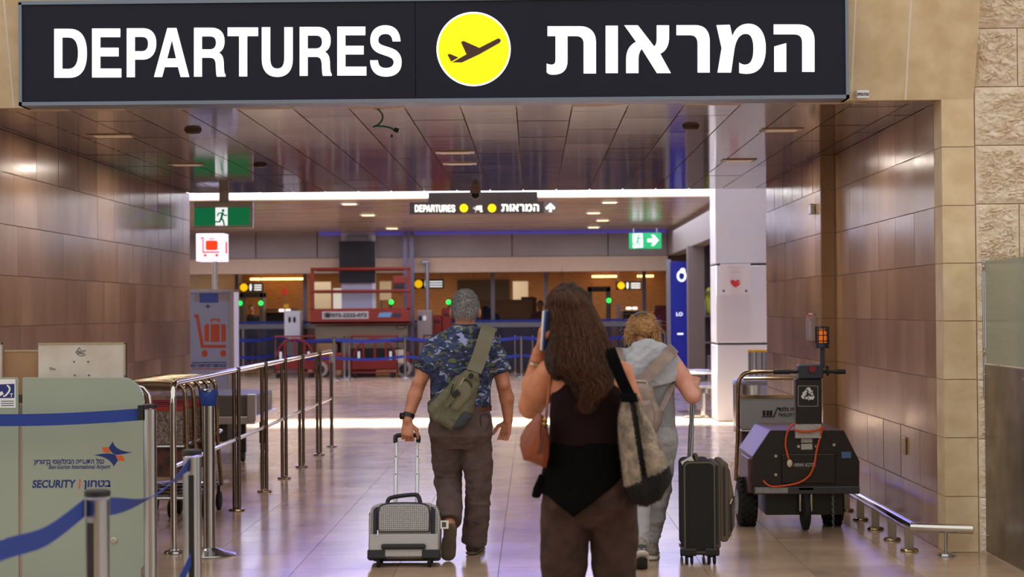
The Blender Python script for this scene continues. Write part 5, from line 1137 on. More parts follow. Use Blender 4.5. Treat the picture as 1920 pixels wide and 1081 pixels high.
# ------------------------------------------------------------------ woman in front, on the phone
SK2 = skinmat('warm_tan_skin', (196, 128, 92), (176, 108, 76))
wo = thing('person', 'person with long dark brown hair holding a phone to the ear, seen from behind', 'person', (.2, 6.6, 0))
YW = 6.6
v = Vol((-.08, 6.35, 0), (.5, 6.95, 1.68), .0075)
hc = (.138, 6.635, 1.545); hr_ = (.068, .088, .1)
v.ell(hc, hr_, .02).ell((.135, 6.67, 1.495), (.05, .058, .06), .03); face(v, hc, hr_); v.cone((.175, 6.6, 1.34), (.145, 6.615, 1.49), .05, .046, .02)
for s in (-1, 1): v.ell((.138+s*.073, 6.63, 1.53), (.01, .02, .032), .008)
v.loft([(.82, .2, 6.6, .155, .1), (.95, .195, 6.6, .14, .09), (1.08, .195, 6.6, .125, .085), (1.22, .195, 6.6, .13, .09), (1.32, .19, 6.6, .14, .075), (1.37, .18, 6.6, .08, .055)], .03)
v.limb([(.12, 6.6, .82), (.105, 6.63, .47), (.1, 6.62, .09)], [.06, .05, .036]).limb([(.28, 6.6, .82), (.305, 6.62, .47), (.3, 6.5, .1)], [.06, .05, .036])
for x, y in ((.1, 6.62), (.3, 6.5)): v.cone((x, y, .05), (x, y+.16, .035), .034, .028, .02)
B1 = v.nets(2)
shL, elL, wrL = (.062, 6.6, 1.315), (-.012, 6.72, 1.185), (.022, 6.655, 1.392)
vl = Vol((-.14, 6.4, 1.05), (.18, 6.95, 1.6), .0036)
vl.limb([shL, (.02, 6.65, 1.245), elL], [.054, .054, .046], .02).limb([elL, (.0, 6.7, 1.27), wrL], [.045, .043, .027], .012)
hand(vl, wrL, (.1, -.1, 1), (1, -.05, -.12), (.1, -1, 0), (.42, .5, .55, .62), .06, .92, .5)
B2 = vl.nets(1)
shR, elR, wrR = (.325, 6.6, 1.31), (.37, 6.64, 1.09), (.31, 6.83, 1.03)
vr = Vol((.2, 6.4, .7), (.55, 7.0, 1.4), .0045); vr.limb([shR, (.355, 6.6, 1.2), elR], [.05, .047, .04], .02).limb([elR, (.35, 6.72, 1.065), wrR], [.04, .04, .026], .012); hand(vr, wrR, (-.6, .4, .3), (-.3, -1, 0), (0, 0, 1), (.5, .55, .6, .65), .05, .92, .3)
qmesh('body', [B1, B2, vr.nets(1)], SK2, wo)
TANK = mat('dark_maroon_knit', (32, 16, 19), .9, spec=.15, var=.2, vscale=30, bump=.2, bscale=250)
v = Vol((-.02, 6.4, .95), (.45, 6.8, 1.4), .006)
v.loft([(.98, .193, 6.6, .147, .108), (1.06, .193, 6.6, .14, .103), (1.16, .195, 6.6, .138, .103), (1.24, .197, 6.6, .135, .104), (1.29, .2, 6.6, .105, .095), (1.33, .2, 6.6, .085, .085), (1.365, .2, 6.6, .08, .06)], .02, 2.3); v.cone((.2, 6.52, 1.42), (.2, 6.7, 1.42), .06, .06, .02, sub=True)
V, Q = v.nets(2); V = wrinkle(V, Q, .004, (10, 10, 7), seed=8); qmesh('tank_top', [(V, Q)], TANK, wo)
# black cardigan tied round the waist, hem coming to a point
BLK = mat('black_knit', (8, 8, 9), .95, spec=.1, var=.3, vscale=40, bump=.3, bscale=200)
v = Vol((-.05, 6.38, .7), (.45, 6.82, 1.1), .006)
v.loft([(.76, .19, 6.6, .176, .15), (.85, .19, 6.6, .175, .148), (.95, .19, 6.6, .162, .135), (1.04, .192, 6.6, .15, .118), (1.06, .193, 6.6, .144, .11)], .02, 2.3)
tip = aty(1075, 969, 6.46); ql = aty(1013, 924, 6.5); qr = aty(1172, 893, 6.5)
nl = np.array([-(ql.z-tip.z), 0, (ql.x-tip.x)]); nl = -nl if nl[2] > 0 else nl; nr = np.array([-(qr.z-tip.z), 0, (qr.x-tip.x)]); nr = -nr if nr[2] > 0 else nr
dA = v.d.copy(); X_, Z_ = v.ax[0].reshape(-1, 1, 1), v.ax[2].reshape(1, 1, -1)
hemz = np.where(X_ < tip.x, tip.z+(X_-tip.x)*(ql.z-tip.z)/(ql.x-tip.x), tip.z+(X_-tip.x)*(qr.z-tip.z)/(qr.x-tip.x)); v.d = np.maximum(v.d, (hemz-Z_)*.8).astype(np.float32)
v.poly([aty(x, y, 6.52) for x, y in ((1012, 885), (1000, 915), (997, 933), (1013, 936), (1020, 900))], 6.55, .02, .02, .01)
V, Q = v.nets(2); V = wrinkle(V, Q, .006, (9, 9, 6), seed=9); qmesh('tied_cardigan', [(V, Q)], BLK, wo)
PANT = mat('dark_brown_corduroy', (72, 54, 47), .92, spec=.2, var=.25, vscale=16, c2=(54, 40, 36), bump=.3, bscale=260, bstretch=(1, 1, .06))
v = Vol((-.05, 6.3, .03), (.48, 6.85, 1.0), .0075)
v.loft([(.735, .205, 6.6, .12, .08), (.82, .203, 6.6, .182, .132), (.9, .2, 6.6, .17, .125), (.98, .197, 6.6, .15, .11)], .03, 2.4)
v.limb([(.115, 6.6, .8), (.108, 6.62, .6), (.102, 6.64, .4), (.1, 6.63, .06)], [.095, .085, .08, .085], .012, capb=True).limb([(.292, 6.6, .8), (.3, 6.62, .6), (.302, 6.6, .4), (.3, 6.51, .06)], [.095, .085, .078, .085], .012, capb=True)
V, Q = v.nets(2); V = wrinkle(V, Q, .009, (7, 7, 5), seed=10); V = wrinkle(V, Q, .003, (18, 18, 14), seed=11); qmesh('trousers', [(V, Q)], PANT, wo)
for x, y in ((.1, 6.62), (.3, 6.5)):
    v = Vol((x-.08, y-.1, -.01), (x+.08, y+.26, .14), .005); v.cone((x, y-.02, .04), (x, y+.17, .032), .04, .034, .02); v.cone((x, y, .08), (x, y+.03, .05), .036, .03, .02); v.cut((0, 0, .001), (0, 0, -1)); qmesh('shoe', [v.nets(1)], BLACKP, wo)
# long hair
def hp2(x, y): p = aty(940+x/3.18, 520+y/3.18, 6.56); return p.x, p.z
outl = [hp2(x, y) for x, y in ((370, 42), (420, 46), (470, 72), (530, 140), (580, 230), (620, 330), (655, 450), (680, 560), (675, 650), (620, 700), (560, 725), (510, 760), (480, 760), (440, 720), (395, 650), (350, 600), (310, 610), (265, 560), (240, 500), (250, 440), (275, 380), (285, 250), (268, 180), (280, 110), (315, 62))]
def ycz(z): return 6.63-.1*np.clip((1.56-z)/.22, 0, 1)
v = Vol((-.02, 6.35, 1.15), (.4, 6.8, 1.7), .006); v.poly([(x*.93+.011+.002, z) for x, z in outl], ycz, .085, .07, .01)
v.ell((.138, 6.635, 1.562), (.077, .092, .092), .02)
HB = mat('dark_brown_hair', (58, 38, 28), .5, spec=.15, var=.5, vscale=40, c2=(28, 19, 16), stretch=(4, 4, .5), bump=.5, bscale=120, bstretch=(1, 1, .05))
V, Q = v.nets(3); V = wrinkle(V, Q, .012, (26, 26, 4), seed=12); hair2 = qmesh('hair', [(V, Q)], HB, wo)
zs_ = np.linspace(1.645, 1.17, 60); L_ = []; R_ = []
for z in zs_:
    xs_ = []
    for (x0_, z0_), (x1_, z1_) in zip(outl, outl[1:]+outl[:1]):
        if (z0_ > z) != (z1_ > z): xs_.append(x0_+(x1_-x0_)*(z-z0_)/(z1_-z0_))
    if len(xs_) >= 2: L_.append(min(xs_)); R_.append(max(xs_))
    else: L_.append(L_[-1] if L_ else .12); R_.append(R_[-1] if R_ else .15)
L_, R_ = np.array(L_), np.array(R_)
rs = np.random.RandomState(4); NS, K = 5200, 26
u = rs.rand(NS)*1.06-.03; end = 1.17+.26*np.abs(2*u-1.15)**1.6+rs.rand(NS)**2*.2; end = np.maximum(end, np.where(u < .3, 1.245+.06*rs.rand(NS), 1.16))
st0 = 1.645-.02*rs.rand(NS); tt = np.linspace(0, 1, K); Z = st0[:, None]+(end-st0)[:, None]*tt[None]
XL_ = np.interp(-Z, -zs_, L_); XR_ = np.interp(-Z, -zs_, R_); ph = rs.rand(NS, 1)*6.3; fr_ = 18+22*rs.rand(NS, 1)
clump = np.floor(u*16)/16*40
fly = (rs.rand(NS, 1) < .07)*1.0; wav = (.005+.016*rs.rand(NS, 1)+.02*fly)*np.clip((1.5-Z)/.3, 0, 1)*np.sin(fr_*(1.6-Z)+.4*ph+clump[:, None])+.006*np.clip((1.4-Z)/.2, 0, 1)*rs.randn(NS, 1)
uu = u[:, None]; X = XL_+uu*(XR_-XL_)+wav; T = .088*np.sqrt(np.clip(1-(2*uu-1)**2, 0, 1))*np.where(Z > 1.63, .5, 1)*(.9+.2*rs.rand(NS, 1)+.25*fly)
tp = np.clip((1.645-Z)/.06, 0, 1)**.5; Y = ycz(Z)-T*tp-.006*np.sin(fr_*.7*(1.6-Z)+ph)*np.clip((1.5-Z)/.3, 0, 1)
strands('hair_strands', np.stack([X, Y, Z], 2), .0011, mat('brown_strand', (104, 68, 48), .45, spec=.2, var=.6, vscale=70, c2=(46, 30, 22), stretch=(3, 3, .6)), hair2)
# phone
ph_ = aty(1026, 618, 6.6)
phone = thing('mobile_phone', 'phone in pale blue case held to the ear of the long-haired person', 'phone', (ph_.x, 6.6, ph_.z-.07))
c_ = Vector((ph_.x-.002, 6.605, ph_.z))
MB().cbox(c_, (.009, .074, .15), (.1, .13, -.5)).build('body', mat('phone_white', (226, 220, 212), .3), phone, smooth=30, bevel=.003)
MB().cbox(c_+Vector((.007, -.001, 0)), (.007, .077, .153), (.1, .13, -.5)).build('case', mat('phone_blue', (74, 100, 160), .35), phone, smooth=30, bevel=.003)
w0 = Vector(wrL)-Vector((.006, .0, .04)); dirw = Vector((.03, -.05, .21)).normalized()
br = MB().rings([(w0-dirw*.006, .033), (w0-dirw*.004, .036), (w0+dirw*.006, .035), (w0+dirw*.006, .032)], 22).build('bracelet', GOLD); tag(br, 'thin metal bracelet on the wrist holding the phone', 'bracelet')
# brown leather pouch
def b4(x, y): return (960+x/3.37, 760+y/3.37)
TAN = mat('tan_leather', (142, 72, 44), .38, var=.25, vscale=14, c2=(116, 56, 34), bump=.1, bscale=90)
pou = thing('shoulder_pouch', 'small tan leather shoulder pouch at the elbow of the long-haired person', 'bag', tuple(aty(1005, 875, 6.5)))
v = Vol((-.1, 6.36, .9), (.1, 6.66, 1.22), .004)
v.poly([aty(*b4(x, y), 6.5) for x, y in ((172, 45), (100, 118), (56, 195), (50, 250), (68, 345), (140, 372), (213, 392), (232, 320), (236, 220), (222, 130), (200, 60))], 6.5, .07, .06, .01)
V, Q = v.nets(4); V = wrinkle(V, Q, .006, (14, 14, 5), seed=14); qmesh('body', [(V, Q)], TAN, pou)
MB().tube(interp([aty(*b4(x, y), 6.43) for x, y in ((200, 130), (192, 200), (178, 270), (168, 295), (186, 290), (205, 230), (208, 150))], 5), .004, 6).build('zip', mat('tan_dark', (96, 46, 28), .5), pou, smooth=180)
MB().tube(interp([aty(1024, 790, 6.45), aty(1026, 760, 6.44), aty(1031, 720, 6.5), aty(1036, 688, 6.57), aty(1040, 680, 6.62)], 5), .005, 8).build('strap', TAN, pou, smooth=180)
for i, (x, y) in enumerate(((1021, 786), (1024, 790), (1020, 794), (1025, 797))): p = aty(x, y, 6.43); MB().ball(p, .007, 10, 6).build('bead', mat('bead_%d' % (i % 2), ((168, 130, 60), (60, 44, 36))[i % 2], .3, .4), pou, smooth=180)
# knitted tote
tote = thing('tote_bag', 'beige and black fuzzy knit tote bag on the shoulder of the long-haired person', 'bag', tuple(aty(1212, 948, 6.5)))
def knit_mat():
    m = mat('beige_black_knit', (168, 150, 130), .95, var=.35, vscale=26, c2=(112, 102, 92), bump=.7, bscale=150); nt = m.node_tree; b = nt.nodes['Principled BSDF']; L = nt.links.new
    src = b.inputs['Base Color'].links[0].from_socket; geo = nt.nodes.new('ShaderNodeNewGeometry'); sx = nt.nodes.new('ShaderNodeSeparateXYZ'); L(geo.outputs['Position'], sx.inputs[0])
    p, q = aty(1172, 911, 6.45), aty(1253, 872, 6.45); sl = (q.z-p.z)/(q.x-p.x)
    a = nt.nodes.new('ShaderNodeMath'); a.operation = 'MULTIPLY_ADD'; a.inputs[1].default_value = -sl; L(sx.outputs[0], a.inputs[0]); L(sx.outputs[2], a.inputs[2])
    n = nt.nodes.new('ShaderNodeTexNoise'); n.inputs['Scale'].default_value = 120; L(geo.outputs['Position'], n.inputs['Vector'])
    c = nt.nodes.new('ShaderNodeMath'); c.operation = 'MULTIPLY_ADD'; c.inputs[1].default_value = .03; L(n.outputs['Fac'], c.inputs[0]); L(a.outputs[0], c.inputs[2])
    r = nt.nodes.new('ShaderNodeMapRange'); z0_ = p.z-sl*p.x+.015; r.inputs[1].default_value = z0_-.004; r.inputs[2].default_value = z0_+.004; L(c.outputs[0], r.inputs[0])
    mx = nt.nodes.new('ShaderNodeMixRGB'); mx.inputs[1].default_value = (*lin((15, 14, 14)), 1); L(r.outputs[0], mx.inputs[0]); L(src, mx.inputs[2])
    s0, s1 = aty(1184, 740, 6.4), aty(1208, 895, 6.4); k2_ = (s1.x-s0.x)/(s1.z-s0.z); e = nt.nodes.new('ShaderNodeMath'); e.operation = 'MULTIPLY_ADD'; e.inputs[1].default_value = -k2_; L(sx.outputs[2], e.inputs[0]); L(sx.outputs[0], e.inputs[2])  # dark stripe down the fold: its shade is put into the knit colour
    g = nt.nodes.new('ShaderNodeMath'); g.operation = 'MULTIPLY_ADD'; g.inputs[1].default_value = .012; L(n.outputs['Fac'], g.inputs[0]); L(e.outputs[0], g.inputs[2])
    h = nt.nodes.new('ShaderNodeMath'); h.operation = 'COMPARE'; h.inputs[1].default_value = s0.x-k2_*s0.z+.006; h.inputs[2].default_value = .011; L(g.outputs[0], h.inputs[0])
    m2 = nt.nodes.new('ShaderNodeMixRGB'); m2.inputs[2].default_value = (*lin((22, 20, 20)), 1); L(h.outputs[0], m2.inputs[0]); L(mx.outputs[0], m2.inputs[1]); L(m2.outputs[0], b.inputs['Base Color']); return m
KN = knit_mat()
v = Vol((.25, 6.3, .75), (.58, 6.66, 1.3), .005)
v.poly([aty(x, y, 6.46) for x, y in ((1166, 742), (1183, 733), (1196, 742), (1206, 769), (1227, 810), (1252, 867), (1257.6, 890), (1254, 908), (1236, 935), (1212, 950), (1188, 944), (1178, 932), (1169, 908), (1165, 864), (1160, 804), (1161, 770))], 6.46, .085, .07, .01)
V, Q = v.nets(4); p0_, p1_ = aty(1188, 740, 6.4), aty(1209, 895, 6.4)
xx = p0_.x+(p1_.x-p0_.x)*(V[:, 2]-p0_.z)/(p1_.z-p0_.z); fold = np.exp(-((V[:, 0]-xx)/.014)**2)*np.clip((V[:, 2]-p1_.z+.02)/.03, 0, 1); V[:, 1] += (fold*.035*(V[:, 1] < 6.46)).astype(np.float32)
V = wrinkle(V, Q, .008, (9, 9, 5), seed=15); tb_ = qmesh('body', [(V, Q)], KN, tote)
rs = np.random.RandomState(9); sel = V[rs.choice(len(V), 5000)]; nn = rs.randn(5000, 3)*.5+np.array([0, -.6, -.1]); t_ = np.linspace(0, 1, 3)[None, :, None]
strands('fuzz', sel[:, None, :]+nn[:, None, :]*.008*t_, .0006, KN, tb_)
sp_ = [aty(1143, 655, 6.5), aty(1150, 672, 6.46), aty(1163, 705, 6.44), aty(1177, 735, 6.43), aty(1186, 752, 6.4)]; sp_.insert(0, Vector((sp_[0].x-.01, 6.58, 1.375)))
MB().ribbon(interp(sp_, 5), [Vector((.04, -.012, .012))]*(5*(len(sp_)-1)+1), .008).build('strap', BLK, tote, smooth=60)
MB().ribbon(interp([aty(1178, 738, 6.4), aty(1181, 752, 6.385)], 3), [Vector((.06, 0, 0))]*4, .012).build('strap_patch', BLK, tote, smooth=60)
# ------------------------------------------------------------------ blonde woman with backpack
SK3 = skinmat('fair_skin', (214, 160, 140), (200, 136, 116))
bl_ = thing('person', 'person with pinned-up blonde hair in grey top and sweatpants, pulling a black suitcase', 'person', (.68, 10.8, 0))
v = Vol((.35, 10.4, 0), (1.12, 11.3, 1.6), .0075); hc = (.672, 10.87, 1.425); hr_ = (.07, .088, .1)
v.ell(hc, hr_, .02).ell((.672, 10.91, 1.375), (.052, .055, .055), .03); face(v, hc, hr_); v.cone((.685, 10.77, 1.24), (.675, 10.84, 1.4), .056, .05, .02)
for s in (-1, 1): v.ell((.672+s*.074, 10.855, 1.41), (.01, .02, .03), .008)
v.loft([(.72, .69, 10.8, .16, .11), (.9, .695, 10.8, .15, .1), (1.05, .695, 10.8, .15, .1), (1.18, .69, 10.79, .16, .1), (1.26, .685, 10.78, .14, .08)], .03)
v.limb([(.62, 10.8, .75), (.63, 10.88, .44), (.632, 10.56, .13)], [.085, .055, .04]).limb([(.77, 10.8, .75), (.755, 10.95, .43), (.72, 10.97, .1)], [.085, .055, .04])
B1 = v.nets(2)
shR, elR, wrR = (.845, 10.79, 1.225), (.962, 10.72, 1.03), (.99, 10.93, 1.075)
vr = Vol((.72, 10.55, .9), (1.15, 11.15, 1.34), .004); vr.limb([shR, (.905, 10.76, 1.13), elR], [.058, .058, .052], .02).limb([elR, (.98, 10.83, 1.045), wrR], [.05, .046, .03], .012)
hand(vr, wrR, (.12, .6, .42), (-.1, .3, -1), (-1, .1, 0), (.75, .85, .9, .9), .05, .95, .5)
shL, elL, wrL = (.52, 10.79, 1.225), (.43, 10.83, 1.02), (.46, 10.98, .9)
vL = Vol((.3, 10.6, .7), (.66, 11.2, 1.34), .005); vL.limb([shL, elL], [.055, .048], .02).limb([elL, wrL], [.047, .03], .012); hand(vL, wrL, (.1, .5, -.6), (1, 0, 0), (0, .5, 1), (.5, .5, .55, .6), .05, .95, .3)
qmesh('body', [B1, vr.nets(1), vL.nets(1)], SK3, bl_)
GT = mat('grey_jersey', (140, 140, 144), .9, var=.12, vscale=40, bump=.15, bscale=300, sheen=.2); GH = mat('light_grey_fleece', (172, 174, 182), .92, var=.1, vscale=30, bump=.15, bscale=250, sheen=.3); GP = mat('grey_sweat_fabric', (158, 157, 160), .92, var=.12, vscale=30, bump=.2, bscale=250, sheen=.3)
v = Vol((.4, 10.5, .75), (1.0, 11.1, 1.36), .0065)
v.loft([(.79, .69, 10.8, .178, .13), (.9, .69, 10.8, .172, .125), (1.05, .692, 10.8, .17, .12), (1.16, .69, 10.79, .178, .115), (1.24, .688, 10.785, .165, .1), (1.29, .685, 10.78, .1, .08)], .03, 2.3)
V, Q = v.nets(2); V = wrinkle(V, Q, .006, (8, 8, 8), seed=16); qmesh('shirt', [(V, Q)], GT, bl_)
# sleeveless hooded top with folded cape back
v = Vol((.4, 10.5, 1.0), (1.02, 11.1, 1.42), .006)
v.loft([(1.03, .69, 10.785, .198, .135), (1.12, .69, 10.785, .2, .135), (1.2, .688, 10.78, .2, .13), (1.26, .686, 10.78, .185, .11), (1.31, .684, 10.785, .12, .085), (1.345, .682, 10.79, .075, .066)], .03, 2.4)
v.cone((.82, 10.79, 1.25), (.875, 10.785, 1.165), .07, .068, .03, capb=True); v.cone((.55, 10.79, 1.25), (.495, 10.785, 1.165), .07, .068, .03, capb=True)
v.limb([(.62, 10.72, 1.325), (.7, 10.7, 1.33), (.775, 10.72, 1.3), (.8, 10.76, 1.26)], [.03, .04, .042, .03], .03); v.ell((.69, 10.68, 1.23), (.14, .04, .09), .04); v.ell((.56, 10.67, 1.15), (.06, .035, .07), .03)
X_, Y_, Z_ = [v.ax[i].reshape([-1 if k == i else 1 for k in range(3)]) for i in range(3)]; v.d = np.maximum(v.d, np.where(Y_ > 10.85, 1.16-Z_, (1.075+.045*(X_-.69)/.2)-Z_)).astype(np.float32)
V, Q = v.nets(2); V = wrinkle(V, Q, .009, (8, 8, 13), seed=17); V = wrinkle(V, Q, .004, (20, 20, 24), seed=18); qmesh('hooded_top', [(V, Q)], GH, bl_)
v = Vol((.4, 10.4, .05), (1.0, 11.2, .9), .0075)
v.loft([(.64, .69, 10.8, .13, .085), (.75, .692, 10.79, .185, .138), (.84, .692, 10.8, .178, .13)], .03, 2.4)
v.limb([(.615, 10.8, .74), (.625, 10.87, .5), (.628, 10.78, .33), (.632, 10.58, .155)], [.1, .08, .075, .05], .02).limb([(.775, 10.8, .74), (.765, 10.92, .45), (.74, 10.95, .28), (.722, 10.97, .13)], [.102, .08, .07, .052], .02)
V, Q = v.nets(2); V = wrinkle(V, Q, .009, (7, 7, 15), seed=19); V = wrinkle(V, Q, .006, (12, 12, 34), seed=20, mask=np.clip((.34-V[:, 2])/.12, 0, 1)); qmesh('sweatpants', [(V, Q)], GP, bl_)
SNK = mat('taupe_sneaker', (150, 138, 128), .7, var=.25, vscale=40, c2=(112, 104, 100)); SOLW = mat('pale_sole', (206, 196, 184), .6, var=.2, vscale=40); DK = mat('dark_tread', (34, 32, 32), .8)
# trailing foot on its toes, sole turned to the viewer
fx = .632
v = Vol((.5, 10.25, -.02), (.76, 10.75, .24), .005); v.cone((fx, 10.58, .05), (fx, 10.52, .115), .048, .042, .03).cone((fx, 10.5, .12), (fx, 10.54, .15), .04, .042, .02); v.cut((0, 0, .006), (0, 0, -1)); qmesh('shoe', [v.nets(1)], SNK, bl_)
v = Vol((.5, 10.25, -.02), (.76, 10.75, .24), .005); v.cone((fx, 10.575, .03), (fx, 10.465, .1), .05, .043, .02, flat=((0, .6, .8), 2.6)); v.cut((0, 0, .001), (0, 0, -1)); qmesh('shoe_sole', [v.nets(1)], SOLW, bl_)
v = Vol((.5, 10.25, -.02), (.76, 10.75, .24), .005); v.cone((fx, 10.55, .008), (fx, 10.452, .07), .04, .034, .02, flat=((0, .6, .8), 4)); v.cut((0, 0, .001), (0, 0, -1)); qmesh('tread', [v.nets(1)], DK, bl_)
MB().ribbon([(fx-.03, 10.478, .135), (fx, 10.466, .14), (fx+.03, 10.478, .135)], [Vector((0, .006, .04))]*3, .008).build('heel_tab', mat('slate_tab', (64, 68, 78), .7), bl_, smooth=60)
fx = .722
v = Vol((.58, 10.8, -.02), (.86, 11.35, .2), .005); v.cone((fx, 10.96, .055), (fx+.02, 11.14, .04), .044, .04, .03).cone((fx, 10.97, .1), (fx, 11.0, .08), .042, .036, .03); v.cut((0, 0, .02), (0, 0, -1)); qmesh('shoe', [v.nets(1)], SNK, bl_)
v = Vol((.58, 10.8, -.02), (.86, 11.35, .2), .005); v.cone((fx, 10.945, .014), (fx+.025, 11.17, .014), .044, .044, .02, flat=((0, 0, 1), 2.6)); v.cut((0, 0, .001), (0, 0, -1)); qmesh('shoe_sole', [v.nets(1)], SOLW, bl_)
# blonde hair
HBL = mat('blonde_hair', (192, 146, 92), .45, var=.55, vscale=34, c2=(126, 84, 48), stretch=(1, 1, 3), bump=.7, bscale=110, bstretch=(.4, 1, 1))
v = Vol((.5, 10.6, 1.3), (.85, 11.05, 1.58), .005)
v.ell((.672, 10.855, 1.45), (.093, .1, .085), .02).ell((.695, 10.77, 1.435), (.055, .05, .05), .03).ell((.59, 10.83, 1.41), (.03, .05, .055), .02).ell((.755, 10.83, 1.4), (.026, .045, .05), .02)
v.cut((.67, 10.76, 1.378), (0, .55, -1)); V, Q = v.nets(2); V = wrinkle(V, Q, .006, (22, 22, 22), seed=21); hb_ = qmesh('hair', [(V, Q)], HBL, bl_)
rs = np.random.RandomState(6); N_ = 2200; sel = V[rs.choice(len(V), N_)]; bun = np.array([.695, 10.75, 1.44]); t_ = np.linspace(0, 1, 9)[None, :, None]
tow = (bun-sel); tow /= np.linalg.norm(tow, axis=1)[:, None]+1e-6; out = sel-np.array([.675, 10.85, 1.44]); out /= np.linalg.norm(out, axis=1)[:, None]
ln = (.03+.05*rs.rand(N_))[:, None, None]; loose = (rs.rand(N_) < .05)[:, None, None]
cv_ = sel[:, None, :]+out[:, None, :]*.006+np.where(loose, (out+rs.randn(N_, 3)*.35)[:, None, :]*ln*.7*t_+np.array([0, 0, -.03])*t_*t_, (tow+rs.randn(N_, 3)*.1)[:, None, :]*ln*t_+out[:, None, :]*.007*np.sin(3.1*t_))
strands('hair_strands', cv_, .0009, mat('blonde_strand', (216, 174, 118), .4, var=.5, vscale=60, c2=(150, 104, 62)), hb_)
sel = V[(V[:, 2] < 1.42) & (np.abs(V[:, 0]-.672) > .055)]; sel = sel[rs.choice(len(sel), 420)]; k_ = rs.randn(420, 3)*.15+np.array([0, -.1, -1])
tag(strands('loose_locks', sel[:, None, :]+k_[:, None, :]*(.03+.05*rs.rand(420))[:, None, None]*t_+.004*np.sin(9*t_+rs.rand(420)[:, None, None]*6), .0012, mat('blonde_strand', (216, 174, 118), .4), hb_), kind='stuff')
MB().tube(interp([(.62, 10.79, 1.515), (.645, 10.775, 1.53), (.67, 10.77, 1.534), (.695, 10.775, 1.528)], 4), .008, 8).build('hair_clip', mat('grey_clip', (90, 92, 98), .3), bl_, smooth=180)
for s, x in ((-1, 1184), (1, 1235)): p = aty(x, 638, 10.8); MB().tube([(p.x+.008*math.cos(a), 10.8, p.z+.008*math.sin(a)) for a in np.linspace(0, 6.28, 13)[:-1]], .002, 6, True).build('earring', GOLD, bl_)
# backpack
TAUPB = mat('taupe_leather', (148, 130, 122), .45, var=.15, vscale=14, c2=(126, 108, 102), bump=.12, bscale=60)
bpk = thing('backpack', 'taupe backpack hanging askew on the back of the blonde person', 'backpack', tuple(aty(1205, 822, 10.6)))
v = Vol((.45, 10.45, .7), (.86, 10.75, 1.14), .005)
v.poly([aty(x, y, 10.6) for x, y in ((1172, 717), (1212, 714), (1224, 726), (1230, 752), (1239, 771), (1241, 790), (1233, 808), (1215, 822), (1180, 826), (1166, 815), (1162, 760), (1164, 725))], 10.6, .075, .06, .01)
V, Q = v.nets(4); V = wrinkle(V, Q, .007, (12, 12, 9), seed=22); qmesh('body', [(V, Q)], TAUPB, bpk)
v = Vol((.45, 10.42, .7), (.86, 10.65, 1.14), .005); v.poly([aty(x, y, 10.54) for x, y in ((1176, 752), (1220, 748), (1228, 772), (1226, 806), (1180, 814), (1170, 780))], 10.535, .03, .03, .01); V, Q = v.nets(4); V = wrinkle(V, Q, .005, (12, 12, 9), seed=23); qmesh('front_pocket', [(V, Q)], TAUPB, bpk)
MB().tube([aty(x, y, 10.55) for x, y in ((1178, 716), (1194, 713.5), (1211, 714), (1214, 720), (1211, 727), (1194, 728), (1179, 725), (1176, 720))], .006, 8, True).build('top_rim', mat('rim_pink', (176, 158, 152), .45), bpk, smooth=180)
MB().tube(interp([aty(x, y, 10.52) for x, y in ((1184, 760), (1200, 757), (1216, 757), (1222, 768))], 4), .003, 6).build('zip', mat('zip_dark', (70, 60, 58), .4, .4), bpk, smooth=180)
def strapn(L_, ws, nm='strap'):
    P = interp([Vector((*aty(x, y, Y).xy, aty(x, y, Y).z)) for x, y, Y in L_], 5); MB().ribbon(P, [Vector(ws)]*len(P), .008).build(nm, TAUPB, bpk, smooth=60)
strapn(((1203, 716, 10.58), (1218, 700, 10.59), (1236, 682, 10.6), (1252, 665, 10.63), (1260, 656, 10.68), (1264, 652, 10.77)), (.05, 0, -.05))
strapn(((1172, 718, 10.6), (1166, 695, 10.61), (1163, 672, 10.64), (1161, 658, 10.7), (1160, 652, 10.77)), (.04, 0, .0))
strapn(((1238, 772, 10.6), (1246, 756, 10.62), (1254, 738, 10.66), (1260, 716, 10.74), (1262, 705, 10.85)), (.045, 0, .02), 'lower_strap')
# ================================================================= luggage
# grey patterned trolley bag, tilted, pulled by the man
def check_mat(name, c, c2, sc):
    m = bpy.data.materials.new(name); m.use_nodes = True; nt = m.node_tree; b = nt.nodes['Principled BSDF']; L = nt.links.new; b.inputs['Roughness'].default_value = .7
    tc = nt.nodes.new('ShaderNodeTexCoord'); v = nt.nodes.new('ShaderNodeTexVoronoi'); v.inputs['Scale'].default_value = sc; v.inputs['Randomness'].default_value = .12
    r = nt.nodes.new('ShaderNodeValToRGB'); r.color_ramp.elements[0].position = .28; r.color_ramp.elements[1].position = .42; r.color_ramp.elements[0].color = (*lin(c2), 1); r.color_ramp.elements[1].color = (*lin(c), 1)
    L(tc.outputs['Object'], v.inputs['Vector']); L(v.outputs['Distance'], r.inputs[0]); L(r.outputs[0], b.inputs['Base Color']); return m
PAT = check_mat('grey_trellis_fabric', (168, 164, 163), (78, 78, 84), 80)
NAVZ = mat('dark_zip', (30, 32, 44), .6)
p = fl(757, 1063); bgx, bgy = p.x, p.y
bg = thing('trolley_bag', 'grey patterned cabin bag on wheels pulled by the person in camouflage', 'suitcase', (bgx, bgy, 0))
tl = 14*math.pi/180
hw, hb, dp_ = .215, .41, .24; z0_ = .06
fr0 = [(-hw, z0_), (hw, z0_), (hw+.004, .3), (hw-.012, .375), (hw-.07, .395), (-hw+.07, .395), (-hw+.012, .375), (-hw-.004, .3)]
def LB(x, y, z): return Vector((bgx+x, bgy+y, z))
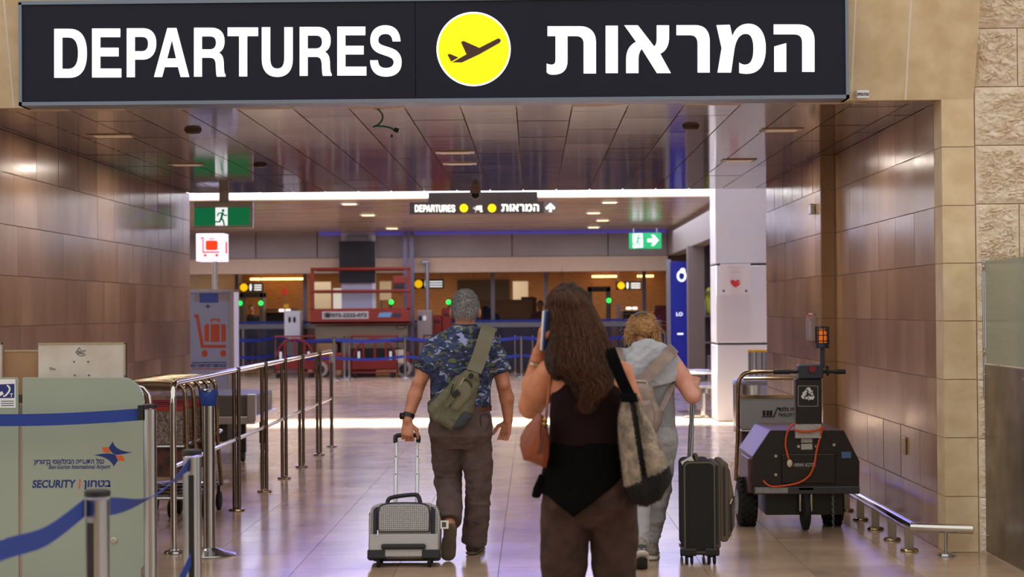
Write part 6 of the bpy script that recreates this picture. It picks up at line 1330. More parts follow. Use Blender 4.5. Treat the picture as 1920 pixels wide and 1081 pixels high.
# all parts built upright about (bgx,bgy,0), then the whole bag is leaned forward about its wheels
MB().prism([LB(x, 0, z) for x, z in fr0], (0, 1, 0), dp_).build('body', PAT, bg, smooth=30, bevel=.02)
MB().prism([LB(x, -.035, z) for x, z in ((-.155, .215), (.155, .215), (.155, .33), (.135, .37), (.1, .385), (-.1, .385), (-.135, .37), (-.155, .33))], (0, 1, 0), .04).build('front_pocket', PAT, bg, smooth=30, bevel=.012)
MB().prism([LB(x, -.03, z) for x, z in ((-hw+.004, z0_+.0), (hw-.004, z0_+.0), (hw-.004, .2), (-hw+.004, .2))], (0, 1, 0), .04).build('lower_panel', PAT, bg, smooth=30, bevel=.008)
for s in (-1, 1):
    MB().prism([LB(s*x, -.012, z) for x, z in ((.165, .2), (.188, .2), (.19, .35), (.165, .37))], (0, 1, 0), .02).build('zip_panel', NAVZ, bg, smooth=0, bevel=.003)
    MB().box(LB(s*(hw+.002)-.004, .06, z0_+.05), LB(s*(hw+.002)+.004, .08, .34)).build('side_zip', NAVZ, bg, smooth=0)
    wb2 = MB().box(LB(s*.165-.055, -.035, z0_-.012), LB(s*.165+.055, .06, z0_+.045)).build('wheel_housing', BLACKP, bg, smooth=0, bevel=.008)
    MB().wheel(LB(s*.155, .01, .035), .035, .022, 20).build('wheel', RUBBER, wb2, smooth=40)
    MB().wheel(LB(s*.155, .2, .035), .035, .022, 20).build('wheel', RUBBER, wb2, smooth=40)
MB().tube(interp([LB(x, -.032, z) for x, z in ((-.155, .21), (-.157, .33), (-.13, .378), (0, .388), (.13, .378), (.157, .33), (.155, .21))], 4), .004, 6).build('zip', NAVZ, bg, smooth=180)
MB().box(LB(-.135, -.05, .105), LB(.135, -.028, .138)).build('bottom_grip', BLACKP, bg, smooth=0, bevel=.01)
MB().tube(interp([LB(x, .06, z) for x, z in ((-.11, .39), (-.1, .425), (-.05, .44), (.05, .45), (.08, .44), (.095, .395))], 4), .013, 10).build('carry_handle', mat('black_leatherette', (26, 26, 30), .4), bg, smooth=180)
WA = mat('white_aluminium', (216, 222, 232), .3, .3)
for s in (-1, 1):
    q = MB().cyl(LB(s*.067, .15, .35), LB(s*.067, .15, .6), .0125, n=12).cyl(LB(s*.066, .15, .6), LB(s*.066, .15, .7), .0105, n=12).cyl(LB(s*.065, .15, .7), LB(s*.065, .15, .8), .009, n=12).build('pole', WA, bg)
    for z in (.59, .7): MB().cyl(LB(s*.067, .138, z), LB(s*.067, .134, z), .004, n=8).build('button', BLACKP, q)
MB().tube(interp([LB(x, .15, z) for x, z in ((-.07, .79), (-.072, .82), (-.06, .835), (0, .838), (.06, .835), (.072, .82), (.07, .79))], 4), .014, 10).build('grip', BLACKP, bg, smooth=180)
tagp = MB().box(LB(hw+.005, .02, .235), LB(hw+.055, .024, .285)).build('luggage_label', mat('label_paper', (214, 212, 206), .6), bg, smooth=0)
MB().box(LB(hw+.015, .0175, .245), LB(hw+.04, .02, .275)).build('barcode', mat('barcode_grey', (90, 88, 92), .6, var=.9, vscale=200, stretch=(1, 0, 0)), tagp, smooth=0)
MB().cbox(LB(-.157, -.045, .205), (.006, .006, .03)).build('zip_pull', CHROME, bg, smooth=0)
bg.rotation_euler = (-tl, 0, 0); bg.location.z += .0
hd = aty(768, 820, 10.8)
# black suitcase seen from its side
p = fl(1292, 1058); q = fl(1345, 1058); sx0, sy0 = p.x-.012, p.y-.03
su = thing('suitcase', 'black soft upright suitcase with brown front pockets and telescopic handle', 'suitcase', (sx0+.1, sy0+.2, 0))
BF = mat('black_fabric', (22, 21, 22), .85, bump=.3, bscale=400); BRF = mat('brown_fabric', (92, 80, 68), .85, bump=.3, bscale=400)
zt0, zb0 = aty(1310, 866, sy0).z, aty(1310, 1036, sy0).z; xw = aty(1341, 950, sy0).x-aty(1283, 950, sy0).x; x0s = aty(1283, 950, sy0).x; Ds = .42
def rr(x0_, x1_, z0__, z1_, r, n=5):
    out = []
    for cx_, cz_, a in ((x1_-r, z1_-r, 0), (x0_+r, z1_-r, 90), (x0_+r, z0__+r, 180), (x1_-r, z0__+r, 270)):
        out += [(cx_+r*math.cos(math.radians(a+90*i/n)), cz_+r*math.sin(math.radians(a+90*i/n))) for i in range(n+1)]
    return out
MB().prism([(x, sy0, z) for x, z in rr(x0s, x0s+xw, zb0, zt0, .035)], (0, 1, 0), Ds).build('body', BF, su, smooth=30, bevel=.008)
MB().tube([(x, sy0+.004, z) for x, z in rr(x0s+.004, x0s+xw-.004, zb0+.004, zt0-.004, .033)], .006, 6, True).build('piping', BRF, su, smooth=180)
MB().prism([(x, sy0+.02, z) for x, z in rr(x0s+xw-.01, x0s+xw+.035, zb0+.02, zt0-.01, .02)], (0, 1, 0), Ds-.04).build('expansion_panel', BRF, su, smooth=30, bevel=.006)
MB().box((x0s+xw+.008, sy0+.014, zb0+.05), (x0s+xw+.022, sy0+Ds-.014, zt0-.02)).build('zip', NAVZ, su, smooth=0)
MB().prism([(x, sy0+.03, z) for x, z in rr(x0s+xw+.03, x0s+xw+.085, zb0+.06, zt0-.0, .025)], (0, 1, 0), Ds-.06).build('front_pocket', BRF, su, smooth=30, bevel=.01)
MB().box((x0s+xw+.052, sy0+.024, zb0+.1), (x0s+xw+.064, sy0+.05, zt0-.03)).build('zip', NAVZ, su, smooth=0)
MB().prism([(x, sy0+.04, z) for x, z in bez([(x0s+xw+.08, zb0+.07), (x0s+xw+.1, zb0+.1), (x0s+xw+.122, zb0+.16), (x0s+xw+.126, zb0+.3), (x0s+xw+.118, zt0-.2), (x0s+xw+.095, zt0-.05), (x0s+xw+.08, zt0-.03)])], (0, 1, 0), Ds-.08).build('outer_pocket', BRF, su, smooth=30, bevel=.01)
MB().tube(interp([(x0s+xw+.12, sy0+.034, zt0-.21), (x0s+xw+.1, sy0+.034, zt0-.26), (x0s+xw+.098, sy0+.034, zb0+.3), (x0s+xw+.1, sy0+.034, zb0+.13)], 5), .006, 6).build('zip', NAVZ, su, smooth=180)
for dx, dz in ((.1, -.24), (.098, -.46), (.105, -.02)): MB().cbox((x0s+xw+dx, sy0+.024, zt0+dz), (.008, .008, .035), (0, .4, 0)).build('zip_pull', CHROME, su, smooth=0)
for cx_ in (x0s+.03, x0s+xw-.02):
    MB().box((cx_-.045, sy0-.006, zb0-.02), (cx_+.045, sy0+.06, zb0+.03)).build('corner_guard', BLACKP, su, smooth=0, bevel=.012)
    for y in (sy0+.035, sy0+Ds-.035):
        f_ = MB().cyl((cx_, y, zb0-.01), (cx_, y, .045), .016, n=12).build('caster', BLACKP, su)
        for s in (-1, 1): MB().wheel((cx_+s*.016, y, .03), .03, .016, 20).build('wheel', RUBBER, f_, smooth=40)
MB().box((x0s+.0, sy0+.0, zb0-.012), (x0s+xw, sy0+Ds, zb0+.004)).build('base_plate', BLACKP, su, smooth=0)
MB().tube(interp([(x0s+.09, sy0+.14, zt0-.005), (x0s+.09, sy0+.15, zt0+.02), (x0s+.09, sy0+.21, zt0+.028), (x0s+.09, sy0+.27, zt0+.02), (x0s+.09, sy0+.28, zt0-.005)], 4), .012, 8).build('carry_handle', BRF, su, smooth=180)
GA = mat('grey_aluminium', (150, 156, 164), .3, .8); hx, hz = .985, 1.085; bx0 = aty(1293, 868, sy0+.2).x
for y in (sy0+.15, sy0+.3):
    a_, b_ = Vector((bx0, y, zt0-.1)), Vector((hx+.005, y+.03, hz)); MB().cyl(a_, a_.lerp(b_, .55), .0105, n=12).cyl(a_.lerp(b_, .5), b_, .008, n=12).build('pole', GA, su)
MB().cyl((hx+.005, sy0+.16, hz), (hx+.005, sy0+.35, hz), .012, n=12).build('grip', BLACKP, su)
lp = aty(1290, 868, sy0+.1); tg_ = MB().cbox(lp+Vector((0, 0, .005)), (.075, .003, .05), (0, -.5, 0)).build('luggage_label', mat('label_paper', (214, 212, 206), .6), su, smooth=0)
MB().cbox(lp+Vector((-.008, -.003, .0)), (.03, .003, .026), (0, -.5, 0)).build('barcode', mat('barcode_grey', (90, 88, 92), .6), tg_, smooth=0)
# ================================================================= back hall
REDL = mat('lift_red', (132, 42, 26), .45, var=.15, vscale=4); BEIL = mat('lift_beige', (112, 98, 78), .5, var=.1, vscale=5); TYR = mat('pale_tyre', (150, 142, 134), .8)
def bx_(b, x0, y0, x1, y1, Y, d):
    p, q = aty(x0, y1, Y), aty(x1, y0, Y); b.box((p.x, Y, max(p.z, .002)), (q.x, Y+d, q.z)); return b
def pbox(name, m, parent, x0, y0, x1, y1, Y, d, bevel=0): return bx_(MB(), x0, y0, x1, y1, Y, d).build(name, m, parent, smooth=0, bevel=bevel)
YL = 41.8
li = thing('scissor_lift', 'red and beige scissor lift platform parked in the back hall', 'lift', (aty(675, 700, YL).x, YL+.5, 0))
for y, nm in ((504, 'guard_rail'), (546, 'guard_rail')):
    for d in (0, .95):
        p, q = aty(583, y, YL), aty(769, y-1, YL); MB().cyl((p.x, YL+d, (p.z+q.z)/2), (q.x, YL+d, (p.z+q.z)/2), .035, n=10).build(nm, REDL, li)
for x in (585.5, 766.5):
    for d in (0, .95): pbox('guard_post', REDL, li, x-3, 502, x+3, 580, YL+d, .07)
tp = pbox('toe_panel', REDL, li, 582, 577, 769, 607, YL, .05); pbox('toe_panel', REDL, li, 582, 577, 769, 607, YL+.95, .05); pbox('deck', REDL, li, 582, 602, 769, 608, YL, 1.0)
pl_ = pbox('number_plate', mat('plate_pale', (176, 170, 166), .5), tp, 604, 583, 691, 598, YL-.02, .02)
text_px('☎072-2222-072', 607, 585.5, 688, 595.5, YL-.02, 'lettering', mat('print_dark', (40, 38, 40), .6), tp, .03, .01)
shape_px([[(712, 586), (735, 585), (732, 594), (708, 594)]], YL, 'blue_logo', mat('logo_blue', (96, 146, 186), .5), tp, .01); shape_px([[(737, 587), (753, 587), (751, 594), (734, 594)]], YL, 'dark_logo', mat('logo_dark', (40, 40, 60), .5), tp, .01)
cb = pbox('control_box', REDL, li, 736, 517, 761, 531, YL-.05, .2, .02); pbox('control_panel', BLACKP, cb, 738, 532, 757, 541, YL-.03, .16)
pbox('arm_stack', BEIL, li, 590, 608, 764, 640, YL+.1, .75, .03)
shape_px([circ(752, 613, 10, 24, 4), circ(752, 613, 8, 24, 2.8)], YL+.1, 'oval_emblem', BLACKP, li, .01)
pbox('arm_stack', mat('lift_tan', (140, 108, 70), .5), li, 592, 641, 632, 662, YL+.15, .6, .06); pbox('arm_stack', BEIL, li, 640, 640, 762, 662, YL+.14, .6, .03)
ch_ = pbox('chassis', REDL, li, 583, 660, 768, 694, YL+.02, .9, .03); pbox('dark_hollow', BLACKP, ch_, 655, 652, 752, 678, YL-.01, .1); pbox('side_cover', REDL, ch_, 660, 674, 720, 694, YL-.04, .12, .02); pbox('warning_label', mat('label_cream', (206, 192, 170), .5), ch_, 742, 655, 758, 680, YL-.03, .02)  # black box colours in the dark hollow of the chassis
for x in (600, 757):
    c_ = aty(x, 690, YL)
    for d in (-.02, .75): w_ = MB().rings([(Vector((c_.x, YL+d, .19)), .17), (Vector((c_.x, YL+d+.03, .19)), .19), (Vector((c_.x, YL+d+.18, .19)), .19), (Vector((c_.x, YL+d+.2, .19)), .17)], 28).build('wheel', TYR, li); MB().cyl((c_.x, YL+d-.01, .19), (c_.x, YL+d+.02, .19), .11, n=20).build('hub', BLACKP, w_)
# screen column
LAV = mat('lavender_white_panel', (190, 188, 208), .4)
t = S('column_screen', LAV, ((aty(640, 500, 42.95).x, 42.95, 0), (aty(703, 500, 42.95).x, 43.15, 3.49)))
pbox('white_edge', WHITEP, t, 698, 441, 704, 590, 42.93, .02)
sc2 = thing('display_screen', 'large switched-off black display screen hung on the pale column', 'screen', tuple(aty(670, 530, 42.85)))
pbox('panel', mat('screen_black', (26, 26, 30), .25), sc2, 636, 452, 703, 530, 42.84, .1, .01); pbox('mount', GREYM, sc2, 650, 441, 690, 452, 42.87, .06)
PC_ = mat('violet_grey_column', (112, 106, 128), .35, .4)
for a, b in ((756, 764), (768, 776)): S('column_slim', PC_, ((aty(a, 500, 42.6).x, 42.6, 0), (aty(b, 500, 42.6).x, 42.72, 3.49)))
# far posts and belts
gname = 'posts of the far belt lanes'
front = [(430, 706), (517, 703), (627, 712), (760, 708), (870, 706), (978, 706), (1090, 704), (1180, 702), (1248, 700)]
nth = ['first', 'second', 'third', 'fourth', 'fifth', 'sixth', 'seventh', 'eighth', 'ninth']
FP = []
pl8 = ['just right of the deposit machine', 'before the left red fence panel', 'at the left corner of the scissor lift', 'before the right wheel of the scissor lift', 'behind the back of the camouflage shirt', 'standing between the camouflage shirt and the phone hand', 'behind the long dark hair', 'behind the blonde head', 'at the foot of the blue lit banner']
nm8 = ['deposit machine', 'left fence panel', 'lift corner', 'lift wheel', 'camouflage shirt', 'phone hand', 'long dark hair', 'blonde head', 'blue banner']
for i, (x, y) in enumerate(front):
    p = fl(x, y); FP.append(p); stanchion(p.x, p.y, .98, 'slim steel belt post '+pl8[i], r=.034, group=gname)
for j, (x, y) in enumerate(((535, 698), (646, 710), (655, 709), (938, 699), (966, 699), (999, 700))):
    p = fl(x, y); stanchion(p.x, p.y, .98, ['slim steel belt post left of the red fence panels', 'slim steel post, left one of a pair before the lift', 'slim steel post, right one of a pair before the lift', 'slim steel belt post behind the shoulder of the camouflage shirt', 'slim steel belt post just left of the crossed bases', 'slim steel belt post near the phone hand'][j], r=.034, group='rear belt posts')
BELTF = mat('blue_belt_far', (34, 54, 150), .6)
for i in range(len(FP)-1):
    for z, w_ in ((.92, 'upper'), (.5, 'lower')):
        a, b = FP[i]+Vector((.04, 0, z)), FP[i+1]+Vector((-.04, 0, z)); pts = [a.lerp(b, k/8)-Vector((0, 0, .05*math.sin(math.pi*k/8))) for k in range(9)]
        belt('%s far blue belt from the %s to the %s' % (w_, nm8[i], nm8[i+1]), pts, .07 if z > .6 else .06, m=BELTF, group='far blue belts')
# low glazed barrier wall behind
gw = thing('glass_barrier', 'long low bluish glass barrier with grey top rail behind the belt posts', 'barrier', (-2.5, 44.2, 0))
BG = mat('blue_tinted_glass', (58, 62, 86), .12, alpha=.55); x = -8.8; k = 0
while x < 3.2:
    MB().box((x+.02, 44.2, .1), (min(x+1.5, 3.2)-.02, 44.22, 1.14)).build('glass_pane', BG, gw, smooth=0); MB().box((x-.02, 44.17, 0), (x+.02, 44.25, 1.15)).build('upright', STEEL, gw, smooth=0); x += 1.5
MB().box((-8.8, 44.15, 1.14), (3.2, 44.28, 1.26)).build('top_rail', GREYM, gw, smooth=0); MB().box((-8.8, 44.13, 1.27), (3.2, 44.14, 1.33)).build('blue_band', BELTF, gw, smooth=0)
# red plastic fence panels
def fence(x0, x1, Y, lb):
    a, b = aty(x0, 625, Y).x, aty(x1, 625, Y).x; t = thing('plastic_fence', lb, 'fence', ((a+b)/2, Y, 0), 'red plastic fence panels'); RP = mat('fence_red', (120, 28, 22), .45)
    MB().tube([(a, Y, .12), (a, Y, .98), (b, Y, .98), (b, Y, .12)], .03, 8, True).build('frame', RP, t)
    c, w = (a+b)/2, (b-a)/2
    MB().tube([(c+w*.9*math.cos(q), Y, .5+.42*math.sin(q)) for q in np.linspace(0, math.pi, 14)], .028, 8).build('arch', RP, t, smooth=60)
    for u in (-.5, 0, .5): MB().box((c+u*w-.025, Y-.02, .3), (c+u*w+.025, Y+.02, .9)).build('slat', RP, t, smooth=0)
    MB().box((a, Y-.025, .2), (b, Y+.025, .42)).build('lower_panel', RP, t, smooth=0, bevel=.01)
    for u in (-.7, .7): MB().box((c+u*w-.03, Y-.03, .42), (c+u*w+.03, Y-.02, .62)).build('reflector', WHITEP, t, smooth=0)
    for u in (-.8, .8): MB().box((c+u*w-.04, Y-.25, 0), (c+u*w+.04, Y+.25, .1)).build('foot', RUBBER, t, smooth=0)
fence(515, 590, 41.75, 'red plastic fence panel left of the scissor lift'); fence(660, 745, 41.5, 'red plastic fence panel in front of the scissor lift'); fence(795, 860, 41.8, 'red plastic fence panel right of the lift, by the camouflage shirt')
# machines and desks beyond
kk = thing('ticket_kiosk', 'white kiosk box with two dark openings, left of the lift', 'kiosk', tuple(aty(548, 640, 43.5).xy)+(0,))
pbox('cabinet', WHITEP, kk, 533, 582, 563, 640, 43.5, .5, .02); pbox('pedestal', GREYM, kk, 538, 640, 558, 720, 43.55, .4)
for x in (543, 552): shape_px([circ(x, 599, 2.6, 16, 6)], 43.5, 'opening', BLACKP, kk, .01)
kk = thing('ticket_kiosk', 'grey kiosk with round fittings beside the dark violet columns', 'kiosk', tuple(aty(796, 640, 42.4).xy)+(0,))
pbox('cabinet', mat('kiosk_grey', (140, 130, 126), .4, .4), kk, 782, 581, 810, 640, 42.4, .4, .02); pbox('pedestal', GREYM, kk, 786, 640, 806, 720, 42.45, .3)
for x, m_ in ((788, BLACKP), (796, WHITEP)): shape_px([circ(x, 596, 3.5, 16, 5)], 42.4, 'fitting', m_, kk, .02)
pp = thing('camera_pole', 'thin grey pole with a camera head above the grey kiosk', 'pole', tuple(aty(802, 700, 42.9).xy)+(0,))
a, b = aty(802, 700, 42.9), aty(801, 494, 42.9); MB().cyl((a.x, 42.9, 0), (a.x, 42.9, b.z), .045, n=12).build('pole', mat('pole_grey', (164, 164, 176), .35, .5), pp); MB().box((b.x-.14, 42.85, b.z), (b.x+.05, 42.97, b.z+.09)).build('camera_head', mat('pole_grey', (164, 164, 176), .35), pp, smooth=0, bevel=.02)
YEL = glow('sign_amber', (250, 190, 10), .7); SGB = mat('sign_black', (30, 30, 30), .4)
def lane_sign(x0, x1, y0, y1, Y, lb):
    a, b = aty(x0, y1, Y), aty(x1, y0, Y); t = thing('lane_sign', lb, 'sign', ((a.x+b.x)/2, Y, a.z)); pbox('panel', SGB, t, x0, y0, x1, y1, Y, .12)
    h = y1-y0; cy = (y0+y1)/2; shape_px([circ(x0+h*.6, cy, h*.42, 24)], Y, 'yellow_disc', YEL, t, .01); shape_px([circ(x0+h*1.35, cy-h*.25, h*.12, 12), [(x0+h*1.2, cy-h*.1), (x0+h*1.5, cy-h*.1), (x0+h*1.42, cy+h*.36), (x0+h*1.28, cy+h*.36)]], Y, 'person_symbol', EXW, t, .01)
    for k in range(3): shape_px([[(x0+h*1.75, cy-h*.3+k*h*.25), (x1-h*.15, cy-h*.3+k*h*.25), (x1-h*.15, cy-h*.18+k*h*.25), (x0+h*1.75, cy-h*.18+k*h*.25)]], Y, 'print_line', EXW, t, .01)
    for x in (x0+4, x1-4): p = aty(x, y0, Y); MB().cyl((p.x, Y+.06, p.z), (p.x, Y+.06, 2.95), .015, n=8).build('rod', GREYM, t)
lane_sign(447, 493, 530, 547, 49, 'black lane sign with yellow dot above the metal detector, far left'); lane_sign(774, 832, 523, 541, 47, 'black lane sign with yellow dot beside the camera pole'); lane_sign(1155, 1203, 527, 543, 50, 'black lane sign with yellow dot above the blonde head')
GL = glow('green_lamp', (20, 230, 70), 3)
def detector(x0, x1, yt, Y, lb, lamps, ylamp):
    a, b = aty(x0, yt, Y), aty(x1, yt, Y); t = thing('metal_detector', lb, 'metal detector', ((a.x+b.x)/2, Y, 0)); DG = mat('detector_grey', (110, 104, 108), .4, .3)
    for x in (a.x, b.x): MB().box((x-.06, Y, 0), (x+.06, Y+.5, a.z)).build('side_panel', DG, t, smooth=0, bevel=.02)
    MB().box((a.x-.06, Y, a.z-.14), (b.x+.06, Y+.5, a.z)).build('head', mat('detector_dark', (52, 50, 52), .4), t, smooth=0)
    for x in lamps: p = aty(x, ylamp, Y-.03); MB().ball(p, .06, 14, 8).build('green_lamp', GL, t, smooth=180)
detector(453, 490, 548, 49.5, 'grey walk-through metal detector with two green lamps', (450, 489), 568); detector(1106, 1141, 537, 48.5, 'dark walk-through metal detector with one green lamp beside long hair', (1141.5,), 563)
def lamp_post(x, y, Y, lb):
    p = aty(x, y, Y); t = thing('signal_lamp', lb, 'lamp', (p.x, Y, 0)); MB().cyl((p.x, Y, 0), (p.x, Y, p.z), .025, n=10).build('post', GREYM, t); MB().ball(p, .06, 14, 8).build('green_lamp', GL, t, smooth=180)
lamp_post(733.5, 566, 47, 'green signal lamp on a post seen through the lift'); lamp_post(841, 566, 46.5, 'green signal lamp on a post beside the grey hair')
PNW = mat('white_screen_panel', (226, 222, 212), .5)
def panel(x0, x1, y0, y1, Y, lb, m_=PNW, cat='panel', name='partition_screen', d=.06, foot=True):
    t = thing(name, lb, cat, tuple(aty((x0+x1)/2, 600, Y).xy)+(0,)); pbox('board', m_, t, x0, y0, x1, y1, Y, d)
    z = aty(x0, y1, Y).z
    if foot and z > .02:
        for x in (x0+(x1-x0)*.15, x1-(x1-x0)*.15): p = aty(x, y1, Y); MB().box((p.x-.03, Y, 0), (p.x+.03, Y+d, z)).build('leg', GREYM, t, smooth=0)
    return t
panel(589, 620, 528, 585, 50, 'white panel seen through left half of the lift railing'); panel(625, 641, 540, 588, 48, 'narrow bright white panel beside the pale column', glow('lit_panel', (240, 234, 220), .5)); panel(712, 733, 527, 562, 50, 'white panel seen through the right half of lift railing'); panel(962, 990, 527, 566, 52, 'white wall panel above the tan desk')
dk = thing('service_desk', 'long tan wooden service desk between the two nearest heads', 'desk', tuple(aty(930, 606, 47).xy)+(0,))
TD = mat('tan_desk', (150, 108, 68), .5, var=.1, vscale=3)
pbox('front', TD, dk, 846, 561, 1000, 720, 47, .8); pbox('end_panel', mat('desk_dark', (92, 68, 52), .5), dk, 1000, 557, 1006, 720, 46.98, .84); pbox('raised_top', mat('desk_dark', (92, 68, 52), .5), dk, 977, 556, 1002, 561, 47, .8); pbox('plinth_line', mat('desk_dark', (92, 68, 52), .5), dk, 846, 597, 1000, 600, 46.98, .02)
panel(858, 955, 524, 562, 57.885, 'flat dark brown sheet for the shutter on the far wooden wall', DARKW, 'recess', 'dark_recess_sheet', .11, False)  # flat dark sheet stands for the recess in the far wall
panel(368, 412, 522, 548, 57.885, 'dark grey monitor wall behind the deposit machine', mat('slate', (84, 84, 96), .4), 'panel', 'monitor_wall', .11, False)
for x, lb, Y in ((924, 'steel mullion', 45), (1024, 'b', 45), (1208, 'c', 46), (572, 'd', 45), (444, 'e', 46)):
    p = aty(x, 560, Y); S('column_mullion', mat('mullion_grey', (120, 116, 124), .35, .5), ((p.x-.05, Y, 0), (p.x+.05, Y+.1, 2.95)))
xr_ = thing('xray_machine', 'dark x-ray machine with two lit screens and yellow sign, behind the white kiosk', 'machine', tuple(aty(520, 600, 50).xy)+(0,))
pbox('body', BLACKP, xr_, 496, 585, 534, 720, 50, 1.5, .03); pbox('table', mat('table_brown', (90, 70, 56), .5), xr_, 490, 578, 560, 584, 49.9, 1.7)
for a, b in ((523, 532), (535, 544)): pbox('screen', glow('screen_pink', (250, 224, 220), 1.2), xr_, a, 579, b, 584, 49.85, .05)
pbox('yellow_sign', mat('sign_yellow_flat', (206, 170, 40), .5), xr_, 532, 570, 541, 577, 49.95, .05)
xr_ = thing('xray_machine', 'dark x-ray machine with lit screens behind the blonde head', 'machine', tuple(aty(1183, 600, 50).xy)+(0,))
pbox('body', BLACKP, xr_, 1170, 581, 1198, 720, 50, 1.5, .03); pbox('side_frame', STEEL, xr_, 1158, 569, 1163, 720, 49.9, .3)
for a, b in ((1174, 1184), (1186, 1195)): pbox('screen', glow('screen_pink', (250, 224, 220), 1.2), xr_, a, 575, b, 580, 49.95, .05)
tag(pbox('stop_sign', mat('stop_red', (190, 40, 40), .5), None, 529, 541, 538, 552, 51, .05), 'small red sign on a thin pole above the x-ray machine', 'sign'); o = bpy.data.objects['stop_sign']; p = aty(533.5, 552, 51); MB().cyl((p.x, 51.03, 0), (p.x, 51.03, p.z), .015, n=8).build('pole', GREYM, o)
for a, b, c, d in ((811, 828, 590, 720), (829, 846, 577, 720)):
    o = tag(pbox('plastic_block', mat('crate_red', (140, 42, 28), .5), None, a, c, b, d, 43.5, .4, .03), 'orange-red plastic barrier block, the %s one beside the grey hair' % ('shorter' if a < 820 else 'taller'), 'barrier block'); pbox('hole', BLACKP, o, a+4, c+10, a+8, c+15, 43.48, .03); pbox('hole', BLACKP, o, a+10, c+10, a+14, c+15, 43.48, .03)
tag(pbox('red_cabinet', mat('dark_red', (110, 30, 24), .5), None, 1228, 572, 1251, 720, 46, .4, .02), 'dark red cabinet beside the blue lit banner', 'cabinet')
cart = thing('cleaning_cart', 'dark navy covered cart in front of the tan desk', 'cart', tuple(aty(925, 606, 45.6).xy)+(0,)); NV = mat('navy_cover', (20, 24, 40), .7)
P = [aty(x, y, 45.6) for x, y in ((904, 574), (914, 573), (935, 590), (943, 612), (943, 640), (904, 640))]; MB().prism(P, (0, 1, 0), .6).build('cover', NV, cart, smooth=0, bevel=.03)
for x in (910, 938): p = aty(x, 640, 45.6); MB().box((p.x-.05, 45.65, 0), (p.x+.05, 46.1, P[-1].z)).build('leg', BLACKP, cart, smooth=0)
# people far away at the lanes
def far_person(x, ytop, Y, lb, cl, hair=(40, 30, 26)):
    p = aty(x, ytop, Y); h = p.z; t = thing('person', lb, 'person', (p.x, Y, 0)); k = h/1.72; X = p.x
    v = Vol((X-.45, Y-.35, 0), (X+.45, Y+.35, h+.03), .016); Z = lambda z: z*k
    v.ell((X, Y, Z(1.6)), (.08, .095, .115), .02).cone((X, Y, Z(1.4)), (X, Y, Z(1.55)), .055, .05, .02); v.ell((X, Y-.09, Z(1.58)), (.014, .02, .02), .01)
    v.loft([(Z(.85), X, Y, .16, .1), (Z(1.1), X, Y, .14, .09), (Z(1.35), X, Y, .19, .09), (Z(1.45), X, Y, .08, .06)], .04)
    for s in (-1, 1): v.limb([(X+s*.19, Y, Z(1.37)), (X+s*.24, Y-.02, Z(1.1)), (X+s*.17, Y-.2, Z(1.0))], [.05, .042, .03], .02); v.limb([(X+s*.09, Y, Z(.86)), (X+s*.09, Y, Z(.45)), (X+s*.09, Y, .06)], [.085, .06, .045], .02); v.cone((X+s*.09, Y, .05), (X+s*.09, Y-.14, .04), .045, .035, .02)
    qmesh('body', [v.nets(2)], skinmat('far_skin', (176, 126, 96), (160, 110, 84)), t)
    m_ = mat('far_cloth_%d%d%d' % cl, cl, .85); v = Vol((X-.45, Y-.35, 0), (X+.45, Y+.35, h+.03), .016)
    v.loft([(Z(.82), X, Y, .18, .12), (Z(1.1), X, Y, .16, .11), (Z(1.36), X, Y, .205, .105), (Z(1.46), X, Y, .085, .07)], .04)
    for s in (-1, 1): v.limb([(X+s*.19, Y, Z(1.37)), (X+s*.24, Y-.02, Z(1.1)), (X+s*.19, Y-.15, Z(1.03))], [.06, .055, .045], .02)
    qmesh('jacket', [v.nets(2)], m_, t); v = Vol((X-.45, Y-.35, 0), (X+.45, Y+.35, 1.2), .016); v.loft([(Z(.75), X, Y, .17, .12), (Z(.9), X, Y, .17, .115)], .03)
    for s in (-1, 1): v.limb([(X+s*.09, Y, Z(.82)), (X+s*.09, Y, Z(.45)), (X+s*.09, Y, .09)], [.1, .075, .065], .02)
    qmesh('trousers', [v.nets(2)], mat('far_trousers', (34, 32, 34), .85), t)
    v = Vol((X-.2, Y-.2, Z(1.4)), (X+.2, Y+.2, h+.04), .012); v.ell((X, Y+.015, Z(1.625)), (.092, .1, .11), .02); v.cut((X, Y-.05, Z(1.6)), (0, -1, -.25)); qmesh('hair', [v.nets(2)], mat('far_hair', hair, .6), t)
far_person(472, 571, 52, 'distant person in dark clothes standing behind the metal detector', (34, 32, 34)); far_person(932, 568, 48.6, 'distant person in black behind the tan desk', (30, 28, 30)); far_person(1013, 563, 46.2, 'distant dark-haired person beside the phone of the long-haired person', (90, 62, 50), (26, 20, 18))
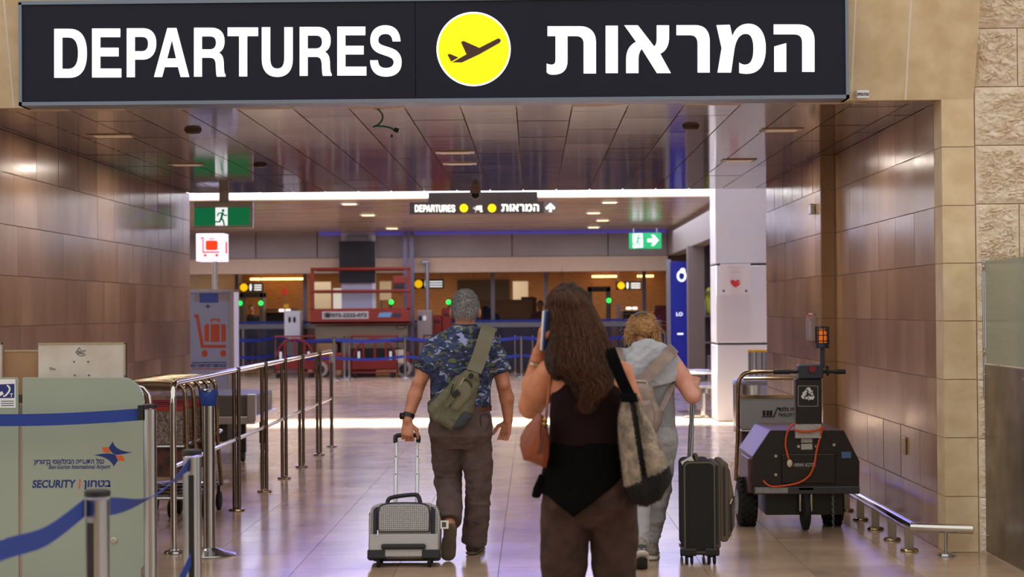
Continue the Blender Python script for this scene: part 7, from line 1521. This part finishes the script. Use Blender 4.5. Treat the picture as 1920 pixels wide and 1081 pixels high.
# blue lit banner, shop bits, waiting bench
YBn = 40.0
bb_ = thing('lit_banner', 'tall blue lit banner with white loop emblem beside the grey column', 'sign', tuple(aty(1272, 690, YBn).xy)+(0,))
pbox('panel', glow('banner_blue', (22, 28, 116), .55), bb_, 1258, 490, 1296, 720, YBn, .2, .01); pbox('edge', mat('banner_edge', (150, 150, 164), .35, .5), bb_, 1252, 486, 1258, 720, YBn, .2)
WB = glow('banner_white', (230, 232, 245), .9)
shape_px([circ(1278, 517, 9, 28, 11), circ(1278, 517, 5, 28, 7)], YBn, 'loop_emblem', WB, bb_, .01); shape_px([circ(1280, 507, 5, 20, 5)], YBn, 'loop_emblem', WB, bb_, .01)
text_px('LO', 1268, 585, 1280, 592, YBn, 'lettering', WB, bb_, .02, .01); shape_px([[(1270, 624), (1281, 624), (1281, 627), (1270, 627)]], YBn, 'white_bar', WB, bb_, .01)
sh = thing('display_shelf', 'shop shelving with small goods seen past the grey column', 'shelf', tuple(aty(1330, 700, 38).xy)+(0,))
pbox('back_panel', mat('shelf_dark', (60, 52, 56), .6), sh, 1308, 455, 1420, 740, 38.6, .1)
for y in (545, 590, 640): pbox('shelf_board', mat('shelf_grey', (120, 114, 116), .5), sh, 1308, y, 1420, y+4, 38, .6)
tag(MB().ball(aty(1330, 590, 38.25)+Vector((0, 0, .3)), (.11, .11, .3)).build('lime_bottle', mat('lime', (206, 216, 70), .4), smooth=180), 'lime green rounded item on the shop shelving', 'bottle')
b = aty(1316, 590, 38.2); b.z += .0; tag(MB().lathe((b.x, 38.2, b.z), [(.1, 0), (.1, .3), (.05, .4), (.05, .5)], 16).build('white_bottle', WHITEP), 'white bottle standing on the middle shop shelf', 'bottle')
tag(pbox('orange_box', mat('orange_box', (206, 120, 50), .5), None, 1309, 528, 1315, 545, 38.1, .3), 'orange box on the top shop shelf', 'box')
bn = thing('waiting_bench', 'chrome framed waiting bench beside the foot of the white column', 'bench', (aty(1322, 785, 25.2).x, 25.5, 0)); c = aty(1322, 785, 25.0)
for i in range(3):
    y = 25.1+.62*i; MB().box((c.x-.25, y, .42), (c.x+.27, y+.5, .45)).build('seat', mat('seat_metal', (170, 164, 160), .25, .9), bn, smooth=0, bevel=.01); MB().tube(interp([(c.x-.25, y, .45), (c.x-.27, y, .6), (c.x-.2, y, .64), (c.x+.2, y, .64)], 3), .015, 8).build('armrest', CHROME, bn, smooth=60); MB().box((c.x+.22, y, .45), (c.x+.26, y+.5, .85)).build('backrest', mat('seat_metal', (170, 164, 160), .25, .9), bn, smooth=0)
MB().box((c.x-.04, 25.05, .36), (c.x+.04, 27, .42)).build('beam', CHROME, bn, smooth=0)
for y in (25.3, 26.6): MB().box((c.x-.03, y, .02), (c.x+.03, y+.06, .37)).box((c.x-.26, y, 0), (c.x+.26, y+.06, .03)).build('leg', CHROME, bn, smooth=0)
